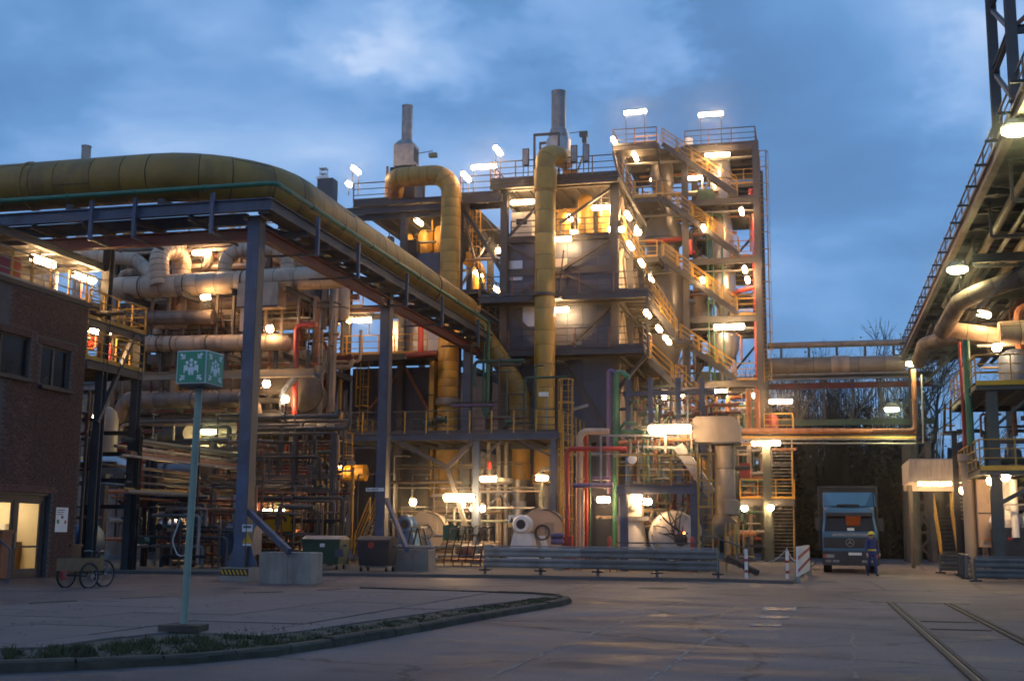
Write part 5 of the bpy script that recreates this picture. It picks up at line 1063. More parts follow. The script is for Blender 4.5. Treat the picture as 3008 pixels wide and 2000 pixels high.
# pipe skid between the fans
def skid():
    Y = 53.5; x0, x1 = X(1310, Y), X(1425, Y); t = T('pump_skid', 'pump skid of curved hoses and green box in front of the low platform', 'pump skid', ((x0+x1)/2, Y, .11))
    t.part('base_frame', MB().bx(x0, x1, Y, Y+1.4, .3, .42), 'rust'); 
    for k in range(5): t.part('leg', MB().beam((x0+.1+(x1-x0-.2)*k/4, Y, .11), (x0+.1+(x1-x0-.2)*k/4, Y, .3), .05), 'black')
    for k in range(6): x = x0+.1+(x1-x0-.2)*k/5; t.part('hose', MB().tube(fillet([(x, Y-.05, .3), (x+.15, Y-.1, 1.1), (x+.35, Y-.1, 1.85), (x+.6, Y+.1, 1.95), (x+.55, Y+.4, 1.2)], .3, 5), .035, 7), 'black')
    t.part('green_box', MB().bx(x0-.05, x0+.65, Y+.2, Y+.7, 1.25, 1.95), 'green'); t.part('table_top', MB().bx(x0+.3, x1+.2, Y+.1, Y+.9, 1.75, 1.8), 'galv')
    for k, z in enumerate((.55, .95, 1.45)): t.part('pipe_run', MB().tube([(x0-.6, Y+.3+.1*k, z), (x1+.2, Y+.3+.1*k, z+.05)], .06, 8), 'galv')
    t.part('pump', MB().lathe((x0+.6, Y+.5, .75), [(0, 0), (.25, .02), (.28, .2), (.28, .7), (.1, .8), (0, .8)], 16, (1, 0, 0)), 'rust')
    xa = X(1225, Y); t2 = T('pipe_stand', 'a-frame pipe stand with polished stub pipes beside the blue fan', 'pipe stand', (xa, Y, .11))
    for s in (-1, 1):
        for q in (0, .8): t2.part('leg', MB().beam((xa+.1+s*.55, Y+q, .11), (xa+.1+s*.15, Y+q, 1.8), .07), 'black')
    t2.part('cross_head', MB().bx(xa-.15, xa+.4, Y-.05, Y+.85, 1.8, 1.88), 'galv')
    for z, dxx in ((.95, 0), (.5, .15)): t2.part('stub_pipe', MB().tube([(xa-.7+dxx, Y-.1, z), (xa+1.1+dxx, Y-.1, z-.06)], .11, 12), 'galv')
skid()
# ------------------------------------------------------------ guard rail barrier
def guardrail(name, label, a, b, m, m2, z0=.0, split=.43):
    a, b = V(a), V(b); d = (b-a); L = d.length; d.normalize(); s = V((-d.y, d.x, 0)); t = T(name, label, 'guard rail', a)
    W = [(-.155, 0), (-.155, .02), (-.11, .06), (-.06, .06), (-.03, .01), (.03, .01), (.06, .06), (.11, .06), (.155, .02), (.155, 0), (.14, 0), (.1, .04), (.07, .04), (.035, -.01), (-.035, -.01), (-.07, .04), (-.1, .04), (-.14, 0)]
    for k, z in enumerate((.30, .68)):
        cuts = [0, split, 1]
        for q, (u, v) in enumerate(zip(cuts, cuts[1:])):
            mb = MB(); p0, p1 = a.lerp(b, u)+V((0, 0, z0+z))-s*(.01*q), a.lerp(b, v)+V((0, 0, z0+z))-s*(.01*q)
            mb.prof(p0, p1, [(y, x*1.1) for x, y in W] if True else W); t.part('rail_beam', mb, m if q == 0 else m2)
    n = max(1, int(L/2))
    for k in range(n+1):
        p = a.lerp(b, k/n)+s*.12; t.part('post', MB().beam(p+V((0, 0, 0)), p+V((0, 0, z0+.85)), .1, .1), m2); t.part('foot', MB().box(p+V((0, 0, z0+.03)), (.4, .3, .06)), 'black')
    t.part('cap_rail', MB().beam(a+V((0, 0, z0+.9))+s*.05, b+V((0, 0, z0+.9))+s*.05, .16, .05), m); t.part('end_plate', MB().beam(b+V((0, 0, z0+.14)), b+V((0, 0, z0+.86)), .03, .22), 'galv')
    return t
guardrail('guard_rail', 'double grey crash barrier in front of the burner skid', PZ(1422, 1684, .11), PZ(2108, 1698, .11), 'guard', 'guard_dark', .11)
# ============================================================ BURNER SKID BEHIND THE BARRIER
def burner_skid():
    Y = 50.0; xa, xb = X(1812, Y), X(2045, Y); z = PY(1930, 1424, Y).z; t = T('burner_platform', 'blue grey burner platform with yellow railings behind the crash barrier', 'platform', (xa, Y, .11))
    t.part('front_beam', MB().ib((xa-.05, Y, z-.18), (xb, Y, z-.18), .25, .36), 'steel_blue'); t.part('deck_plate', MB().bx(xa, xb, Y+.02, Y+4.5, z-.05, z), 'grating')
    for x in (xa+.25, xb-.18):
        for y in (Y+.1, Y+4.3): t.part('column', MB().ib((x, y, .11), (x, y, z-.37), .3, .3, .04, up=(0, 1, 0)), 'steel_blue')
    railing(t, [(xa, Y, z), (xb, Y, z), (xb, Y+4, z)], 1.22, 'rail_yellow', 1.0, toe=False, top='rail_yellow'); railing(t, [(xa+.2, Y-1.4, .11), (xb+.1, Y-1.4, .11)], 1.15, 'rail_yellow', 1.5, toe=False, top='steel')
    ladder(t, X(2070, Y), Y-.1, .3, z+1.25, 'rail_yellow', False, -1, .42); lc = MB()
    for px in (2052, 2083, 2102): lc.beam(PY(px, 1332, Y-.5), PY(px, 1488, Y-.5), .06)
    for py in (1333, 1410, 1488): lc.beam(PY(2050, py, Y-.5), PY(2105, py, Y-.5), .07)
    t.part('ladder_cage', lc, 'rail_yellow')
    t.part('ladder_stile', MB().beam((X(2045, Y), Y-.12, .2), (X(2045, Y), Y-.12, z+1.3), .08), 'rail_yellow'); t.part('ladder_stile', MB().beam((X(2056, Y), Y-.12, .2), (X(2056, Y), Y-.12, z+1.3), .06), 'steel_green')
    runs(t, xa+.2, xb-.3, Y+1.0, Y+4.2, z+.15, z+2.5, 40, ['steel_green', 'green_dark', 'galv', 'darkpipe', 'beige_grey', 'rust', 'steel'], 51, .025, .1, .5); runs(t, xa+.1, xb-.2, Y+3.0, Y+4.6, .2, z-.6, 22, ['galv', 'darkpipe', 'rust', 'steel_green', 'beige'], 52, .03, .1, .6)
    t.part('gauge_drum', MB().lathe(PY(1858, 1350, Y+.6), [(0, 0), (.18, .01), (.18, .16), (0, .17)], 18, (0, -1, 0)), 'white'); t.part('machine', MB().bx(X(1880, Y+2), X(1935, Y+2), Y+2, Y+3, z+.05, z+.75), 'green_dark'); t.part('machine', MB().bx(X(1890, Y+1.6), X(1925, Y+1.6), Y+1.6, Y+1.9, z+.45, z+.65), 'beige')
    mb = MB(); a, b = PY(1990, 1315, Y+1.2), PY(2085, 1455, Y+1.2); mb.prof(a, b, [(-.5, -.12), (.5, -.12), (.5, .3), (-.5, .3)]); t.part('sloping_chute', mb, 'galv')
    fr = MB(); 
    for p, q in (((1765, 1279), (1955, 1279)), ((1955, 1279), (1955, 1330)), ((1765, 1279), (1765, 1420)), ((1890, 1312), (1992, 1314))): fr.beam(PY(*p, Y+.9), PY(*q, Y+.9), .08)
    t.part('pipe_frame', fr, 'galv')
    # boiler drum end facing the yard
    c = PY(1978, 1572, Y+1.2); R = .98; d = T('boiler_drum', 'pale boiler drum end with burner pipework under the platform', 'boiler', (c.x, Y+1.2, .11)); yb = Y+1.2
    d.part('shell', MB().lathe((c.x, yb, c.z), [(0, -.16), (.45, -.13), (.8, -.05), (R, .1), (R, 3.2)], 36, (0, 1, 0)), 'whitetank'); d.part('rim', MB().lathe((c.x, yb+.1, c.z), [(R, 0), (R+.06, 0), (R+.06, .1), (R, .1)], 36, (0, 1, 0)), 'whitetank')
    for k in range(14): a = 2*PI*k/14; d.part('bolt', MB().box((c.x+(R-.1)*math.cos(a), yb-.02, c.z+(R-.1)*math.sin(a)), (.06, .1, .06)), 'galv')
    rn = random.Random(9)
    for k in range(16):
        a = rn.uniform(0, 2*PI); p0 = V((c.x+.2+rn.uniform(-.3, .3), yb-.2, c.z-.1+rn.uniform(-.25, .25))); p1 = p0+V((rn.uniform(-.9, .5), rn.uniform(-.3, 0), rn.uniform(-.2, 1.5))); d.part('burner_pipe', MB().tube(fillet([p0, p0.lerp(p1, .5)+V((rn.uniform(-.2, .2), -.1, .1)), p1], .15, 4), rn.uniform(.018, .04), 6), rn.choice(['black', 'galv', 'darkpipe']))
    d.part('burner', MB().lathe((c.x+.3, yb-.5, c.z-.15), [(0, 0), (.2, .02), (.24, .3), (.34, .5)], 16, (0, 1, 0)), 'black'); d.part('pilot_light', MB().lathe((c.x+.5, yb-.56, c.z+.1), [(0, 0), (.045, .01), (.05, .06), (0, .07)], 10, (0, 1, 0)), 'ember'); d.part('cradle', MB().bx(c.x-.8, c.x+.8, yb+.4, yb+.7, .11, c.z-.7), 'steel'); d.part('drain', MB().tube([(c.x+.1, yb-.1, .2), (c.x+.1, yb-.1, c.z-.6)], .1, 10), 'rust')
    w = X(1843, Y+1.5); e = T('white_hopper', 'white hopper bin with rounded base under the burner platform', 'hopper', (w, Y+1.6, .11)); e.part('upper_box', MB().bx(w-.4, w+.55, Y+1.4, Y+2.2, 2.35, z-.45), 'whitetank'); e.part('ledge', MB().bx(w-.55, w+.9, Y+1.3, Y+2.3, 2.15, 2.35), 'galv'); mb = MB(); mb.lathe((w+.2, Y+1.8, 0), [(.5, .2), (.62, .6), (.52, 1.4), (.4, 2.15)], 20); e.part('body', mb, 'whitetank'); e.part('pipe', MB().tube([(w-.35, Y+1.5, .15), (w-.35, Y+1.5, 2.15)], .12, 10), 'beige'); e.part('duct_end', MB().tube([(w+.05, Y+1.2, 2.9), (w+.3, Y+1.8, 2.6)], .25, 14), 'whitetank')
    return z
bsz = burner_skid()
for i, px in enumerate((1792, 2035)):
    p = PY(px, 1672, 48.7); p.z = .11; t = T('fire_extinguisher', ['red fire extinguisher left of the burner platform', 'red fire extinguisher below the yellow ladder of the burner platform'][i], 'extinguisher', p); t.part('cylinder', MB().lathe(p+V((0, 0, .9)), [(0, 0), (.09, 0), (.09, .42), (.05, .5), (0, .52)], 12), 'red'); t.part('stand', MB().beam(p, p+V((0, 0, 1.3)), .05), 'red')
# painted risers left of the burner platform
Yr = 51.0
def pl(pts, Y): return [PY(a, b, Y) for a, b in pts]
for nm, l, pts, r, m, yy in (
    ('red_pipe', 'dark red pipe rising beside the barrier and bending right over the burner platform', [(1666, 1690), (1666, 1318), (1840, 1318)], .11, 'red', Yr), ('red_pipe', 'bright red riser next to the beige insulated riser', [(1722, 1690), (1722, 1275)], .09, 'red', Yr+.9),
    ('beige_pipe', 'beige insulated riser between the red pipes', [(1703, 1690), (1703, 1267), (1790, 1267)], .15, 'beige', Yr+.6), ('yellow_pipe', 'thin yellow gas pipe running up past the red riser', [(1654, 1690), (1654, 1220)], .04, 'rail_yellow', Yr+.4), ('green_pipe', 'thin green pipe rising beside the bright red riser', [(1733, 1690), (1733, 1300)], .045, 'green', Yr+.7),
    ('purple_pipe', 'purple pipe with rounded top standing left of the tall green pipe', [(1789, 1450), (1789, 1082), (1810, 1100)], .11, 'purple', 53.5), ('green_pipe', 'tall green pipe rising in front of the blue cladding and bending right', [(1806, 1690), (1810, 1082), (1850, 1110)], .12, 'green', 53.2), ('green_pipe', 'green header pipe running behind the huge tube lamp', [(1815, 1268), (1990, 1268)], .10, 'green', 53.4),
    ('brown_pipe', 'brown pipe stub left of the white hopper', [(1690, 1428), (1690, 1690)], .05, 'rust', Yr-.2), ('dark_pipe', 'short purple black pipe crossing left of the burner platform', [(1683, 1425), (1800, 1425)], .10, 'purple', Yr-.3), ('dark_pipe', 'dark purple pipe just above the short crossing pipe', [(1740, 1405), (1795, 1405)], .08, 'purple', Yr+.2), ('steel_pipe', 'bare steel pipe between beige riser and red riser', [(1712, 1690), (1712, 1440)], .07, 'beige', Yr-.1), ('green_pipe', 'small green loop of pipe above the green header', [(1818, 1262), (1835, 1242), (1868, 1242), (1868, 1262)], .06, 'green', 53.3)):
    pipe(nm, l, pl(pts, yy), r, m)
t = T('red_pump_pair', 'pair of dark red pumps behind the barrier by the red riser', 'pump', PY(1640, 1690, 50))
for k, py in enumerate((1573, 1590)): c = PY(1635, py, 50); t.part('pump', MB().lathe(c-V((.25, 0, 0)), [(0, 0), (.12, .02), (.13, .45), (.08, .55), (0, .55)], 14, (1, 0, 0)), 'purple')
t.part('stand', MB().box(V((PY(1638, 1640, 50).x, 50, .55)), (.35, .3, .9)), 'galv'); c = PY(1668, 1610, 50.4); t.part('red_box', MB().box((c.x, 50.4, c.z-.1), (.38, .3, 1.2)), 'red')
# big beige elbow duct
def beige_elbow():
    Y = 52.6; t = T('beige_elbow_duct', 'big beige elbow duct ending in a funnel right of the burner platform', 'duct', PY(2128, 1690, Y)); c1 = PY(2129, 1263, Y); zc_ = c1.z; xv = c1.x; w = .62
    # square-backed elbow: horizontal drum then vertical round
    a = PY(1995, 1278, Y); hb = PY(2095, 1265, Y)
    t.part('inlet_duct', MB().tube([(a.x, Y, a.z), (hb.x, Y, hb.z)], .46, 24), 'beige_grey')
    N = 14; P = [(-.6, -.55)]+[(.62*math.cos(PI-k*PI/N)*1.0, .0+.62*math.sin(PI-k*PI/N)) for k in range(N+1)]+[(.6, -.55)]
    prof = [(xv+x, zc_+z) for x, z in [(-1.3, -.55), (-1.3, .45), (-1.15, .55), (.25, .55), (.45, .5), (.6, .36), (.68, .15), (.68, -.55)]]
    t.part('elbow_box', MB().poly(prof, (0, Y+.62, 0), (1, 0, 0), (0, 0, 1), 1.24), 'beige_grey')
    t.part('seam', MB().poly([(x+(.012 if x > xv else -.012), z) for x, z in prof][:0] or [(xv-.50, zc_-.62), (xv+.69, zc_-.62), (xv+.69, zc_-.551), (xv-.50, zc_-.551)], (0, Y+.64, 0), (1, 0, 0), (0, 0, 1), 1.28), 'steel')
    clad(t, [(xv, Y, zc_-.6), (xv, Y, PY(2128, 1470, Y).z)], .40, .95, 'beige_grey', n=26); z1 = PY(2128, 1470, Y).z; z2 = PY(2128, 1500, Y).z
    t.part('collar', MB().lathe((xv+.05, Y, 0), [(.40, z1+.04), (.50, z1), (.52, z2-.15), (.46, z2-.2)], 26), 'beige_grey')
    mb = MB(); q = PY(2062, 1592, Y); mb.tube([(xv+.05, Y, z2-.18), (xv-.3, Y, z2-.7), (q.x, Y, q.z)], .4, 22, radii=[.5, .42, .2]); t.part('funnel', mb, 'beige_grey')
    t.part('leg', MB().beam((xv-.7, Y+.2, .11), (xv-.7, Y+.2, q.z), .12), 'steel'); t.part('stay', MB().beam((xv+.5, Y, .2), (xv+.1, Y, z2-.6), .06), 'galv'); return xv
bex = beige_elbow()
# yellow stair stub at the barrier end
p = PZ(2128, 1690, .11); t = T('ramp_stair', 'short yellow railed steps at the end of the crash barrier', 'staircase', p); e = PZ(2215, 1698, .11)
t.part('stringer', MB().beam((p.x, 47.5, .75), (e.x, 46.6, .2), .05, .2), 'black'); t.part('stringer', MB().beam((p.x, 48.4, .75), (e.x, 47.5, .2), .05, .2), 'black')
for k in range(5): t.part('tread', MB().box((p.x+(e.x-p.x)*k/5, 47.9-.15*k, .72-.11*k), (.28, .9, .04)), 'grating')
for k in range(5): q = PY(2133+13*k, 1640, 48.0); t.part('railing_post', MB().beam((q.x, 48, .2 if k == 0 else .9), (q.x, 48, 2.1-.02*k), .06), 'rail_yellow')
t.part('railing', MB().tube([PY(2060, 1574, 48), PY(2100, 1578, 48), PY(2195, 1612, 47.6), PY(2200, 1690, 47.4)], .03, 6).beam(PY(2130, 1648, 48), PY(2195, 1670, 47.4), .05), 'steel')
# ============================================================ STAIR TOWER WITH PROCESS VESSELS
TY = 78.0
XT = lambda px, y=TY: PY(px, 1000, y).x
ZT = lambda py, px=2130, y=TY: PY(px, py, y).z
def tower():
    xl, xm, xr = XT(1826), XT(2018), XT(2232); lv = [ZT(425), ZT(583), ZT(758), ZT(928), ZT(1118), ZT(1310, y=TY)]; yb = 85.0
    t = T('process_tower', 'open steel process tower with five decks and zigzag stairs', 'tower', (xm, TY, 0))
    for x in (xl, xm, xr):
        for y in (TY, yb): t.part('column', MB().ib((x, y, .11), (x, y, lv[0] if x != xr else lv[0]+.1), .4, .4, .05, up=(0, 1, 0)), 'steel_grey')
    for x in (xl, xr): t.part('column', MB().ib((x, (TY+yb)/2, .11), (x, (TY+yb)/2, lv[0]), .3, .3, .04, up=(0, 1, 0)), 'steel')
    for i, z in enumerate(lv):
        deck(t, xm+.25 if i > 0 else XT(1835), xr, TY, yb, z, .40, 'steel_grey', 'steel_grey', 1.0, along='y'); hbeam(t, (xl, TY+3.5, z-.3), (xr, TY+3.5, z-.3), .2, .4)
        if i > 0: deck(t, xl-.3, XT(1945), TY-1.3, yb, z, .34, 'steel_grey', 'steel_grey', 1.0, along='y')
        if i > 0: railing(t, [(xl-.3, TY-1.3, z), (XT(1940), TY-1.3, z)], 1.1, 'rail_yellow', 1.3)
        railing(t, [(XT(2150), TY, z), (xr, TY, z), (xr, yb, z)] if i else [(XT(2020), TY, z), (xr, TY, z), (xr, yb, z)], 1.1, 'rail_yellow' if i > 2 else 'rust', 1.4, top='steel' if i < 2 else None); railing(t, [(xr-.2, yb, z), (xm, yb, z), (xl, yb, z)], 1.1, 'rust', 1.8)
        for y0, y1 in ((TY, (TY+yb)/2), ((TY+yb)/2, yb)):
            if i < 5: brace(t, (xr, y0+.2, lv[i+1] if i < 5 else 0), (xr, y1-.2, z-.4), .1)
        if i < 5:
            zl = lv[i+1]; brace(t, (XT(2100, yb), yb, zl), (xr-.2, yb, z-.5), .14); brace(t, (xm+.2, yb, zl), (XT(2120, yb), yb, z-.5), .14); 
            if i in (0, 1, 2, 3): brace(t, (XT(2030, TY+3.4), TY+3.4, zl), (XT(2120, TY+3.4), TY+3.4, z-.45), .14)
    # top landing projecting forward on the left
    z = lv[0]; deck(t, xl-.3, XT(1945), TY-1.3, TY-.02, z, .36, 'steel_grey', 'galv', .8); railing(t, [(xl-.3, TY+4, z), (xl-.3, TY-1.3, z), (XT(1942), TY-1.3, z)], 1.1, 'rust', 1.4, top='steel'); brace(t, (xl-.3, TY-1.2, z-.4), (xl, TY+.1, z-2.4), .14); brace(t, (XT(1942), TY-1.2, z-.35), (XT(1942), TY+1, z-1.6), .12)
    railing(t, [(XT(1868), TY+.4, z), (XT(1942), TY+.4, z)], 1.1, 'rail_yellow', .7)
    # ladder with cage on the outer right side
    ladder(t, xr+.42, TY+1.0, lv[4], lv[0]-.3, 'rail_yellow', True, -1, .45)
    t.part('mesh_screen', MB().bx(xr-.02, xr+.02, TY+.3, yb, lv[0]+.1, lv[0]+.5), 'steel')
    t.part('deck_box', MB().bx(XT(2056, TY+1), XT(2102, TY+1), TY+1, TY+2, lv[1]+.02, lv[1]+1.0), 'green_dark'); t.part('red_barrel', MB().lathe((XT(2220, TY+1), TY+1.2, lv[1]+.02), [(0, 0), (.28, 0), (.28, .8), (.2, .85), (0, .85)], 16), 'red')
    t.part('vent_head', MB().lathe((XT(2031, TY+3), TY+3, lv[0]), [(.1, 0), (.1, .35), (.28, .45), (.28, .55), (.2, .6), (.2, .75), (.3, .8), (.3, 1.55), (.22, 1.6), (0, 1.6)], 18), 'white')
    for px in (2080, 2130, 2138): t.part('vent_pipe', MB().tube([(XT(px), TY+1.5, lv[0]), (XT(px), TY+1.5, lv[0]+.45)], .08, 10), 'white')
    # red downcomer and green lines
    t.part('red_downcomer', MB().tube(fillet([(XT(2224, TY+.6), TY+.6, lv[5]), (XT(2224, TY+.6), TY+.6, lv[1]-1.0)], 0), .17, 12), 'red'); t.part('red_branch', MB().tube(fillet([(XT(2222, TY+.6), TY+.6, ZT(842)), (XT(2180, TY+.6), TY+.6, ZT(850)), (XT(2150, TY+2), TY+2, ZT(850))], .4, 4), .16, 12), 'red'); t.part('red_header', MB().tube([(XT(1900, TY+.5), TY+.5, ZT(702, 1950)), (XT(2012, TY+.5), TY+.5, ZT(699, 1950))], .15, 12).tube([(XT(2028, TY+.5), TY+.5, ZT(740)), (XT(2028, TY+.5), TY+.5, ZT(695))], .22, 12).tube([(XT(2028, TY+.5), TY+.5, ZT(732)), (XT(2045, TY+.5), TY+.5, ZT(732))], .14, 10), 'red')
    for k, px in enumerate((2083, 2098, 2126)): t.part('green_line', MB().tube([(XT(px, TY+.8), TY+.8, lv[4]+.1), (XT(px, TY+.8), TY+.8, lv[1]-.6-2.5*(k == 2))], .06, 8), 'green')
    runs(t, xm+.4, xr-.5, TY+1.5, TY+5, lv[5]+.2, lv[4]-.5, 18, ['rust', 'beige_grey', 'green_dark', 'galv'], 61, .06, .16, .6); runs(t, xl, xm, TY+.5, TY+4, lv[5]-2.0, lv[4]+.5, 24, ['rust', 'darkpipe', 'red_beam', 'green_dark', 'galv'], 62, .04, .13, .6)
    t.part('beige_drum', MB().lathe((XT(2060, TY+4), TY+4, lv[3]), [(.75, 0), (.75, 1.7), (.5, 2.1), (0, 2.2)], 22), 'beige'); t.part('round_cap', MB().lathe((XT(2192, TY+2.5), TY+2.5, lv[3]), [(.55, 0), (.55, .4), (.4, .65), (0, .75)], 18), 'beige')
    for py0, py1 in ((1170, 1250), (1170, 1250)): pass
    for k, px in enumerate((2136, 2195, 2220)): t.part('brown_pipe', MB().tube(fillet([(XT(px, TY-.5), TY-.5, ZT(1262)), (XT(px, TY-.5), TY-.5, ZT(1168)), (XT(px+40, TY-.5), TY-.5, ZT(1168))] if k == 0 else [(XT(px, TY-.5), TY-.5, ZT(1262)), (XT(px, TY-.5), TY-.5, ZT(1150))], .3, 5), .18, 14), 'rust')
    for i in range(5):
        runs(t, xl, xr-.4, TY+1.2, yb-.6, lv[i+1]+.1, lv[i]-.5, 20, ['galv', 'rust', 'beige_grey', 'green_dark', 'darkpipe', 'vessel_dark', 'red_beam'], 160+i, .04, .17, .5); t.part('cable_tray', MB().bx(xl, xr, TY+.55, TY+.95, lv[i]-.75, lv[i]-.68), 'galv')
        zm_ = (lv[i]+lv[i+1])/2; xa_, xb_ = (XT(2040), XT(2110)) if i % 2 else (XT(2150), XT(2225)); deck(t, xa_, xb_, TY+3.2, yb-.4, zm_, .24, 'steel', 'steel', .8, along='y'); railing(t, [(xa_, TY+3.2, zm_), (xb_, TY+3.2, zm_)], 1.05, 'rail_yellow', 1.0)
        for k in range(3): t.part('equipment_box', MB().box((random.uniform(xm+.6, xr-.8), TY+random.uniform(1.5, 4), lv[i+1]+.45), (.6, .5, .9)), random.choice(['steel_green', 'beige_grey', 'galv', 'green_dark']))
    return t, xl, xm, xr, lv, yb
TW, txl, txm, txr, lv, tyb = tower()
def vessel(label, px, Y, prof, m, bands=()):
    """tall process vessel; profile given as (half width px, y px)"""
    sc = lambda hw, py: ((PY(px+hw, py, Y)-PY(px, py, Y)).length, PY(px, py, Y).z)
    x = PY(px, 1000, Y).x; P = [sc(a, b) for a, b in prof]; t = T('process_vessel', label, 'vessel', (x, Y, P[-1][1]), 'vessels in the steel tower'); t.part('shell', MB().lathe((x, Y, 0), P, 28), m)
    for hw, py in bands: r, z = sc(hw, py); flange(t, (x, Y, z), (0, 0, 1), r, 'steel', .08, 28, 'band')
    return t
TVY = TY+2.2
vessel('tall dark steel vessel with flared cone behind the stair flights', 1950, TVY, [(18, 480), (30, 482), (34, 505), (34, 545), (28, 560), (28, 600), (34, 640), (50, 655), (62, 700), (62, 715), (48, 730), (48, 780), (58, 800), (60, 900), (56, 1000), (46, 1050), (25, 1100), (20, 1160)], 'vessel_dark', ((36, 540), (64, 708), (60, 812)))
vessel('silver vessel on the right side of the tower under the top deck', 2125, TVY, [(24, 432), (30, 460), (30, 560), (26, 590), (26, 640), (32, 655), (34, 690), (38, 740), (38, 790), (40, 800), (40, 850), (34, 880), (16, 905), (14, 960), (46, 985), (46, 1030), (26, 1065), (14, 1090), (14, 1130)], 'alu', ((32, 530), (41, 797)))
t = T('flue_riser', 'slim pale flue pipe rising in the middle of the tower', 'pipe', (XT(2050, TY+5), TY+5, lv[4])); t.part('tube', MB().tube([(XT(2050, TY+5), TY+5, lv[4]), (XT(2050, TY+5), TY+5, ZT(560))], .28, 16), 'beige')
for py in (640, 720, 850, 980): flange(t, (XT(2050, TY+5), TY+5, ZT(py)), (0, 0, 1), .34, 'beige', .1, 16)
# flights on the tower front, all descending to the right
fl = [((2165, 590), (1945, 430), 'topmost stair flight from the roof deck of the tower'), ((2170, 762), (1945, 602), 'second stair flight from the top of the tower'), ((2165, 935), (1945, 765), 'third stair flight from the top of the tower'), ((2160, 1122), (1998, 1000), 'stair flight ending on the lowest railed tower deck')]
for k, (b, a, l) in enumerate(fl):
    pa, pb = PY(a[0], a[1], TY-1.0), PY(b[0], b[1], TY-1.0); pa.z = lv[k] if k < 3 else pa.z; pb.z = lv[k+1]; stair('staircase', l, pb, pa, .85, (0, 1, 0), 'steel_grey', group='tower stair flights')
for k, (a, b, l) in enumerate((((1895, 872), (1985, 990), 'steep stair flight leaving the upper boiler deck'), ((1905, 1058), (1972, 1120), 'short stair flight below the lower boiler deck'), ((1985, 1128), (2105, 1238), 'lowest stair flight running down to the beige elbow duct'))):
    Ys = 65.5; stair('staircase', l, PY(b[0], b[1], Ys), PY(a[0], a[1], Ys), .85, (0, 1, 0), 'steel_grey', group='boiler stair flights')
c0 = PY(1972, 1122, 65.5); c1 = PY(1990, 1122, 65.5); t = T('stair_landing', 'small railed landing between the two lower stair flights', 'platform', c0); deck(t, c0.x-.1, c1.x+.3, 65.5, 67.2, c0.z, .3, along='y', step=.5); railing(t, [(c0.x-.1, 67.2, c0.z), (c1.x+.3, 67.2, c0.z)], 1.1, 'rail_yellow', .8)
t.part('post', MB().beam((c0.x+.1, 66.2, .11), (c0.x+.1, 66.2, c0.z-.3), .15), 'steel_grey'); c2 = PY(1985, 1000, 65.5); t.part('landing_plate', MB().bx(c2.x-.2, c2.x+.9, 65.5, 67.0, c2.z-.2, c2.z), 'grating'); t.part('post', MB().beam((c2.x+.6, 66.2, c0.z), (c2.x+.6, 66.2, c2.z-.2), .15), 'steel_grey')
# pipe thicket under the stairs, behind the huge lamp
t = T('riser_rack', 'dense rack of vertical pipes under the boiler stairs', 'pipe rack', (X(1900, 64), 64, .11)); xa, xb = X(1835, 64), X(2100, 64)
for px in (1845, 1910, 1990, 2060): t.part('post', MB().ib((X(px, 63.4), 63.4, .11), (X(px, 63.4), 63.4, PY(px, 1110, 63.4).z), .25, .25, .03, up=(0, 1, 0)), 'steel_blue')
for py in (1155, 1300, 1420): hbeam(t, (xa, 63.4, PY(1900, py, 63.4).z), (xb, 63.4, PY(1900, py, 63.4).z), .15, .25, 'steel_blue')
runs(t, xa, xb, 63.6, 67.5, .4, PY(1900, 1110, 64).z, 85, ['darkpipe', 'red_beam', 'rust', 'green_dark', 'galv', 'beige_grey', 'steel_blue', 'brownpipe'], 71, .03, .13, .72)
for k in range(8): valve(t, (X(1860+26*k, 63.2), 63.2, PY(1900, 1180+35*(k % 3), 63.2).z), .11, random.choice(['green_dark', 'galv', 'rust']))
t = T('pipe_rack', 'low rack of red and green pipes beneath the process tower', 'pipe rack', (XT(2200), TY-3, .11)); runs(t, XT(2110, 73), XT(2262, 73), 72, 76.5, .3, ZT(1320), 46, ['red', 'rust', 'green', 'galv', 'green_dark', 'steel_blue', 'beige_grey'], 72, .04, .16, .55)
for px in (2150, 2240): t.part('post', MB().ib((XT(px, 72), 72, .11), (XT(px, 72), 72, ZT(1290, px, 72)), .28, .28, .03, up=(0, 1, 0)), 'steel_green')
t.part('red_valve_box', MB().bx(X(2165, 70), X(2195, 70), 70, 70.6, PY(2180, 1400, 70).z, PY(2180, 1360, 70).z), 'red'); deck(t, XT(2165, 71), XT(2320, 71), 71, 73, PY(2200, 1465, 71).z, .35, along='y'); railing(t, [(XT(2165, 71), 71, PY(2200, 1465, 71).z), (XT(2320, 71), 71, PY(2200, 1465, 71).z), (XT(2320, 71), 73, PY(2200, 1465, 71).z)], 1.1, 'rail_yellow', 1.0)
cc = XT(2243, 70.8); t.part('column', MB().ib((cc, 70.8, .11), (cc, 70.8, PY(2243, 1300, 70.8).z), .42, .42, .05, up=(0, 1, 0)), 'steel_green')
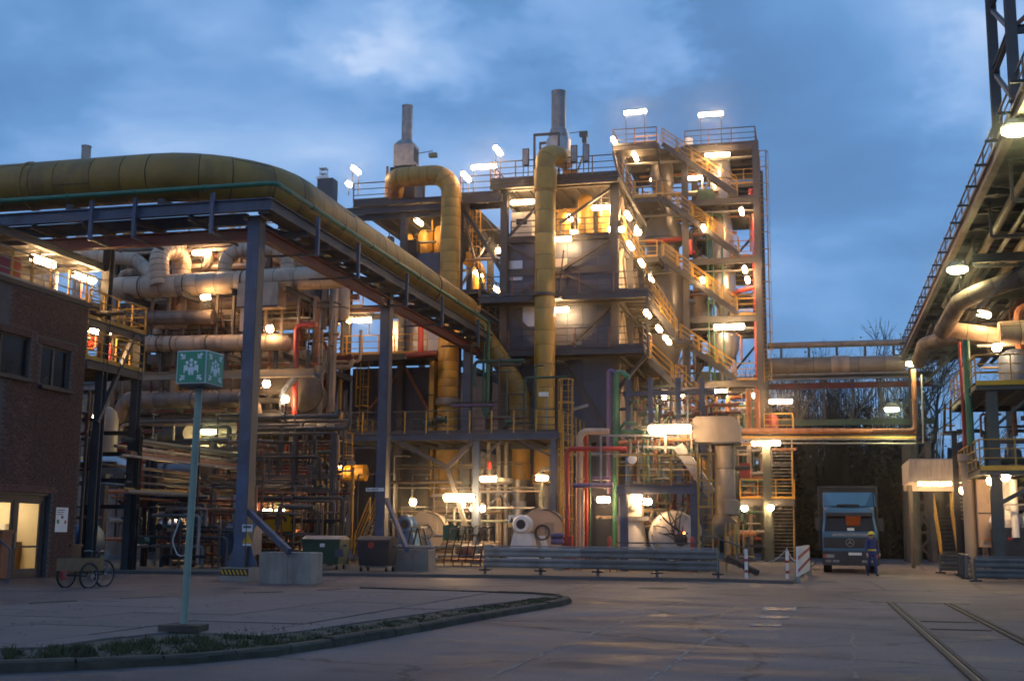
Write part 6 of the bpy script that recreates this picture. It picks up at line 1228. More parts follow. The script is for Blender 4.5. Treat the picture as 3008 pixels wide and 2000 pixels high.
# external stair to the right of the tower foot
Yq = 74.5
for k, (a, b, l) in enumerate((((2293, 1480), (2293, 1310), 'upper flight of the open tread stair beside the lorry'), ((2298, 1660), (2298, 1485), 'lower flight of the open tread stair beside the lorry'))):
    pa = PY(a[0], a[1], Yq); pb = PY(b[0], b[1], Yq+3.4); pb.x = pa.x; pa.x -= .55; pb.x -= .55; stair('staircase', l, pa, pb, 1.25, (1, 0, 0), 'rust', 'rail_yellow', group='open tread stair flights', tread_m='galv')
t = T('tower_annex_deck', 'railed landing of the outer stair right of the tower foot', 'platform', (XT(2290), TY, 0)); za = ZT(1268, 2290); deck(t, XT(2240), XT(2322), TY-.5, TY+2.5, za, .3, along='y'); railing(t, [(XT(2240), TY-.5, za), (XT(2322), TY-.5, za), (XT(2322), TY+2.5, za)], 1.1, 'rail_yellow', 1.2); t.part('red_tank', MB().lathe((XT(2262, TY+.6), TY+.6, za), [(0, 0), (.4, 0), (.4, .9), (.3, 1.1), (0, 1.15)], 16), 'red_beam')
for px in (2318,): t.part('post', MB().beam((XT(px), TY-.4, .11), (XT(px), TY-.4, za-.3), .16), 'steel')
# ============================================================ LEFT PROCESS PLANT
LY = 55.0
XL = lambda px, y=LY: PY(px, 1000, y).x
def PLP(px, py, y=LY): return PY(px, py, y)
def left_plant():
    fr = T('plant_frame', 'rusty brown steel frame carrying the beige pipes of the left plant', 'steel frame', (XL(600, 58), 58, 0))
    zs = [PY(600, p, 58).z for p in (700, 905, 1085, 1225, 1420)]
    for px in (330, 480, 640, 780, 930):
        for y in (54.0, 58.0, 63.0):
            if y == 54.0 and px > 330: continue
            fr.part('column', MB().ib((XL(px, y), y, .11), (XL(px, y), y, zs[0] if y > 55 else zs[1]), .3, .3, .035, up=(0, 1, 0)), 'beige_grey' if y < 55 else 'steel')
    for px, p0, p1 in ((870, 1222, 1390), (588, 1228, 1400)): fr.part('stub_column', MB().ib((XL(px, 54.2), 54.2, PLP(px, p1, 54.2).z), (XL(px, 54.2), 54.2, PLP(px, p0, 54.2).z), .26, .26, .03, up=(0, 1, 0)), 'beige')
    for z in zs:
        for y in (58.0, 63.0): hbeam(fr, (XL(300, y), y, z), (XL(960, y), y, z), .2, .34, 'steel' if y > 60 else 'beige_grey')
    for px in (330, 480, 640, 780, 930): 
        for z in zs[1:]: hbeam(fr, (XL(px, 58), 54, z-.02), (XL(px, 58), 63, z-.02), .18, .3, 'steel')
    for a, b in ((330, 480), (640, 780)):
        for z0, z1 in zip(zs[1:], zs): brace(fr, (XL(a, 63), 63, z0), (XL(b, 63), 63, z1), .12)
    brace(fr, PLP(715, 1345, 54.5), PLP(660, 1400, 54.5), .09, 'beige_grey'); brace(fr, PLP(615, 1235, 54.5), PLP(665, 1325, 54.5), .1, 'beige')
    for k, z in enumerate(zs[:4]):
        deck(fr, XL(300, 60), XL(960, 60), 58.3, 62.6, z+.02, .2, joists=False)
        railing(fr, [(XL(300, 60), 58.3, z+.02), (XL(960, 60), 58.3, z+.02)], 1.05, 'rail_yellow' if k else 'rust', 1.6)
    fr.part('roof_gear', MB().bx(XL(600, 60), XL(680, 60), 60, 61, zs[0]+.1, zs[0]+1.0), 'beige'); fr.part('roof_gear', MB().bx(XL(235, 60), XL(330, 60), 60, 62, zs[0]-.6, zs[0]+.2), 'beige_grey')
    hbeam(fr, (XL(360, 54.2), 54.2, PLP(600, 1102, 54.2).z), (XL(925, 54.2), 54.2, PLP(600, 1102, 54.2).z), .3, .38, 'beige_grey')
    runs(fr, XL(290, 58), XL(980, 58), 56.4, 62, zs[3]+.3, zs[0]-.3, 60, ['beige', 'beige', 'brownpipe', 'beige_grey', 'rust'], 181, .14, .32, .3, .8); runs(fr, XL(300, 57), XL(980, 57), 55.9, 57.5, zs[3], zs[1]+1, 60, ['steel', 'rust', 'galv', 'beige_grey', 'red_beam', 'darkpipe'], 182, .03, .08, .6)
    for k, (py, y, r, m) in enumerate(((905, 57.5, .42, 'brownpipe'), (962, 57.8, .3, 'beige'), (1062, 57.2, .46, 'beige_grey'), (1130, 57.6, .5, 'brownpipe'), (772, 59.5, .4, 'beige'), (1335, 56.8, .4, 'brownpipe'))): z = PY(600, py, y).z; fr.part('back_header', MB().tube([(XL(330+40*(k % 3), y), y, z), (XL(900+20*(k % 2), y), y, z)], r, 18), m)
    for px in range(380, 960, 48): fr.part('pipe_support', MB().beam((XL(px, 55.3), 55.3, PLP(px, 1005, 55.3).z-.4), (XL(px, 55.3), 55.3, PLP(px, 1095, 55.3).z), .16), 'steel_grey'); fr.part('pipe_support', MB().beam((XL(px+14, 55.4), 55.4, PLP(px, 870, 55.4).z), (XL(px+14, 55.4), 55.4, PLP(px, 985, 55.4).z), .13), 'brownpipe')
    # vertical plant behind: warm lit backdrop of real equipment
    runs(fr, XL(300, 59), XL(950, 59), 58.5, 64, 1, zs[0]-.5, 110, ['darkpipe', 'brownpipe', 'beige', 'steel', 'rust', 'red_beam', 'galv', 'duct_yellow'], 81, .05, .2, .5)
    runs(fr, XL(300, 54), XL(980, 54), 52.5, 57, 1, zs[3], 70, ['darkpipe', 'brownpipe', 'rust', 'steel', 'galv', 'red_beam'], 82, .03, .12, .45)
    for px, y, r, z0, h in ((640, 60, .85, zs[1], 4.2), (560, 66, 1.1, zs[1], 5.0), (720, 60.5, .4, zs[1]+1, 3.4), (905, 58.5, .33, zs[1]-.3, 2.0), (945, 59, .3, zs[1]-.4, 2.4), (1000, 60, .45, zs[1]-.6, 2.6)):
        fr.part('vertical_vessel', MB().lathe((XL(px, y), y, z0), [(r*.6, 0), (r, .3), (r, h*.75), (r*.75, h*.9), (r*.3, h), (0, h)], 20), 'beige' if r < .8 else 'vessel_dark')
    return zs
lz = left_plant()
def clad_thing(nm, label, pts, r, m, seg=.95, bend=0, Y=LY, cat='pipe', n=24, bands=()):
    P = [PY(p[0], p[1], p[2] if len(p) > 2 else Y) for p in pts]; t = T(nm, label, cat, P[0]); clad(t, P, r, seg, m, bend=bend, n=n, bn=9)
    for a, i in bands: c = P[i].lerp(P[i+1], a); flange(t, c, P[i+1]-P[i], r+.03, 'darkpipe', .07, n, 'clamp_ring')
    return t
clad_thing('beige_header_pipe', 'large beige insulated header pipe across the left plant, highest of the long pipes', [(305, 850), (1010, 812)], .58, 'beige', 1.15, bands=((.17, 0), (.36, 0), (.6, 0)))
clad_thing('beige_loop_pipe', 'beige pipe loop standing on the header like an upturned u', [(470, 842, 54.7), (466, 738, 54.9), (534, 733, 56.6), (534, 842, 56.8)], .5, 'beige', .34, 1.0)
clad_thing('beige_loop_pipe', 'wide beige pipe loop right of the long tube lamp in the left plant', [(660, 842, 55.6), (660, 738, 55.6), (842, 730, 56.2), (846, 842, 56.2)], .36, 'beige', .4, 1.0)
clad_thing('beige_branch_pipe', 'pale branch pipe joining the header beside the dark blue post at left', [(255, 752, 57), (400, 762, 57), (470, 830, 56)], .36, 'beige', 1.0, 1.2)
clad_thing('grey_brown_drum', 'long grey brown drum lying between the two beige header pipes', [(388, 935), (628, 930)], .36, 'brownpipe', 1.6, bands=((.1, 0),), cat='drum')
clad_thing('beige_lower_header', 'beige insulated header pipe lower in the left plant with rounded end', [(365, 1012), (815, 1005), (850, 1012, 55.6), (858, 1060, 56)], .41, 'beige', .8, .5, bands=((.24, 0), (.33, 0), (.56, 0)))
clad_thing('beige_elbow_pipe', 'short beige elbow on top of the lower header', [(462, 985, 55.4), (462, 955, 55.4), (545, 950, 55.4)], .24, 'beige', .5, .45)
clad_thing('brown_transfer_pipe', 'dark brown pipe with bent left end behind the assembly sign', [(350, 1230, 54.2), (372, 1178, 53.8), (735, 1172, 53.8), (750, 1230, 54.4)], .41, 'brownpipe', 1.2, .7, bands=((.12, 1), (.55, 1)))
clad_thing('brown_lower_pipe', 'thick dark pipe curving down in the left plant below the brown pipe', [(470, 1330, 55), (490, 1275, 54.6), (620, 1268, 54.6), (1010, 1262, 54.6)], .52, 'darkpipe', 1.1, .9)
t = T('blanking_disc', 'round beige blank disc on the dark pipe behind the sign pole', 'disc', PLP(565, 1272, 53.9)); c = PLP(565, 1272, 53.9); t.part('disc', MB().lathe(c, [(0, .02), (.46, .02), (.46, -.08), (0, -.08)], 28, (.25, -1, 0)), 'beige'); t.part('seam', MB().box(c+V((.01, -.035, 0)), (.9, .012, .02)), 'darkpipe')
# fin-shaped pale tank beside the brick corner
c = PLP(313, 1310, 50); t = T('pale_tank', 'tall pale grey tank with slanted top by the brick corner', 'tank', (c.x, 50, 0)); h0, h1 = PLP(313, 1195, 50).z, PLP(313, 1330, 50).z; t.part('shell', MB().lathe((c.x, 50, 0), [(.45, h1), (.48, h1+.4), (.48, h0-.6), (.35, h0-.2), (.1, h0), (0, h0)], 24), 'beige_grey'); t.part('support', MB().beam((c.x, 50, .1), (c.x, 50, h1), .3), 'steel')
# round dished vessel with pale shell
c = PLP(886, 1152, 56); t = T('dished_vessel', 'big round brown vessel end facing the yard beside the red riser', 'vessel', (c.x, 56, c.z-1)); R = .98
t.part('dished_end', MB().lathe((c.x, 56, c.z), [(0, -.32), (.4, -.28), (.75, -.14), (R, .08), (R, .2)], 32, (-.28, 1, 0)), 'brownpipe'); t.part('rim', MB().lathe(c+V((-.056, .2, 0)), [(R, 0), (R+.05, 0), (R+.05, .12), (R, .12)], 32, (-.28, 1, 0)), 'darkpipe'); t.part('shell', MB().lathe(c+V((-.09, .32, 0)), [(R-.01, 0), (R-.01, 2.6)], 32, (-.28, 1, 0)), 'brownpipe'); t.part('saddle', MB().bx(c.x-.5, c.x+.7, 56.6, 57.0, c.z-1.9, c.z-.85), 'beige_grey')
for nm, l, pts, r, m, Y in (
    ('blue_pipe', 'blue grey pipe bending over the round vessel end', [(826, 1368), (830, 1150), (885, 1092), (940, 1105)], .14, 'steel_blue', 54.6), ('red_pipe', 'bright red riser with elbow top beside the first boiler deck', [(850, 1290), (865, 1220), (872, 955), (930, 952)], .15, 'red', 54.9), ('red_pipe', 'short fat red pipe stub at the foot of the bright red riser', [(845, 1375), (845, 1298), (895, 1304)], .2, 'red', 54.4),
    ('beige_pipe', 'beige angled pipe hanging below the railed deck of the left boiler block', [(938, 1075), (930, 1270), (1005, 1264)], .24, 'beige_grey', 57.0), ('red_pipe', 'dark red horizontal pipe across the left boiler block above the tube lamp', [(862, 920), (1130, 908)], .16, 'red_beam', 62.8), ('red_pipe', 'maroon pipe stub crossing the yellow gooseneck duct', [(1195, 1045), (1285, 1038)], .19, 'red_beam', 63.5), ('red_pipe', 'bright red drop pipe beside the ochre pipe end', [(1236, 955), (1236, 1035)], .16, 'red', 63.4),
    ('red_pipe', 'red hooked pipe at the head of the low pipe rack', [(355, 1335), (355, 1300), (410, 1298), (408, 1445)], .16, 'red', 44.5), ('silver_pipe', 'wide silver pipe leaving the brick corner', [(205, 1375), (330, 1362), (385, 1385)], .42, 'alu', 47.0), ('silver_pipe', 'second wide pipe following the silver one behind the red hook', [(385, 1392), (600, 1386)], .42, 'vessel_dark', 48.0), ('dark_post_pipe', 'black vertical pipe in the low rack left of the sign pole', [(452, 1340), (446, 1620)], .17, 'black', 45.0), ('steel_pipe', 'pale handrail pipe across the rack beside the brick corner', [(225, 1412), (380, 1428)], .06, 'galv', 44.6), ('red_pipe', 'red pipe crossing behind the green dumpster', [(870, 1452), (1008, 1448)], .13, 'red_beam', 57.0), ('rust_pipe', 'rust coloured pipe behind the first bridge column', [(770, 1325), (840, 1325)], .12, 'rust', 55.0)):
    pipe(nm, l, pl(pts, Y), r, m)
# beige rectangular duct
c = PLP(712, 900, 54.3); t = T('square_duct', 'beige rectangular duct hanging below the header pipe', 'duct', (c.x, 54.3, c.z)); t.part('upper_box', MB().bx(XL(690, 54.3), XL(810, 54.3), 54.3, 55.3, PLP(700, 902, 54.3).z, PLP(700, 832, 54.3).z), 'beige'); t.part('lower_box', MB().bx(XL(699, 54.3), XL(738, 54.3), 54.4, 55.1, PLP(700, 972, 54.3).z, PLP(700, 903, 54.3).z), 'beige'); t.part('seam', MB().bx(XL(689, 54.3), XL(811, 54.3), 54.27, 54.29, PLP(700, 906, 54.3).z, PLP(700, 900, 54.3).z), 'darkpipe')
# yellow duct stub behind the loop
clad_thing('ochre_back_duct', 'ochre duct passing behind the beige pipe loop', [(380, 700, 62), (470, 770, 62)], .8, 'pipe_yellow', 1.2)
# far process hall closing the view behind the pipework
def hall():
    Yh = 90.0; x0, x1 = PY(180, 1500, Yh).x, PY(1800, 1500, Yh).x; z = PY(700, 1120, Yh).z; t = T('process_hall', 'dark brown sheet clad hall behind the left pipework', 'hall', ((x0+x1)/2, Yh, 0))
    t.part('core', MB().bx(x0, x1, Yh+.1, Yh+6, 0, z), 'darkpipe'); panels(t, x0, x1, Yh, .1, z, 26, 4, 'brownpipe', seed=17); t.part('eaves', MB().bx(x0-.2, x1+.2, Yh-.2, Yh+6, z+.002, z+.25), 'steel')
    Yh = 66.5; a, b = PY(330, 1500, Yh).x, PY(985, 1500, Yh).x; zb = PY(700, 1290, Yh).z; panels(t, a, b, Yh, .1, zb, 12, 3, 'brownpipe', seed=18)
hall()
# low rack running away from the brick corner
def low_rack():
    xr = -25.6; t = T('low_pipe_rack', 'low pipe rack of long thin pipes running from the brick corner', 'pipe rack', (xr, 42, 0))
    for y in (41.5, 46, 50.5, 55, 59.5):
        for dx in (-1.6, .6): t.part('post', MB().ib((xr+dx, y, .11), (xr+dx, y, 5.4), .2, .2, .03, up=(0, 1, 0)), 'black')
        for z in (2.6, 3.6, 4.6, 5.4): t.part('cross_beam', MB().ib((xr-1.7, y, z-.15), (xr+.7, y, z-.15), .12, .16), 'steel')
    rn = random.Random(5)
    for py, r, m, dx in ((1310, .11, 'steel_green', .3), (1330, .07, 'galv', -.1), (1346, .12, 'rust', .5), (1352, .06, 'galv', .65), (1400, .05, 'darkpipe', .3), (1422, .05, 'brownpipe', .4), (1440, .05, 'rail_yellow', .55), (1447, .09, 'beige_grey', .65), (1382, .06, 'brownpipe', -.4), (1465, .05, 'rust', .2)):
        z = PX(500, py, xr+dx).z; z = PX(560, py+8, xr+dx).z; t.part('long_pipe', MB().tube([(xr+dx, 40.2+rn.uniform(0, 1), z), (xr+dx, 60+rn.uniform(-3, 3), z)], r, 8), m)
    for k in range(14): valve(t, (xr+.75, 42+1.25*k, 1.2+.5*(k % 3)), .09, rn.choice(['black', 'green_dark', 'rust']), (0, 1, 0))
    runs(t, xr-1.5, xr+3.4, 44, 50, .15, 3.6, 80, ['darkpipe', 'brownpipe', 'rust', 'black', 'galv', 'steel', 'red_beam'], 91, .025, .1, .6)
    t.part('red_cover', MB().box(PLP(405, 1472, 45), (1.0, .6, .5), .3), 'red_beam'); t.part('red_chute', MB().beam(PLP(350, 1470, 45), PLP(405, 1512, 45), .12), 'red_beam'); t.part('hose_loop', MB().tube(fillet([PLP(530, 1520, 44), PLP(505, 1590, 44), PLP(525, 1640, 44), PLP(560, 1620, 44), PLP(562, 1560, 44)], .5, 6), .03, 6), 'white')
low_rack()
t = T('pump_house', 'dark pump and exchanger group at the foot of the left plant', 'pump group', (XL(700, 52), 52, .11)); runs(t, XL(560, 52), XL(1000, 52), 51, 56, .2, 5.5, 105, ['darkpipe', 'brownpipe', 'rust', 'steel', 'galv', 'black', 'red_beam', 'green_dark', 'duct_yellow'], 92, .03, .11, .55)
runs(t, XL(540, 49), XL(1000, 49), 48.5, 52, .15, 4.2, 60, ['darkpipe', 'black', 'black', 'steel', 'brownpipe'], 192, .025, .09, .6); runs(t, XL(560, 51), XL(1000, 51), 50.5, 54, 3.5, 7.0, 40, ['darkpipe', 'black', 'steel', 'brownpipe'], 193, .04, .14, .35)
for k in range(10): c = PLP(600+38*k, 1600-30*(k % 3), 52); t.part('pump', MB().lathe(c, [(0, 0), (.2, .02), (.25, .2), (.25, .6), (.1, .75), (0, .75)], 14, (.8, -.6, 0)), random.choice(['darkpipe', 'rust', 'steel_green', 'brownpipe']))
for px in (640, 760, 880, 990): t.part('post', MB().ib((XL(px, 51), 51, .11), (XL(px, 51), 51, 6), .2, .2, .03, up=(0, 1, 0)), 'steel')
for py in (1440, 1400): hbeam(t, (XL(620, 51), 51, PLP(800, py, 51).z), (XL(1000, 51), 51, PLP(800, py, 51).z), .12, .2, 'brownpipe')
for a, b in ((800, 865), (836, 853)): c = PLP(a, 1530, 50.6); t.part('yellow_box', MB().box(c, (.55, .4, .9)), 'sign_yellow')
c = PLP(505, 1548, 47.5); t = T('foil_wrapped_drum', 'drum wrapped in crumpled shiny foil behind the sign pole', 'drum', (c.x, 47.5, .11)); t.part('drum', MB().lathe(c-V((.5, 0, 0)), [(0, 0), (.32, .03), (.36, .15), (.33, .4), (.37, .7), (.34, 1.0), (0, 1.05)], 20, (1, 0, 0)), 'foil'); t.part('cradle', MB().bx(c.x-.4, c.x+.4, 47.3, 47.7, .11, c.z-.28), 'black')
c = PLP(578, 1552, 49); t = T('exchanger_shell', 'brown exchanger shell with round end behind the sign pole', 'exchanger', (c.x, 49, .11)); t.part('shell', MB().lathe(c, [(0, -.1), (.35, -.06), (.5, .1), (.5, 2.5)], 24, (.35, 1, 0)), 'brownpipe'); t.part('cradle', MB().bx(c.x-.3, c.x+.5, 49.4, 49.8, .11, c.z-.4), 'black')
clad_thing('yellow_drum', 'yellow drum glowing under the small lamp at the caged ladder', [(985, 1390, 59), (1075, 1388, 59)], .42, 'duct_yellow', .8, cat='drum')
t = stair('staircase', 'yellow railed steps going up behind the dark dumpster', PY(1040, 1640, 54), PY(1085, 1530, 54), .8, (0, 1, 0), 'steel', group='ground stair flights')
# ------------------------------------------------------------ gantry behind the brick building
def gantry():
    gx0, gx1 = -29.0, -25.2; z1 = BZ+.2; t = T('side_gantry', 'steel gantry with yellow railings rising behind the brick building', 'gantry', (gx1, 40, 0)); z2 = PX(330, 1072, gx1).z; zb = PX(330, 955, gx1).z; ya, yb = BYF+.25, 41.8
    deck(t, gx0, gx1-.4, 33.0, 39.3, z1+.1, .28); railing(t, [(gx1-.4, 33.0, z1+.1), (gx1-.4, 39.4, z1+.1)], 1.05, 'rail_yellow', 1.1, top='galv')
    for z in (zb, z2): deck(t, gx0, gx1, ya, yb, z, .3); railing(t, [(gx1, ya, z), (gx1, yb, z), (gx0, yb, z)], 1.05, 'rail_yellow', 1.0)
    for x in (gx0, gx1-.12):
        for y in (39.2, 41.6): t.part('column', MB().ib((x, y, .11), (x, y, z1+2.9 if y < 40 else zb), .3, .3, .035, up=(0, 1, 0)), 'steel')
    a, b = PX(395, 985, gx1), PX(285, 1240, gx1); t.part('brace', MB().beam(a, b, .14), 'steel_grey')
    zf = PX(200, 748, gx1-.2).z; hbeam(t, (gx1-.2, 33, zf), (gx1-.2, 39.6, zf), .2, .26); hbeam(t, (gx0, 33, zf), (gx0, 39.6, zf), .2, .26); t.part('roof_sheet', MB().bx(gx0, gx1-.2, 33, 39.6, zf+.14, zf+.18), 'steel')
    for k in range(5): t.part('purlin', MB().ib((gx0, 33.5+1.4*k, zf), (gx1-.4, 33.5+1.4*k, zf), .12, .18), 'galv')
    runs(t, gx0, gx1-.3, ya, yb, z2, z1, 36, ['rust', 'red', 'beige', 'galv', 'darkpipe', 'steel'], 95, .04, .14, .6); runs(t, gx0, gx1-.2, ya, yb, .3, z2-.4, 34, ['rust', 'brownpipe', 'darkpipe', 'galv', 'red_beam'], 96, .04, .12, .5)
    tk = T('silver_tank', 'silver cylindrical tank behind the gantry railing at far left', 'tank', (-29.5, 38, z1)); tk.part('shell', MB().lathe((-29.3, 34, z1+1.15), [(0, -.1), (.7, 0), (.9, .3), (.9, 6.5), (.7, 6.8), (0, 6.9)], 28, (0, 1, 0)), 'vessel_dark')
    for k in range(4): flange(tk, (-29.3, 35+1.6*k, z1+1.15), (0, 1, 0), .93, 'galv', .1, 28, 'band')
    t.part('red_box', MB().box(PX(28, 800, gx1-1), (.5, .5, 1.0)), 'red')
gantry()
# ============================================================ RIGHT SIDE
def right_side():
    RX = 6.0; zr = PX(2857, 612, RX).z
    t = T('overhead_rack', 'long overhead steel pipe rack running away along the right edge', 'pipe bridge', (RX, 45, 0)); y0, y1 = 33.0, 87.0
    t.part('edge_beam', MB().ib((RX, y0, zr), (RX, y1, zr), .25, .5), 'brownpipe'); t.part('edge_beam', MB().ib((RX+6.5, y0, zr), (RX+6.5, y1, zr), .25, .5), 'steel'); t.part('centre_beam', MB().ib((RX+3.2, y0, zr-.05), (RX+3.2, y1, zr-.05), .25, .45), 'steel')
    t.part('floor_plate', MB().bx(RX+.15, RX+6.4, y0, y1, zr+.2, zr+.27), 'steel')
    me = MB().ib((0, 0, 0), (6.3, 0, 0), .16, .28).mesh('cross_beam', (0, 0, 0), 'steel'); br = MB().bx(-.4, 0, -.04, .04, 0, .08).mesh('bracket', (0, 0, 0), 'black')
    y = y0+1
    while y < y1: t.inst('cross_beam', me, (RX+.1, y, zr-.02)); t.inst('bracket', br, (RX-.1, y, zr+.15)); y += 2.6
    for k in range(18): brace(t, (RX+.3, y0+1+3*k, zr-.2), (RX+3.1, y0+2.5+3*k, zr-.2), .09); brace(t, (RX+3.1, y0+2.5+3*k, zr-.2), (RX+.3, y0+4*1+3*k, zr-.2), .09)
    for dx, r, m, dz in ((.1, .13, 'purple', .5), (1.0, .16, 'brownpipe', -.45), (1.7, .1, 'galv', -.4), (2.4, .2, 'beige_grey', -.5), (4.0, .22, 'red_beam', -.6), (5.0, .2, 'brownpipe', -.6), (5.7, .12, 'darkpipe', -.5)): t.part('rack_pipe', MB().tube([(RX+dx, y0, zr+dz), (RX+dx, y1-1, zr+dz)], r, 12), m)
    for y in (40, 47.5, 55.4, 63, 70, 78, 85): 
        for dx in (.3, 6.3): t.part('column', MB().ib((RX+dx+.2, y, 0), (RX+dx+.2, y, zr-.25), .35, .35, .04, up=(0, 1, 0)), 'steel_green') if (y > 50 and (dx > 1 or y > 80)) else None
    for y in (50, 58, 66, 74): t.part('portal_beam', MB().ib((RX+.3, y, zr-1.2), (RX+6.4, y, zr-1.2), .2, .35), 'steel_green'); brace(t, (RX+.4, y, zr-3.2), (RX+2.4, y, zr-1.3), .14, 'steel_green')
    # lattice above the near end
    z0 = zr+.5
    for x in (RX+.02, RX+2.4):
        for y in (36.5, 40.0): t.part('lattice_post', MB().ib((x, y, z0), (x, y, z0+9), .3, .3, .04, up=(0, 1, 0)), 'steel')
    for k in range(4):
        brace(t, (RX+.02, 36.5, z0+2.2*k), (RX+.02, 40.0, z0+2.2*k+2.2), .12, 'steel'); t.part('lattice_beam', MB().ib((RX+.02, 36.5, z0+2.2*k+2.2), (RX+2.4, 36.5, z0+2.2*k+2.2), .15, .25), 'steel'); t.part('lattice_beam', MB().ib((RX+.02, 36.5, z0+2.2*k+2.25), (RX+.02, 40.0, z0+2.2*k+2.25), .15, .25), 'steel'); brace(t, (RX+.02, 36.5, z0+2.2*k), (RX+2.4, 36.5, z0+2.2*k+2.2), .12, 'rust')
    ladder(t, RX+1.0, 36.2, z0, z0+8, 'rail_yellow'); t.part('inclined_belt', MB().beam((RX+.9, 30, z0+.2), (RX+.9, 60, z0+.6), .9, .5), 'red_beam')
    railing(t, [(RX+.05, y0, zr+.3), (RX+.05, y1, zr+.3)], 1.0, 'brownpipe', 2.2, toe=False)
    rn = random.Random(77)
    for k in range(26):
        x = RX+rn.uniform(.5, 6); ya = rn.uniform(y0, 70); t.part('hung_pipe', MB().tube(fillet([(x, ya, zr-.4-rn.uniform(0, .8)), (x, ya+rn.uniform(5, 16), zr-.5-rn.uniform(0, .6))], 0), rn.uniform(.05, .16), 8), rn.choice(['darkpipe', 'brownpipe', 'red_beam', 'steel']))
    for k in range(9): y = 36+5*k; t.part('hanger_frame', MB().beam((RX+.5, y, zr-1.3), (RX+6, y, zr-1.3), .12).beam((RX+.5, y, zr-1.3), (RX+.5, y, zr), .1), 'steel')
    return RX, zr
RX, rzr = right_side()
def right_plant():
    Y = 51.0; z1, z2 = PY(2930, 1122, Y).z, PY(2930, 1372, Y).z; x0 = PY(2890, 1120, Y).x; x1 = x0+9; t = T('process_deck', 'steel process decks with yellow edges and railings at the right edge', 'platform', (x0, Y, 0)); xs = PY(2838, 1150, 56).x
    for z in (z1, z2): deck(t, x0-.3, x1, Y, 60, z, .30, 'steel_green', 'steel_green', along='y'); t.part('yellow_edge', MB().bx(x0-.3, x1, Y-.1, Y-.075, z-.12, z+.06), 'sign_yellow'); railing(t, [(x0-.3, 60, z), (x0-.3, Y, z), (x1, Y, z)], 1.1, 'rail_yellow', 1.3, toe=False)
    for x in (PY(2922, 1300, Y).x, x0+4.2, x1-.3):
        for y in (Y+.3, 59.5): t.part('column', MB().ib((x, y, 0), (x, y, z1-.3), .42, .42, .05, up=(0, 1, 0)), 'steel_green')
    c = PZ(2862, 1690); t.part('round_column', MB().lathe((6.35, 55.2, 0), [(.34, 0), (.34, .06), (.27, .08), (.27, z2+.4), (.4, z2+.5), (.4, z2+.8)], 22), 'beige_grey')
    t.part('dark_post', MB().ib((PY(2818, 1600, 58).x, 58, 0), (PY(2818, 1600, 58).x, 58, PY(2818, 1265, 58).z), .22, .22, .03, up=(0, 1, 0)), 'black')
    brace(t, (x0+.4, Y+.3, z2-1.4), (x0+2.2, Y+.3, z2-.4), .16, 'steel_green'); brace(t, (x0+.3, Y+.4, z1-1.8), (x0+1.9, Y+.4, z1-.4), .12, 'steel_green')
    runs(t, x0, x1, Y+1.5, 59, z2+.2, z1-.5, 45, ['green_dark', 'rust', 'galv', 'brownpipe', 'beige_grey', 'darkpipe'], 101, .04, .14, .5); runs(t, x0, x1, Y+1.5, 59, z1+.2, z1+4.5, 40, ['brownpipe', 'galv', 'beige_grey', 'darkpipe', 'red_beam', 'rust'], 102, .05, .18, .45); runs(t, x0-.2, x1, Y+2.5, 59, .2, z2-.4, 40, ['beige', 'galv', 'white', 'darkpipe', 'rust'], 103, .04, .14, .6)
    t.part('reactor_top', MB().lathe((PY(2988, 1080, 54).x, 54, z1+.02), [(.75, 0), (.75, 1.3), (.62, 1.55), (.3, 1.7), (0, 1.75)], 24), 'steel_blue'); t.part('vertical_green_pipe', MB().tube([(PY(2842, 1100, 53).x, 53, z2+1), (PY(2842, 1100, 53).x, 53, PY(2842, 1000, 53).z)], .15, 12), 'green'); t.part('red_white_post', MB().tube([(PY(2823, 1100, 53.5).x, 53.5, z2+1), (PY(2823, 1100, 53.5).x, 53.5, PY(2823, 1005, 53.5).z)], .06, 8), 'red')
    # pale cabinets below the deck
    for a, b, y, h0, h1, m in ((2872, 2926, 54.5, 1.2, 4.0, 'beige'), (2940, 2972, 54.0, .6, 4.2, 'white'), (2838, 2848, 57, .6, 4.0, 'beige')):
        p, q = PY(a, 1500, y).x, PY(b, 1500, y).x; t.part('panel_cabinet', MB().bx(p, q, y, y+.8, h0, h1), m); t.part('panel_joint', MB().bx(p, q, y-.012, y-.002, (h0+h1)/2-.03, (h0+h1)/2+.03), 'steel')
    t.part('white_pipe', MB().tube([(PY(2980, 1500, 53).x, 53, 1.6), (PY(2980, 1500, 53).x, 53, z2-.4)], .16, 12), 'white'); t.part('small_frame', MB().beam(PY(2950, 1482, 52.5), PY(3020, 1482, 52.5), .06).beam(PY(2950, 1482, 52.5), PY(2950, 1545, 52.5), .06), 'galv')
    # small yellow stair cage
    for py in (1200, 1250): t.part('gate', MB().beam(PY(2775, py, 62), PY(2805, py, 62), .08).beam(PY(2775, 1185, 62), PY(2775, 1265, 62), .1).beam(PY(2792, 1175, 62), PY(2792, 1265, 62), .1), 'orange')
    t.part('gate_floor', MB().box(PY(2795, 1272, 62.5), (.9, 1.2, .12)), 'steel')
right_plant()
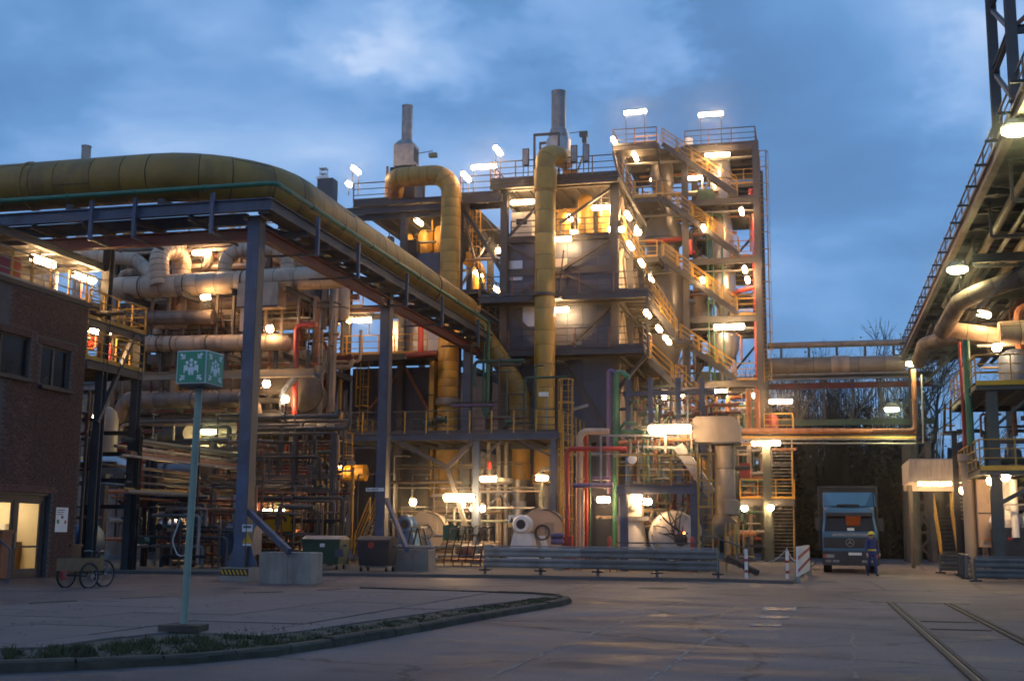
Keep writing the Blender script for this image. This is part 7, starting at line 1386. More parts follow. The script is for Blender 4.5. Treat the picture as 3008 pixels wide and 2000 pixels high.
# curved big pipes
for nm, l, pts, r, m, bend in (('brown_swan_pipe', 'brown insulated pipe curving down below the middle flood lamp', [(3060, 795, 50), (2870, 860, 50.5), (2815, 890, 52), (2768, 975, 54)], .36, 'brownpipe', 1.2), ('beige_side_pipe', 'beige lit pipe lying right of the curved brown pipe', [(2790, 968, 54), (2925, 985, 54), (3060, 985, 54)], .33, 'beige', .6), ('brown_lower_pipe', 'lower brown pipe bending down towards the round lamp', [(3060, 1000, 56), (2900, 990, 57), (2780, 992, 58), (2715, 1012, 60), (2698, 1065, 62)], .34, 'brownpipe', 1.2), ('beige_tank_pipe', 'fat beige pipe section under the overhead rack', [(2935, 980, 53), (3070, 972, 53)], .5, 'beige', 0)):
    clad_thing(nm, l, pts, r, m, .8, bend)
pipe('rust_pipe', 'rust red vertical pipe below the round lamp near the crossing bridge', [PY(2683, 1085, 70), PY(2690, 1265, 70), PY(2560, 1268, 70)], .14, 'rust'); pipe('steel_pipe', 'thin pale vertical pipe right of the rust red pipe', [PY(2707, 1100, 70), PY(2712, 1300, 70)], .05, 'galv')
# canopy
a, b = PY(2672, 1350, 63), PY(2850, 1350, 63); t = T('canopy', 'corrugated pale canopy over a bright tube lamp near the trestle', 'canopy', (a.x, 63, 0)); zt, zb = PY(2700, 1350, 63).z, PY(2700, 1410, 63).z; n = 22; zf = zt-1.05
for k in range(n): x = a.x+(b.x-a.x)*k/n; t.part('corrugated_sheet', MB().bx(x+.01, x+(b.x-a.x)/n*.62, 62.95, 63.0, zf, zt), 'corr'); t.part('corrugated_sheet', MB().bx(x+(b.x-a.x)/n*.62, x+(b.x-a.x)/n, 63.0, 63.05, zf, zt), 'corr')
t.part('roof_plate', MB().bx(a.x, b.x, 63.05, 68, zt-.05, zt+.05), 'corr'); t.part('side_sheet', MB().bx(a.x-.05, a.x, 63, 68, zf, zt), 'corr'); t.part('rear_sheet', MB().bx(a.x, b.x, 67.9, 68, zf-.3, zt), 'corr'); t.part('column', MB().beam((b.x-.2, 64, 0), (b.x-.2, 64, zf), .2), 'steel_grey'); t.part('column', MB().beam((a.x+.3, 67.6, 0), (a.x+.3, 67.6, zf), .2), 'steel_grey'); t.part('rim', MB().beam((a.x, 62.93, zf), (b.x, 62.93, zf), .05, .1), 'corr')
# trestle
Y = 83.0; t = T('trestle', 'cross braced steel trestle carrying the crossing pipe bridge', 'trestle', (PY(2700, 1640, Y).x, Y, 0)); x0, x1 = PY(2672, 1600, Y).x, PY(2745, 1600, Y).x; zt = PY(2700, 1300, Y).z
for x in (x0, x1):
    for y in (Y, Y+3): t.part('leg', MB().ib((x, y, 0), (x+(.15 if x == x0 else -.15), y, zt), .35, .35, .04, up=(0, 1, 0)), 'steel_grey')
for k in range(4): za, zb = zt*k/4, zt*(k+1)/4; brace(t, (x0, Y, za), (x1, Y, zb), .13, 'steel_grey'); brace(t, (x1, Y, za), (x0, Y, zb), .13, 'steel_grey'); t.part('strut', MB().beam((x0, Y, zb), (x1, Y, zb), .14), 'steel_grey')
# crossing bridge
Y = 86.0; xa, xb = PY(2255, 1050, Y).x, PY(2668, 1050, Y).x; t = T('crossing_bridge', 'far pipe bridge crossing from the tower to the right rack', 'pipe bridge', (xa, Y, 0)); zl, zu = PY(2450, 1240, Y).z, PY(2450, 1105, Y).z
for z, m in ((zl, 'green_dark'), (zu, 'steel'), (PY(2450, 1132, Y).z, 'red_beam')): t.part('chord', MB().ib((xa-1, Y, z), (xb+1.5, Y, z), .25, .4), m)
for k in range(6): x = xa+(xb-xa)*k/5; t.part('hanger', MB().beam((x, Y, zl), (x, Y, zu), .14), 'steel')
for k in range(5): x = xa+(xb-xa)*k/5; brace(t, (x, Y+.1, zl), (x+(xb-xa)/5, Y+.1, zu), .1) if k % 2 else brace(t, (x+(xb-xa)/5, Y+.1, zl), (x, Y+.1, zu), .1)
t.part('rail_pipe', MB().tube([(xa, Y-.4, PY(2450, 1098, Y-.4).z), (xb, Y-.4, PY(2450, 1098, Y-.4).z)], .07, 8), 'galv'); t.part('rail_pipe', MB().tube([(xa, Y-.4, PY(2450, 1112, Y-.4).z), (xb, Y-.4, PY(2450, 1112, Y-.4).z)], .07, 8), 'galv')
for k in range(5): x = xa+(xb-xa)*(k+.5)/5; t.part('pipe_stool', MB().beam((x, Y, PY(2450, 1060, Y).z), (x, Y, PY(2450, 1015, Y).z), .16), 'steel')
t = T('beige_crossing_pipe', 'thick beige pipe on the far crossing bridge', 'pipe', PY(2260, 1075, Y)); clad(t, [PY(2255, 1077, Y), PY(2660, 1070, Y)], .62, 1.6, 'beige_grey', n=24); flange(t, PY(2468, 1073, Y), (1, 0, 0), .68, 'beige', 1.2, 24, 'sleeve')
t = T('beige_crossing_pipe', 'thinner beige pipe above the thick one on the far crossing bridge', 'pipe', PY(2260, 1015, Y)); clad(t, [PY(2255, 1016, Y), PY(2668, 1005, Y)], .22, 2.2, 'beige_grey', n=16)
Y = 73.0; t = T('low_crossing_rack', 'low crossing rack of brown and bare pipes left of the trestle', 'pipe rack', PY(2300, 1270, Y))
for py, r, m in ((1267, .16, 'rust'), (1286, .08, 'rail_yellow'), (1290, .07, 'galv'), (1303, .06, 'galv')): t.part('long_pipe', MB().tube([PY(2170, py-2, Y), PY(2690, py, Y)], r, 10), m)
t.part('beam', MB().ib(PY(2175, 1278, Y+.6), PY(2690, 1280, Y+.6), .2, .3), 'steel')
for px in (2262, 2680): t.part('post', MB().beam(PY(px, 1300, Y+.6)*1, V((PY(px, 1300, Y+.6).x, Y+.6, 0)), .2), 'steel_green')
# yellow stair at the trestle
t = stair('staircase', 'narrow yellow railed stair beside the trestle', PY(2768, 1655, 72), PY(2745, 1505, 74), .9, (1, 0, 0), 'rail_yellow', 'rail_yellow', group='right stair flights'); t = stair('staircase', 'upper stair flight below the corrugated canopy', PY(2800, 1535, 71), PY(2800, 1440, 74), .9, (1, 0, 0), 'rail_yellow', 'rail_yellow', group='right stair flights', tread_m='galv')
# right barriers, crate with bags
guardrail('guard_rail', 'dark crash barrier at the right edge in front of the process decks', PZ(2868, 1708), PZ(2868, 1708)+V((7, .6, 0)), 'guard_dark', 'guard_dark', 0, .5)
guardrail('guard_rail', 'dark crash barrier running away from the corner at the right', PZ(2850, 1700), PZ(2850, 1700)+V((.35, 6, 0)), 'guard_dark', 'guard_dark', 0, .5); guardrail('guard_rail', 'short dark barrier behind the round column', PZ(2765, 1683), PZ(2765, 1683)+V((1.6, .3, 0)), 'guard_dark', 'guard_dark', 0, .5)
p = PY(2930, 1640, 53); x0 = p.x; t = T('blue_skip', 'dark blue steel skip behind the right crash barrier', 'skip', (x0, 53, 0)); t.part('body', MB().bx(x0, x0+4, 53, 55, .1, 1.95), 'bin_dark'); t.part('rim', MB().bx(x0-.05, x0+4.05, 52.95, 53.0, 1.85, 2.0), 'bin_dark'); t.part('red_label', MB().bx(x0+.35, x0+.6, 52.985, 52.995, 1.5, 1.6), 'red')
for k in range(5): t.part('rib', MB().bx(x0+.3+.8*k, x0+.42+.8*k, 52.94, 53.0, .1, 1.85), 'bin_dark')
rn = random.Random(2)
for k in range(3):
    c = V((x0+.5+1.1*k, 53.7, 2.25)); mb = MB(); P = []
    for i in range(7):
        for j in range(12): a = 2*PI*j/12; ph = PI*i/6; rr = math.sin(ph)**.7*(.62+rn.uniform(-.07, .07)); P.append((c.x+rr*math.cos(a), c.y+rr*.8*math.sin(a), c.z+.48*math.cos(ph)+rn.uniform(-.03, .03)))
    mb.add(P, [(i*12+j, i*12+(j+1) % 12, (i+1)*12+(j+1) % 12, (i+1)*12+j) for i in range(6) for j in range(12)], True); solo('white_bag', mb, 'bag', ['crumpled white bag at the left end of the blue skip', 'crumpled white bag second from the left in the blue skip', 'crumpled white bag third from the left in the blue skip'][k], 'bag', 'white bags in the skip', org=c)
# ============================================================ LORRY
def lorry():
    c = PZ(2497, 1684); Y = 56.3; cx = PY(2497, 1600, Y).x; zt = lambda py: PY(2497, py, Y).z; t = T('lorry', 'blue cab lorry with roof deflector parked under the trees', 'lorry', (cx, Y, 0)); w = 1.18
    cabz0, cabz1, zs, zsp = zt(1620), zt(1486), zt(1562), zt(1443)
    # cab shell as a lofted body
    prof = [(0.0, zt(1652)), (0.0, zt(1578)), (.02, zt(1562)), (.22, zt(1512)), (.35, zt(1492)), (.6, cabz1), (2.0, cabz1), (2.0, zt(1640))]
    mb = MB(); vs = [(cx+s*(w-(.10 if z > zs+.2 else 0)), Y+yy, z) for s in (-1, 1) for yy, z in prof]; n = len(prof); mb.add(vs, [tuple(range(n-1, -1, -1)), tuple(range(n, 2*n))]+[(i, (i+1) % n, n+(i+1) % n, n+i) for i in range(n)]); t.part('cab', mb, 'truck_blue')
    g = MB(); d = .012; a, b = (.02-d, zs+.03), (.21-d, zt(1515)); g.add([(cx-w+.1, Y+a[0]-.01, a[1]), (cx+w-.1, Y+a[0]-.01, a[1]), (cx+w-.2, Y+b[0]-.012, b[1]), (cx-w+.2, Y+b[0]-.012, b[1])], [(0, 1, 2, 3)]); ws = t.part('windscreen', g, 'glass')
    t.part('windscreen_glow', MB().poly([(-.12, 0), (.45, 0), (.5, .42), (-.15, .42)], (cx, Y+.045, zs+.28), (1, 0, 0), (0, .3, 1), .005), 'cab_glow', ws); t.part('sun_visor', MB().box((cx, Y+.12, zt(1510)), (2.0, .25, .16)), 'truck_dark')  # emissive sheet: orange glow behind the windscreen put into its colour
    t.part('front_band', MB().bx(cx-w+.02, cx+w-.02, Y-.018, Y-.003, zt(1576), zt(1564)), 'truck_blue'); t.part('lettering_band', MB().bx(cx-.75, cx+.95, Y-.024, Y-.019, zt(1574), zt(1566)), 'galv'); gr = t.part('grille', MB().bx(cx-w+.05, cx+w-.05, Y-.03, Y-.003, zt(1609), zt(1578)), 'truck_dark')
    for k in range(4): t.part('grille_bar', MB().bx(cx-w+.1, cx+w-.1, Y-.045, Y-.031, zt(1606)+.11*k, zt(1606)+.11*k+.04), 'black', gr)
    em = MB(); c0 = V((cx, Y-.055, (zt(1582)+zt(1604))/2)); em.tube([c0+V((math.cos(k*PI/12)*.17, 0, math.sin(k*PI/12)*.17)) for k in range(25)], .016, 6, cap=False)
    for k in range(3): a = PI/2+k*2*PI/3; em.tube([c0, c0+V((math.cos(a)*.165, 0, math.sin(a)*.165))], .02, 5, radii=[.028, .008])
    t.part('star_emblem', em, 'galv'); t.part('lower_band', MB().bx(cx-w+.04, cx+w-.04, Y-.02, Y-.003, zt(1616), zt(1611)), 'truck_blue')
    bu = t.part('bumper', MB().bx(cx-w-.02, cx+w+.02, Y-.12, Y+.3, zt(1660), zt(1618)), 'truck_dark')
    for s in (-1, 1):
        t.part('headlight', MB().bx(cx+s*.86-.17, cx+s*.86+.17, Y-.135, Y-.121, zt(1638), zt(1628)), 'galv', bu); t.part('indicator', MB().bx(cx+s*1.1-.06, cx+s*1.1+.06, Y-.135, Y-.121, zt(1638), zt(1628)), 'fireorange', bu); t.part('fog_light', MB().bx(cx+s*.62-.14, cx+s*.62+.14, Y-.135, Y-.121, zt(1651), zt(1644)), 'galv', bu); t.part('fog_light', MB().bx(cx+s*.95-.12, cx+s*.95+.12, Y-.135, Y-.121, zt(1651), zt(1644)), 'galv', bu)
        m_ = t.part('mirror', MB().box((cx+s*1.36, Y+.15, zt(1540)), (.2, .12, .55)), 'truck_dark'); t.part('mirror_arm', MB().tube([(cx+s*1.12, Y+.2, zt(1520)), (cx+s*1.36, Y+.15, zt(1528))], .02, 6), 'truck_dark', m_)
        for yy in (.9, 4.8): wq = t.part('wheel', MB().tube([(cx+s*.8, Y+yy, .5), (cx+s*1.14, Y+yy, .5)], .5, 24), 'rubber'); t.part('hub', MB().tube([(cx+s*1.1, Y+yy, .5), (cx+s*1.16, Y+yy, .5)], .28, 16), 'galv', wq)
        t.part('deflector_cheek', MB().poly([(0, 0), (1.2, 0), (1.2, zsp-cabz1-.02), (.75, zsp-cabz1-.05)], (cx+s*(w-.06)+.02, Y+.5, cabz1), (0, 1, 0), (0, 0, 1), .04), 'truck_blue')
        t.part('marker_light', MB().box((cx+s*1.0, Y+.3, zt(1495)), (.12, .08, .1)), 'galv')
    sp_ = MB(); sp_.add([(cx-.72, Y+.5, cabz1+.02), (cx+.72, Y+.5, cabz1+.02), (cx+1.02, Y+1.3, zsp), (cx-1.02, Y+1.3, zsp)], [(0, 1, 2, 3)]); sp_.add([(cx-1.1, Y+.7, cabz1+.02), (cx-.72, Y+.5, cabz1+.02), (cx-1.02, Y+1.3, zsp), (cx-1.1, Y+1.4, zsp)], [(0, 1, 2, 3)]); sp_.add([(cx+.72, Y+.5, cabz1+.02), (cx+1.1, Y+.7, cabz1+.02), (cx+1.1, Y+1.4, zsp), (cx+1.02, Y+1.3, zsp)], [(0, 1, 2, 3)]); sp_.add([(cx-1.1, Y+1.4, zsp), (cx-1.02, Y+1.3, zsp), (cx+1.02, Y+1.3, zsp), (cx+1.1, Y+1.4, zsp), (cx+1.1, Y+1.9, zsp-.03), (cx-1.1, Y+1.9, zsp-.03)], [(0, 1, 2, 3, 4, 5)]); t.part('roof_deflector', sp_, 'truck_blue'); t.part('air_intake', MB().bx(cx-.5, cx+.45, Y+.44, Y+.5, cabz1+.02, cabz1+.1), 'black')
    t.part('number_plate', MB().bx(cx-.08, cx+.48, Y-.132, Y-.122, zt(1630), zt(1622)), 'sign_white', bu); t.part('dash_card', MB().bx(cx-.1, cx+.2, Y+.0-.012, Y-.004, zs+.06, zs+.18), 'white', ws)
    zb = zt(1424); bd = t.part('cargo_body', MB().bx(cx-1.27, cx+1.27, Y+2.2, Y+8.6, 1.0, zb), 'tarp'); fr = MB()
    for s in (-1, 1): fr.beam((cx+s*1.3, Y+2.17, .95), (cx+s*1.3, Y+2.17, zb), .08)
    fr.beam((cx-1.3, Y+2.17, zb), (cx+1.3, Y+2.17, zb), .08); t.part('body_frame', fr, 'steel_grey', bd); t.part('chassis', MB().bx(cx-.5, cx+.5, Y+.5, Y+8.3, .55, .95), 'black'); t.part('axle', MB().tube([(cx-.8, Y+.9, .5), (cx+.8, Y+.9, .5)], .1, 8), 'black')
lorry()
# ============================================================ PERSON
def person():
    p = PZ(2563, 1692); t = T('person', 'person in blue work clothes and yellow helmet walking in front of the lorry', 'person', p); H = 1.78
    me = bpy.data.meshes.new('body'); J = {}
    def add(k, x, y, z, r): J[k] = (len(J), (x, y, z), r)
    add('pel', 0, 0, .95, .155); add('spine', 0, .02, 1.18, .15); add('chest', 0, .02, 1.36, .17); add('neck', 0, 0, 1.50, .065); add('head0', 0, -.02, 1.58, .085); add('head1', 0, -.03, 1.70, .09)
    for s, n in ((-1, 'l'), (1, 'r')):
        add(n+'sh', s*.19, .02, 1.42, .075); add(n+'el', s*.27, -.02+s*.06, 1.14, .055); add(n+'wr', s*.28, -.16+s*.04, .92, .04)
        add(n+'hip', s*.09, 0, .88, .11); add(n+'kn', s*.10, -.14 if s > 0 else .05, .50, .075); add(n+'an', s*.10, -.16 if s > 0 else .28, .10, .05); add(n+'toe', s*.11, -.34 if s > 0 else .12, .04, .045)
    ed = [('pel', 'spine'), ('spine', 'chest'), ('chest', 'neck'), ('neck', 'head0'), ('head0', 'head1')]
    for n in 'lr': ed += [('chest', n+'sh'), (n+'sh', n+'el'), (n+'el', n+'wr'), ('pel', n+'hip'), (n+'hip', n+'kn'), (n+'kn', n+'an'), (n+'an', n+'toe')]
    me.from_pydata([v[1] for v in J.values()], [(J[a][0], J[b][0]) for a, b in ed], []); bmm = bmesh.new(); bmm.from_mesh(me); bmm.verts.layers.skin.verify(); bmm.to_mesh(me); bmm.free()
    for i, v in enumerate(J.values()): sk = me.skin_vertices[0].data[i]; sk.radius = (v[2], v[2]*.8 if v[2] > .12 else v[2]); sk.use_root = (i == 0)
    o = bpy.data.objects.new('body', me); COL.objects.link(o); o.parent = t.e; me.materials.append(MATS['workwear']); o.modifiers.new('skin', 'SKIN'); sb = o.modifiers.new('sub', 'SUBSURF'); sb.levels = 2; sb.render_levels = 2
    dg = bpy.context.evaluated_depsgraph_get(); m2 = bpy.data.meshes.new_from_object(o.evaluated_get(dg)); o.modifiers.clear(); o.data = m2; m2.materials.clear(); m2.materials.append(MATS['workwear']); m2.materials.append(MATS['skin']); m2.materials.append(MATS['black'])
    for pg in m2.polygons: pg.use_smooth = True; z = pg.center.z; pg.material_index = 1 if (z > 1.5 or (z < .93 and abs(pg.center.x) > .24 and z > .6)) else (2 if z < .09 else 0)
    O = V((p.x, p.y, 0))
    def P(x, y, z): return V((x, y, z))+O
    t.part('helmet', MB().lathe(P(0, -.03, 1.68), [(.17, -.005), (.165, .0), (.125, .01), (.12, .06), (.085, .11), (0, .13)], 18), 'hat'); t.part('helmet_peak', MB().box(P(0, -.16, 1.683), (.17, .12, .015)), 'hat')
    fc = MB(); fc.box(P(0, -.125, 1.60), (.025, .04, .045)); t.part('nose', fc, 'skin'); t.part('eyes', MB().box(P(-.033, -.113, 1.635), (.022, .012, .012)).box(P(.033, -.113, 1.635), (.022, .012, .012)), 'black'); t.part('mouth', MB().box(P(0, -.107, 1.555), (.05, .01, .01)), 'red_beam'); t.part('hair', MB().lathe(P(0, 0, 1.58), [(.07, 0), (.095, .03), (.1, .1), (.09, .12)], 14), 'bark')
    for s in (-1, 1): t.part('ear', MB().box(P(s*.092, -.02, 1.61), (.015, .03, .05)), 'skin')
    for s in (-1, 1):
        wr = P(s*.28, -.16+s*.04, .92); hd = MB(); hd.tube([wr, wr+V((0, -.02, -.05)), wr+V((0, -.03, -.09))], .035, 8, radii=[.034, .042, .036])
        for k in range(4): q = wr+V((0, -.055+.022*k-.0, -.085)); hd.tube([q, q+V((-s*.006, -.008, -.035-.006*(k in (1, 2)))), q+V((-s*.022, -.012, -.06-.008*(k in (1, 2))))], .0095, 6, radii=[.010, .0095, .008])
        q = wr+V((0, -.06, -.04)); hd.tube([q, q+V((-s*.01, -.03, -.02)), q+V((-s*.015, -.04, -.05))], .011, 6); t.part('hand', hd, 'skin')
    t.part('reflective_band', MB().lathe(P(0, .01, 1.02), [(.175, 0), (.18, .01), (.18, .05), (.175, .06)], 20), 'hat')
    t.e.rotation_euler = (0, 0, .35)
person()
# ------------------------------------------------------------ striped posts and board
pts = [PZ(2193, 1708), PZ(2314, 1709)]
for i, p in enumerate(pts):
    t = T('striped_post', ['red and white striped post next to the end of the crash barrier', 'red and white striped post between the chain and the striped board'][i], 'post', p, 'red and white posts'); zt = PY(2193, 1612, p.y).z if i == 0 else PY(2314, 1618, p.y).z
    t.part('tube', MB().tube([p, p+V((0, 0, zt))], .06, 14), 'white')
    for f in (.28, .62): t.part('red_band', MB().tube([p+V((0, 0, zt*f)), p+V((0, 0, zt*f+.09))], .063, 14), 'red')
def chain(label, a, b, sag):
    t = T('chain', label, 'chain', a); N = 26; me = MB().tube([V((.035*math.cos(k*PI/5), 0, .022*math.sin(k*PI/5))) for k in range(11)], .007, 4, cap=False).mesh('link', (0, 0, 0), 'white')
    P = [a.lerp(b, k/N)-V((0, 0, sag*4*(k/N)*(1-k/N))) for k in range(N+1)]
    for k in range(N): c = (P[k]+P[k+1])/2; o = t.inst('link', me, c, None, math.atan2(b.y-a.y, b.x-a.x)); o.rotation_euler[0] = PI/2*(k % 2)
chain('white chain hanging from the post towards the tower column', V((pts[1].x, pts[1].y, 1.15)), PY(2225, 1645, 50.0), .25); chain('white chain hanging between the striped post and the striped board', V((pts[1].x, pts[1].y, 1.15)), PY(2345, 1640, 46), .2)
a, b = PZ(2343, 1712), PZ(2378, 1690); t = T('striped_board', 'white barrier board with red diagonal stripes left of the lorry', 'barrier', a); d = (b-a); L = d.length; d.normalize()
t.part('board', MB().prof(a+V((0, 0, .72)), b+V((0, 0, .72)), [(-.03, -.5), (.03, -.5), (.03, .5), (-.03, .5)]), 'white'); s = V((d.y, -d.x, 0))
for k in range(2): o = a+s*.034+V((0, 0, .35+.42*k)); t.part('stripe', MB().poly([(0.02, 0), (L-.02, .28), (L-.02, .40), (.02, .12)], o, d, (0, 0, 1), .003), 'red')
for q in (a+d*.1, b-d*.1): t.part('foot', MB().box(q+V((0, 0, .11)), (.2, .2, .22)), 'concrete')
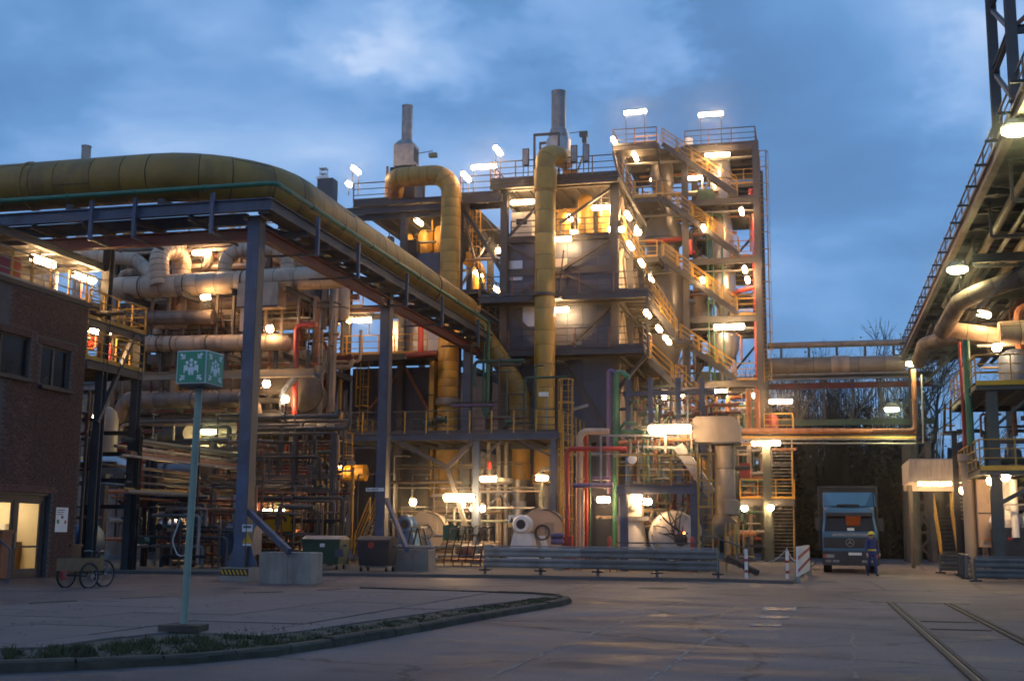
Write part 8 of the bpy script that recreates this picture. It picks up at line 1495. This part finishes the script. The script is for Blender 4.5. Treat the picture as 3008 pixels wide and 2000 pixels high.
# ============================================================ THE LAMPS THE PHOTOGRAPH SHOWS
for a in (
 ('tube lamp on two tall posts at the left of the tower roof', 1866, 330, 77.3, 1.5, 'x', 'tube', 2.3), ('tube lamp on two tall posts at the right of the tower roof', 2088, 336, 78.3, 1.6, 'x', 'tube', 2.2),
 ('slanting tube lamp at the left corner of the boiler roof deck', 1463, 443, 65.2, 1.3, 'y', 'tube', 1.6), ('long tube lamp beside the link walkway between the boiler blocks', 1422, 490, 66.0, 1.5, 'x', 'tube', 1.7), ('slanting tube lamp over the link walkway railing', 1369, 520, 66.5, 1.4, 'y', 'tube', 1.2),
 ('slanting tube lamp on the left boiler roof near the roof cage', 1045, 500, 66.5, 1.2, 'y', 'tube', 1.4), ('small slanting lamp below the roof lamp of the left boiler block', 1025, 541, 66.0, .6, 'y', 'tube', .7), ('long tube lamp over the white cabinet under the boiler roof deck', 1535, 594, 66.8, 1.35, 'x', 'tube', None), ('long tube lamp at the right under the boiler roof deck', 1767, 610, 66.8, 1.15, 'x', 'tube', None),
 ('tube lamp right of the flue duct at the machine floor edge', 1652, 703, 65.2, 1.0, 'x', 'tube', None), ('tube lamp right of the flue duct below the upper walkway', 1647, 910, 65.2, .95, 'x', 'tube', None), ('slanting tube lamp among the yellow vessels of the machine floor', 1674, 640, 68.0, .9, 'y', 'tube', None), ('low tube lamp between the yellow vessels', 1678, 682, 68.5, .7, 'x', 'tube', None),
 ('steep tube lamp at the upper left corner of the tower', 1805, 417, 76.6, 1.5, 'y', 'tube', 1.0), ('steep tube lamp under the tower roof landing', 1866, 460, 78.0, 1.5, 'y', 'tube', None), ('long tube lamp under the right half of the tower roof', 2107, 455, 77.4, 1.6, 'x', 'tube', None), ('tube lamp half hidden by the topmost stair flight', 2042, 523, 79.0, .9, 'x', 'tube', None), ('small round lamp right of the lamp behind the topmost flight', 2083, 521, 79.5, .3, 'x', 'bulb', None), ('small round lamp left of the dark vessel top', 1917, 530, 80.0, .3, 'x', 'bulb', None),
 ('steep tube lamp below the second tower deck at the right', 2179, 622, 77.6, 1.2, 'y', 'tube', None), ('steep tube lamp beside the second stair flight', 2068, 671, 77.0, 1.1, 'y', 'tube', None), ('uppermost slanting lamp on the right side of the boiler block', 1845, 634, 68.0, 1.3, 'y', 'tube', None), ('slanting lamp second from the top on the boiler block side', 1852, 722, 67.6, 1.4, 'y', 'tube', None), ('slanting lamp third from the top on the boiler block side', 1885, 773, 70.5, 1.3, 'y', 'tube', None), ('slanting lamp above the end of the upper boiler walkway', 1913, 818, 71.5, 1.2, 'y', 'tube', None),
 ('slanting lamp under the end of the upper boiler walkway', 1902, 922, 65.0, 1.4, 'y', 'tube', None), ('slanting lamp below the steep boiler stair flight', 1936, 966, 68.0, 1.2, 'y', 'tube', None), ('small lamp under the steep stair, upper one of a pair', 1955, 993, 70.0, .6, 'y', 'tube', None), ('small lamp under the steep stair, lower one of a pair', 1965, 1005, 72.0, .6, 'y', 'tube', None), ('round lamp left of the slanting lamps at machine floor height', 1826, 675, 70, .3, 'x', 'bulb', None), ('pair lamp upper, at machine floor height beside the tower', 1865, 672, 74, .3, 'x', 'bulb', None), ('pair lamp lower, at machine floor height beside the tower', 1876, 684, 74, .3, 'x', 'bulb', None), ('round lamp at the right front column of the boiler machine floor', 1795, 675, 67.0, .4, 'x', 'bulb', None),
 ('upper steep lamp of the close pair in the tower', 2188, 792, 77.6, 1.2, 'y', 'tube', None), ('lower steep lamp of the close pair in the tower', 2196, 823, 77.4, 1.1, 'y', 'tube', None), ('steep lamp beside the third stair flight', 2064, 823, 77.0, .9, 'y', 'tube', None), ('bright long tube lamp under the fourth tower deck', 2142, 960, 77.0, 1.9, 'x', 'big', None),
 ('tube lamp under the lowest railed tower deck', 2110, 1150, 77.0, 1.1, 'x', 'tube', None), ('faint tube lamp behind the brown tower pipes', 2150, 1163, 79.0, .6, 'x', 'tube', None), ('small lamp at the foot of the tower right column', 2218, 1162, 78.5, .3, 'x', 'bulb', None), ('tube lamp right of the tower over the outer landing', 2293, 1179, 77.2, 1.4, 'x', 'tube', 1.6),
 ('huge tube lamp on a post above the burner platform', 1968, 1260, 50.2, 1.75, 'x', 'big', 1.0), ('left tube lamp over the open tread stair', 2232, 1302, 70.2, .9, 'x', 'tube', None), ('right tube lamp over the open tread stair', 2268, 1301, 70.4, .9, 'x', 'tube', None),
 ('huge tube lamp between the fans under the low platform', 1349, 1461, 55.6, 1.5, 'x', 'big', 1.2), ('slanting tube lamp over the round silver tray', 1435, 1406, 57.5, .8, 'x', 'tube', None), ('tilted tube lamp on the low platform right column', 1591, 1403, 57.2, .7, 'xy', 'tube', None), ('round lamp below the huge tube lamp between the fans', 1357, 1483, 57.5, .3, 'x', 'bulb', None), ('left round lamp of the pair by the pale pipe frame', 1392, 1494, 57, .3, 'x', 'bulb', None), ('right round lamp of the pair by the pale pipe frame', 1416, 1494, 56.5, .3, 'x', 'bulb', None), ('small lamp behind the blue fan motor', 1213, 1475, 58.5, .35, 'x', 'bulb', None),
 ('long tube lamp under the dark red pipe of the left boiler block', 1055, 941, 63.6, 1.45, 'x', 'tube', .8), ('round lamp below the ochre pipe near the red drop pipe', 1250, 938, 61.5, .3, 'x', 'bulb', None), ('bright lamp behind the bridge end at the elbow', 1385, 985, 65.0, .5, 'x', 'tube', None), ('round lamp right of the first bridge column, upper of two', 793, 967, 54.2, .3, 'x', 'bulb', None), ('round lamp right of the first bridge column, lower of two', 783, 1128, 53.6, .3, 'x', 'bulb', None), ('small round lamp on the blue grey pipe beside the vessel end', 838, 1173, 54.2, .3, 'x', 'bulb', None),
 ('flood lamp on the pale post behind the assembly sign pole', 614, 1269, 53.0, .3, 'x', 'flood', None), ('round lamp at the pale tank beside the brick corner', 280, 1229, 49.5, .3, 'x', 'bulb', None), ('long tube lamp between the two beige pipe loops', 594, 742, 56.5, 1.05, 'x', 'tube', .8), ('upper slanting tube lamp above the brick building roof', 127, 768, 36.5, 1.3, 'y', 'tube', 1.1), ('lower slanting tube lamp above the brick building roof', 248, 815, 38.9, 1.3, 'y', 'tube', 1.1), ('slanting tube lamp below the gantry deck behind the brick building', 290, 973, 39.6, 1.3, 'y', 'tube', None), ('bright lamp below the large beige header pipe', 605, 873, 54.0, .5, 'x', 'tube', .6),
 ('small lamp at the caged ladder over the yellow drum', 996, 1365, 57.8, .5, 'x', 'tube', None), ('left lamp low behind the assembly sign pole', 526, 1497, 47.5, .5, 'x', 'tube', None), ('right lamp low behind the assembly sign pole', 568, 1498, 48.0, .35, 'x', 'tube', None), ('small lamp just left of the first bridge column base', 706, 1509, 52, .3, 'x', 'bulb', None), ('left lamp of the pair right of the first bridge column base', 786, 1503, 51.5, .45, 'x', 'tube', None), ('right lamp of the pair right of the first bridge column base', 823, 1503, 51.5, .45, 'x', 'tube', None),
 ('tube lamp left of the tall green pipe near the ground', 1773, 1467, 52.0, .55, 'x', 'tube', None), ('tube lamp beside the white hopper under the burner platform', 1868, 1462, 51.2, .5, 'x', 'tube', None), ('tilted lamp right of the white hopper', 1901, 1473, 51.0, .4, 'xy', 'tube', None),
 ('long tube lamp under the corrugated canopy', 2745, 1419, 64.6, 1.6, 'x', 'tube', None), ('flood lamp in the middle of the overhead rack', 2813, 794, 50.5, .3, 'x', 'flood', None), ('nearest flood lamp at the upper right edge', 2985, 386, 36.0, .3, 'x', 'flood', None), ('slanting lamp above the beige pipe under the overhead rack', 2890, 923, 53.2, .8, 'xy', 'tube', None), ('flood lamp at the far end of the overhead rack', 2683, 1069, 69.5, .3, 'x', 'flood', None), ('flood lamp hanging at the crossing bridge', 2620, 1203, 72.0, .3, 'x', 'flood', None), ('round lamp left of the blue reactor top', 2928, 1022, 53.0, .3, 'x', 'bulb', None),
 ('left round lamp under the lower process deck', 2912, 1413, 51.5, .35, 'x', 'bulb', None), ('right round lamp under the lower process deck', 2953, 1401, 51.4, .35, 'x', 'bulb', None), ('small round lamp right of the canopy lamp', 2829, 1441, 60.0, .3, 'x', 'bulb', None), ('slanting tube lamp on the side gallery of the left boiler block, left one', 1405, 806, 71.0, 1.4, 'y', 'tube', None), ('slanting tube lamp on the side gallery of the left boiler block, right one', 1458, 850, 74.5, 1.1, 'y', 'tube', None), ('small round lamp left of the boiler block corner column', 1464, 737, 72, .3, 'x', 'bulb', None), ('slanting tube lamp among the yellow vessels of the left boiler block', 1230, 652, 67.5, 1.1, 'y', 'tube', None),
 ('left small lamp under the outer landing by the tower foot', 2187, 1493, 70.3, .35, 'x', 'bulb', None), ('right small lamp under the outer landing by the tower foot', 2264, 1491, 70.3, .3, 'x', 'bulb', None), ('small lamp under the lowest boiler stair flight', 2000, 1157, 64.8, .4, 'xy', 'tube', None), ('tiny lamp left of the lowest boiler stair flight', 1948, 1166, 64.5, .2, 'x', 'bulb', None)):
    l, px, py, Y, L, d, kind, post = a
    r = {'tube': .13, 'big': .17, 'bulb': .17, 'flood': .40}[kind]  # diffusers made oversize so their shape carries the bloom of the lamps
    lamp(l, px, py, Y, L, d, kind, post, r, arm=None if post else ((0, .35, .0) if d != 'y' else (.0, 0, .25)))
# ============================================================ thin volume added to imitate lens bloom round the lamps
hb_ = MB().bx(-620, 620, -620, 620, -1.0, 36.0); hm_ = bpy.data.materials.new('air'); hm_.use_nodes = True; t_ = hm_.node_tree; t_.nodes.clear()
ho = NN(t_, 'ShaderNodeOutputMaterial'); pv = NN(t_, 'ShaderNodeVolumePrincipled'); pv.inputs['Density'].default_value = 0.0007; pv.inputs['Color'].default_value = (.95, .96, 1, 1); pv.inputs['Anisotropy'].default_value = 0.975
t_.links.new(pv.outputs[0], ho.inputs['Volume']); MATS['air'] = hm_; solo('bloom_haze', hb_, 'air', 'thin volume added to give the lamps a bloom halo', 'bloom_haze', kind='stuff')
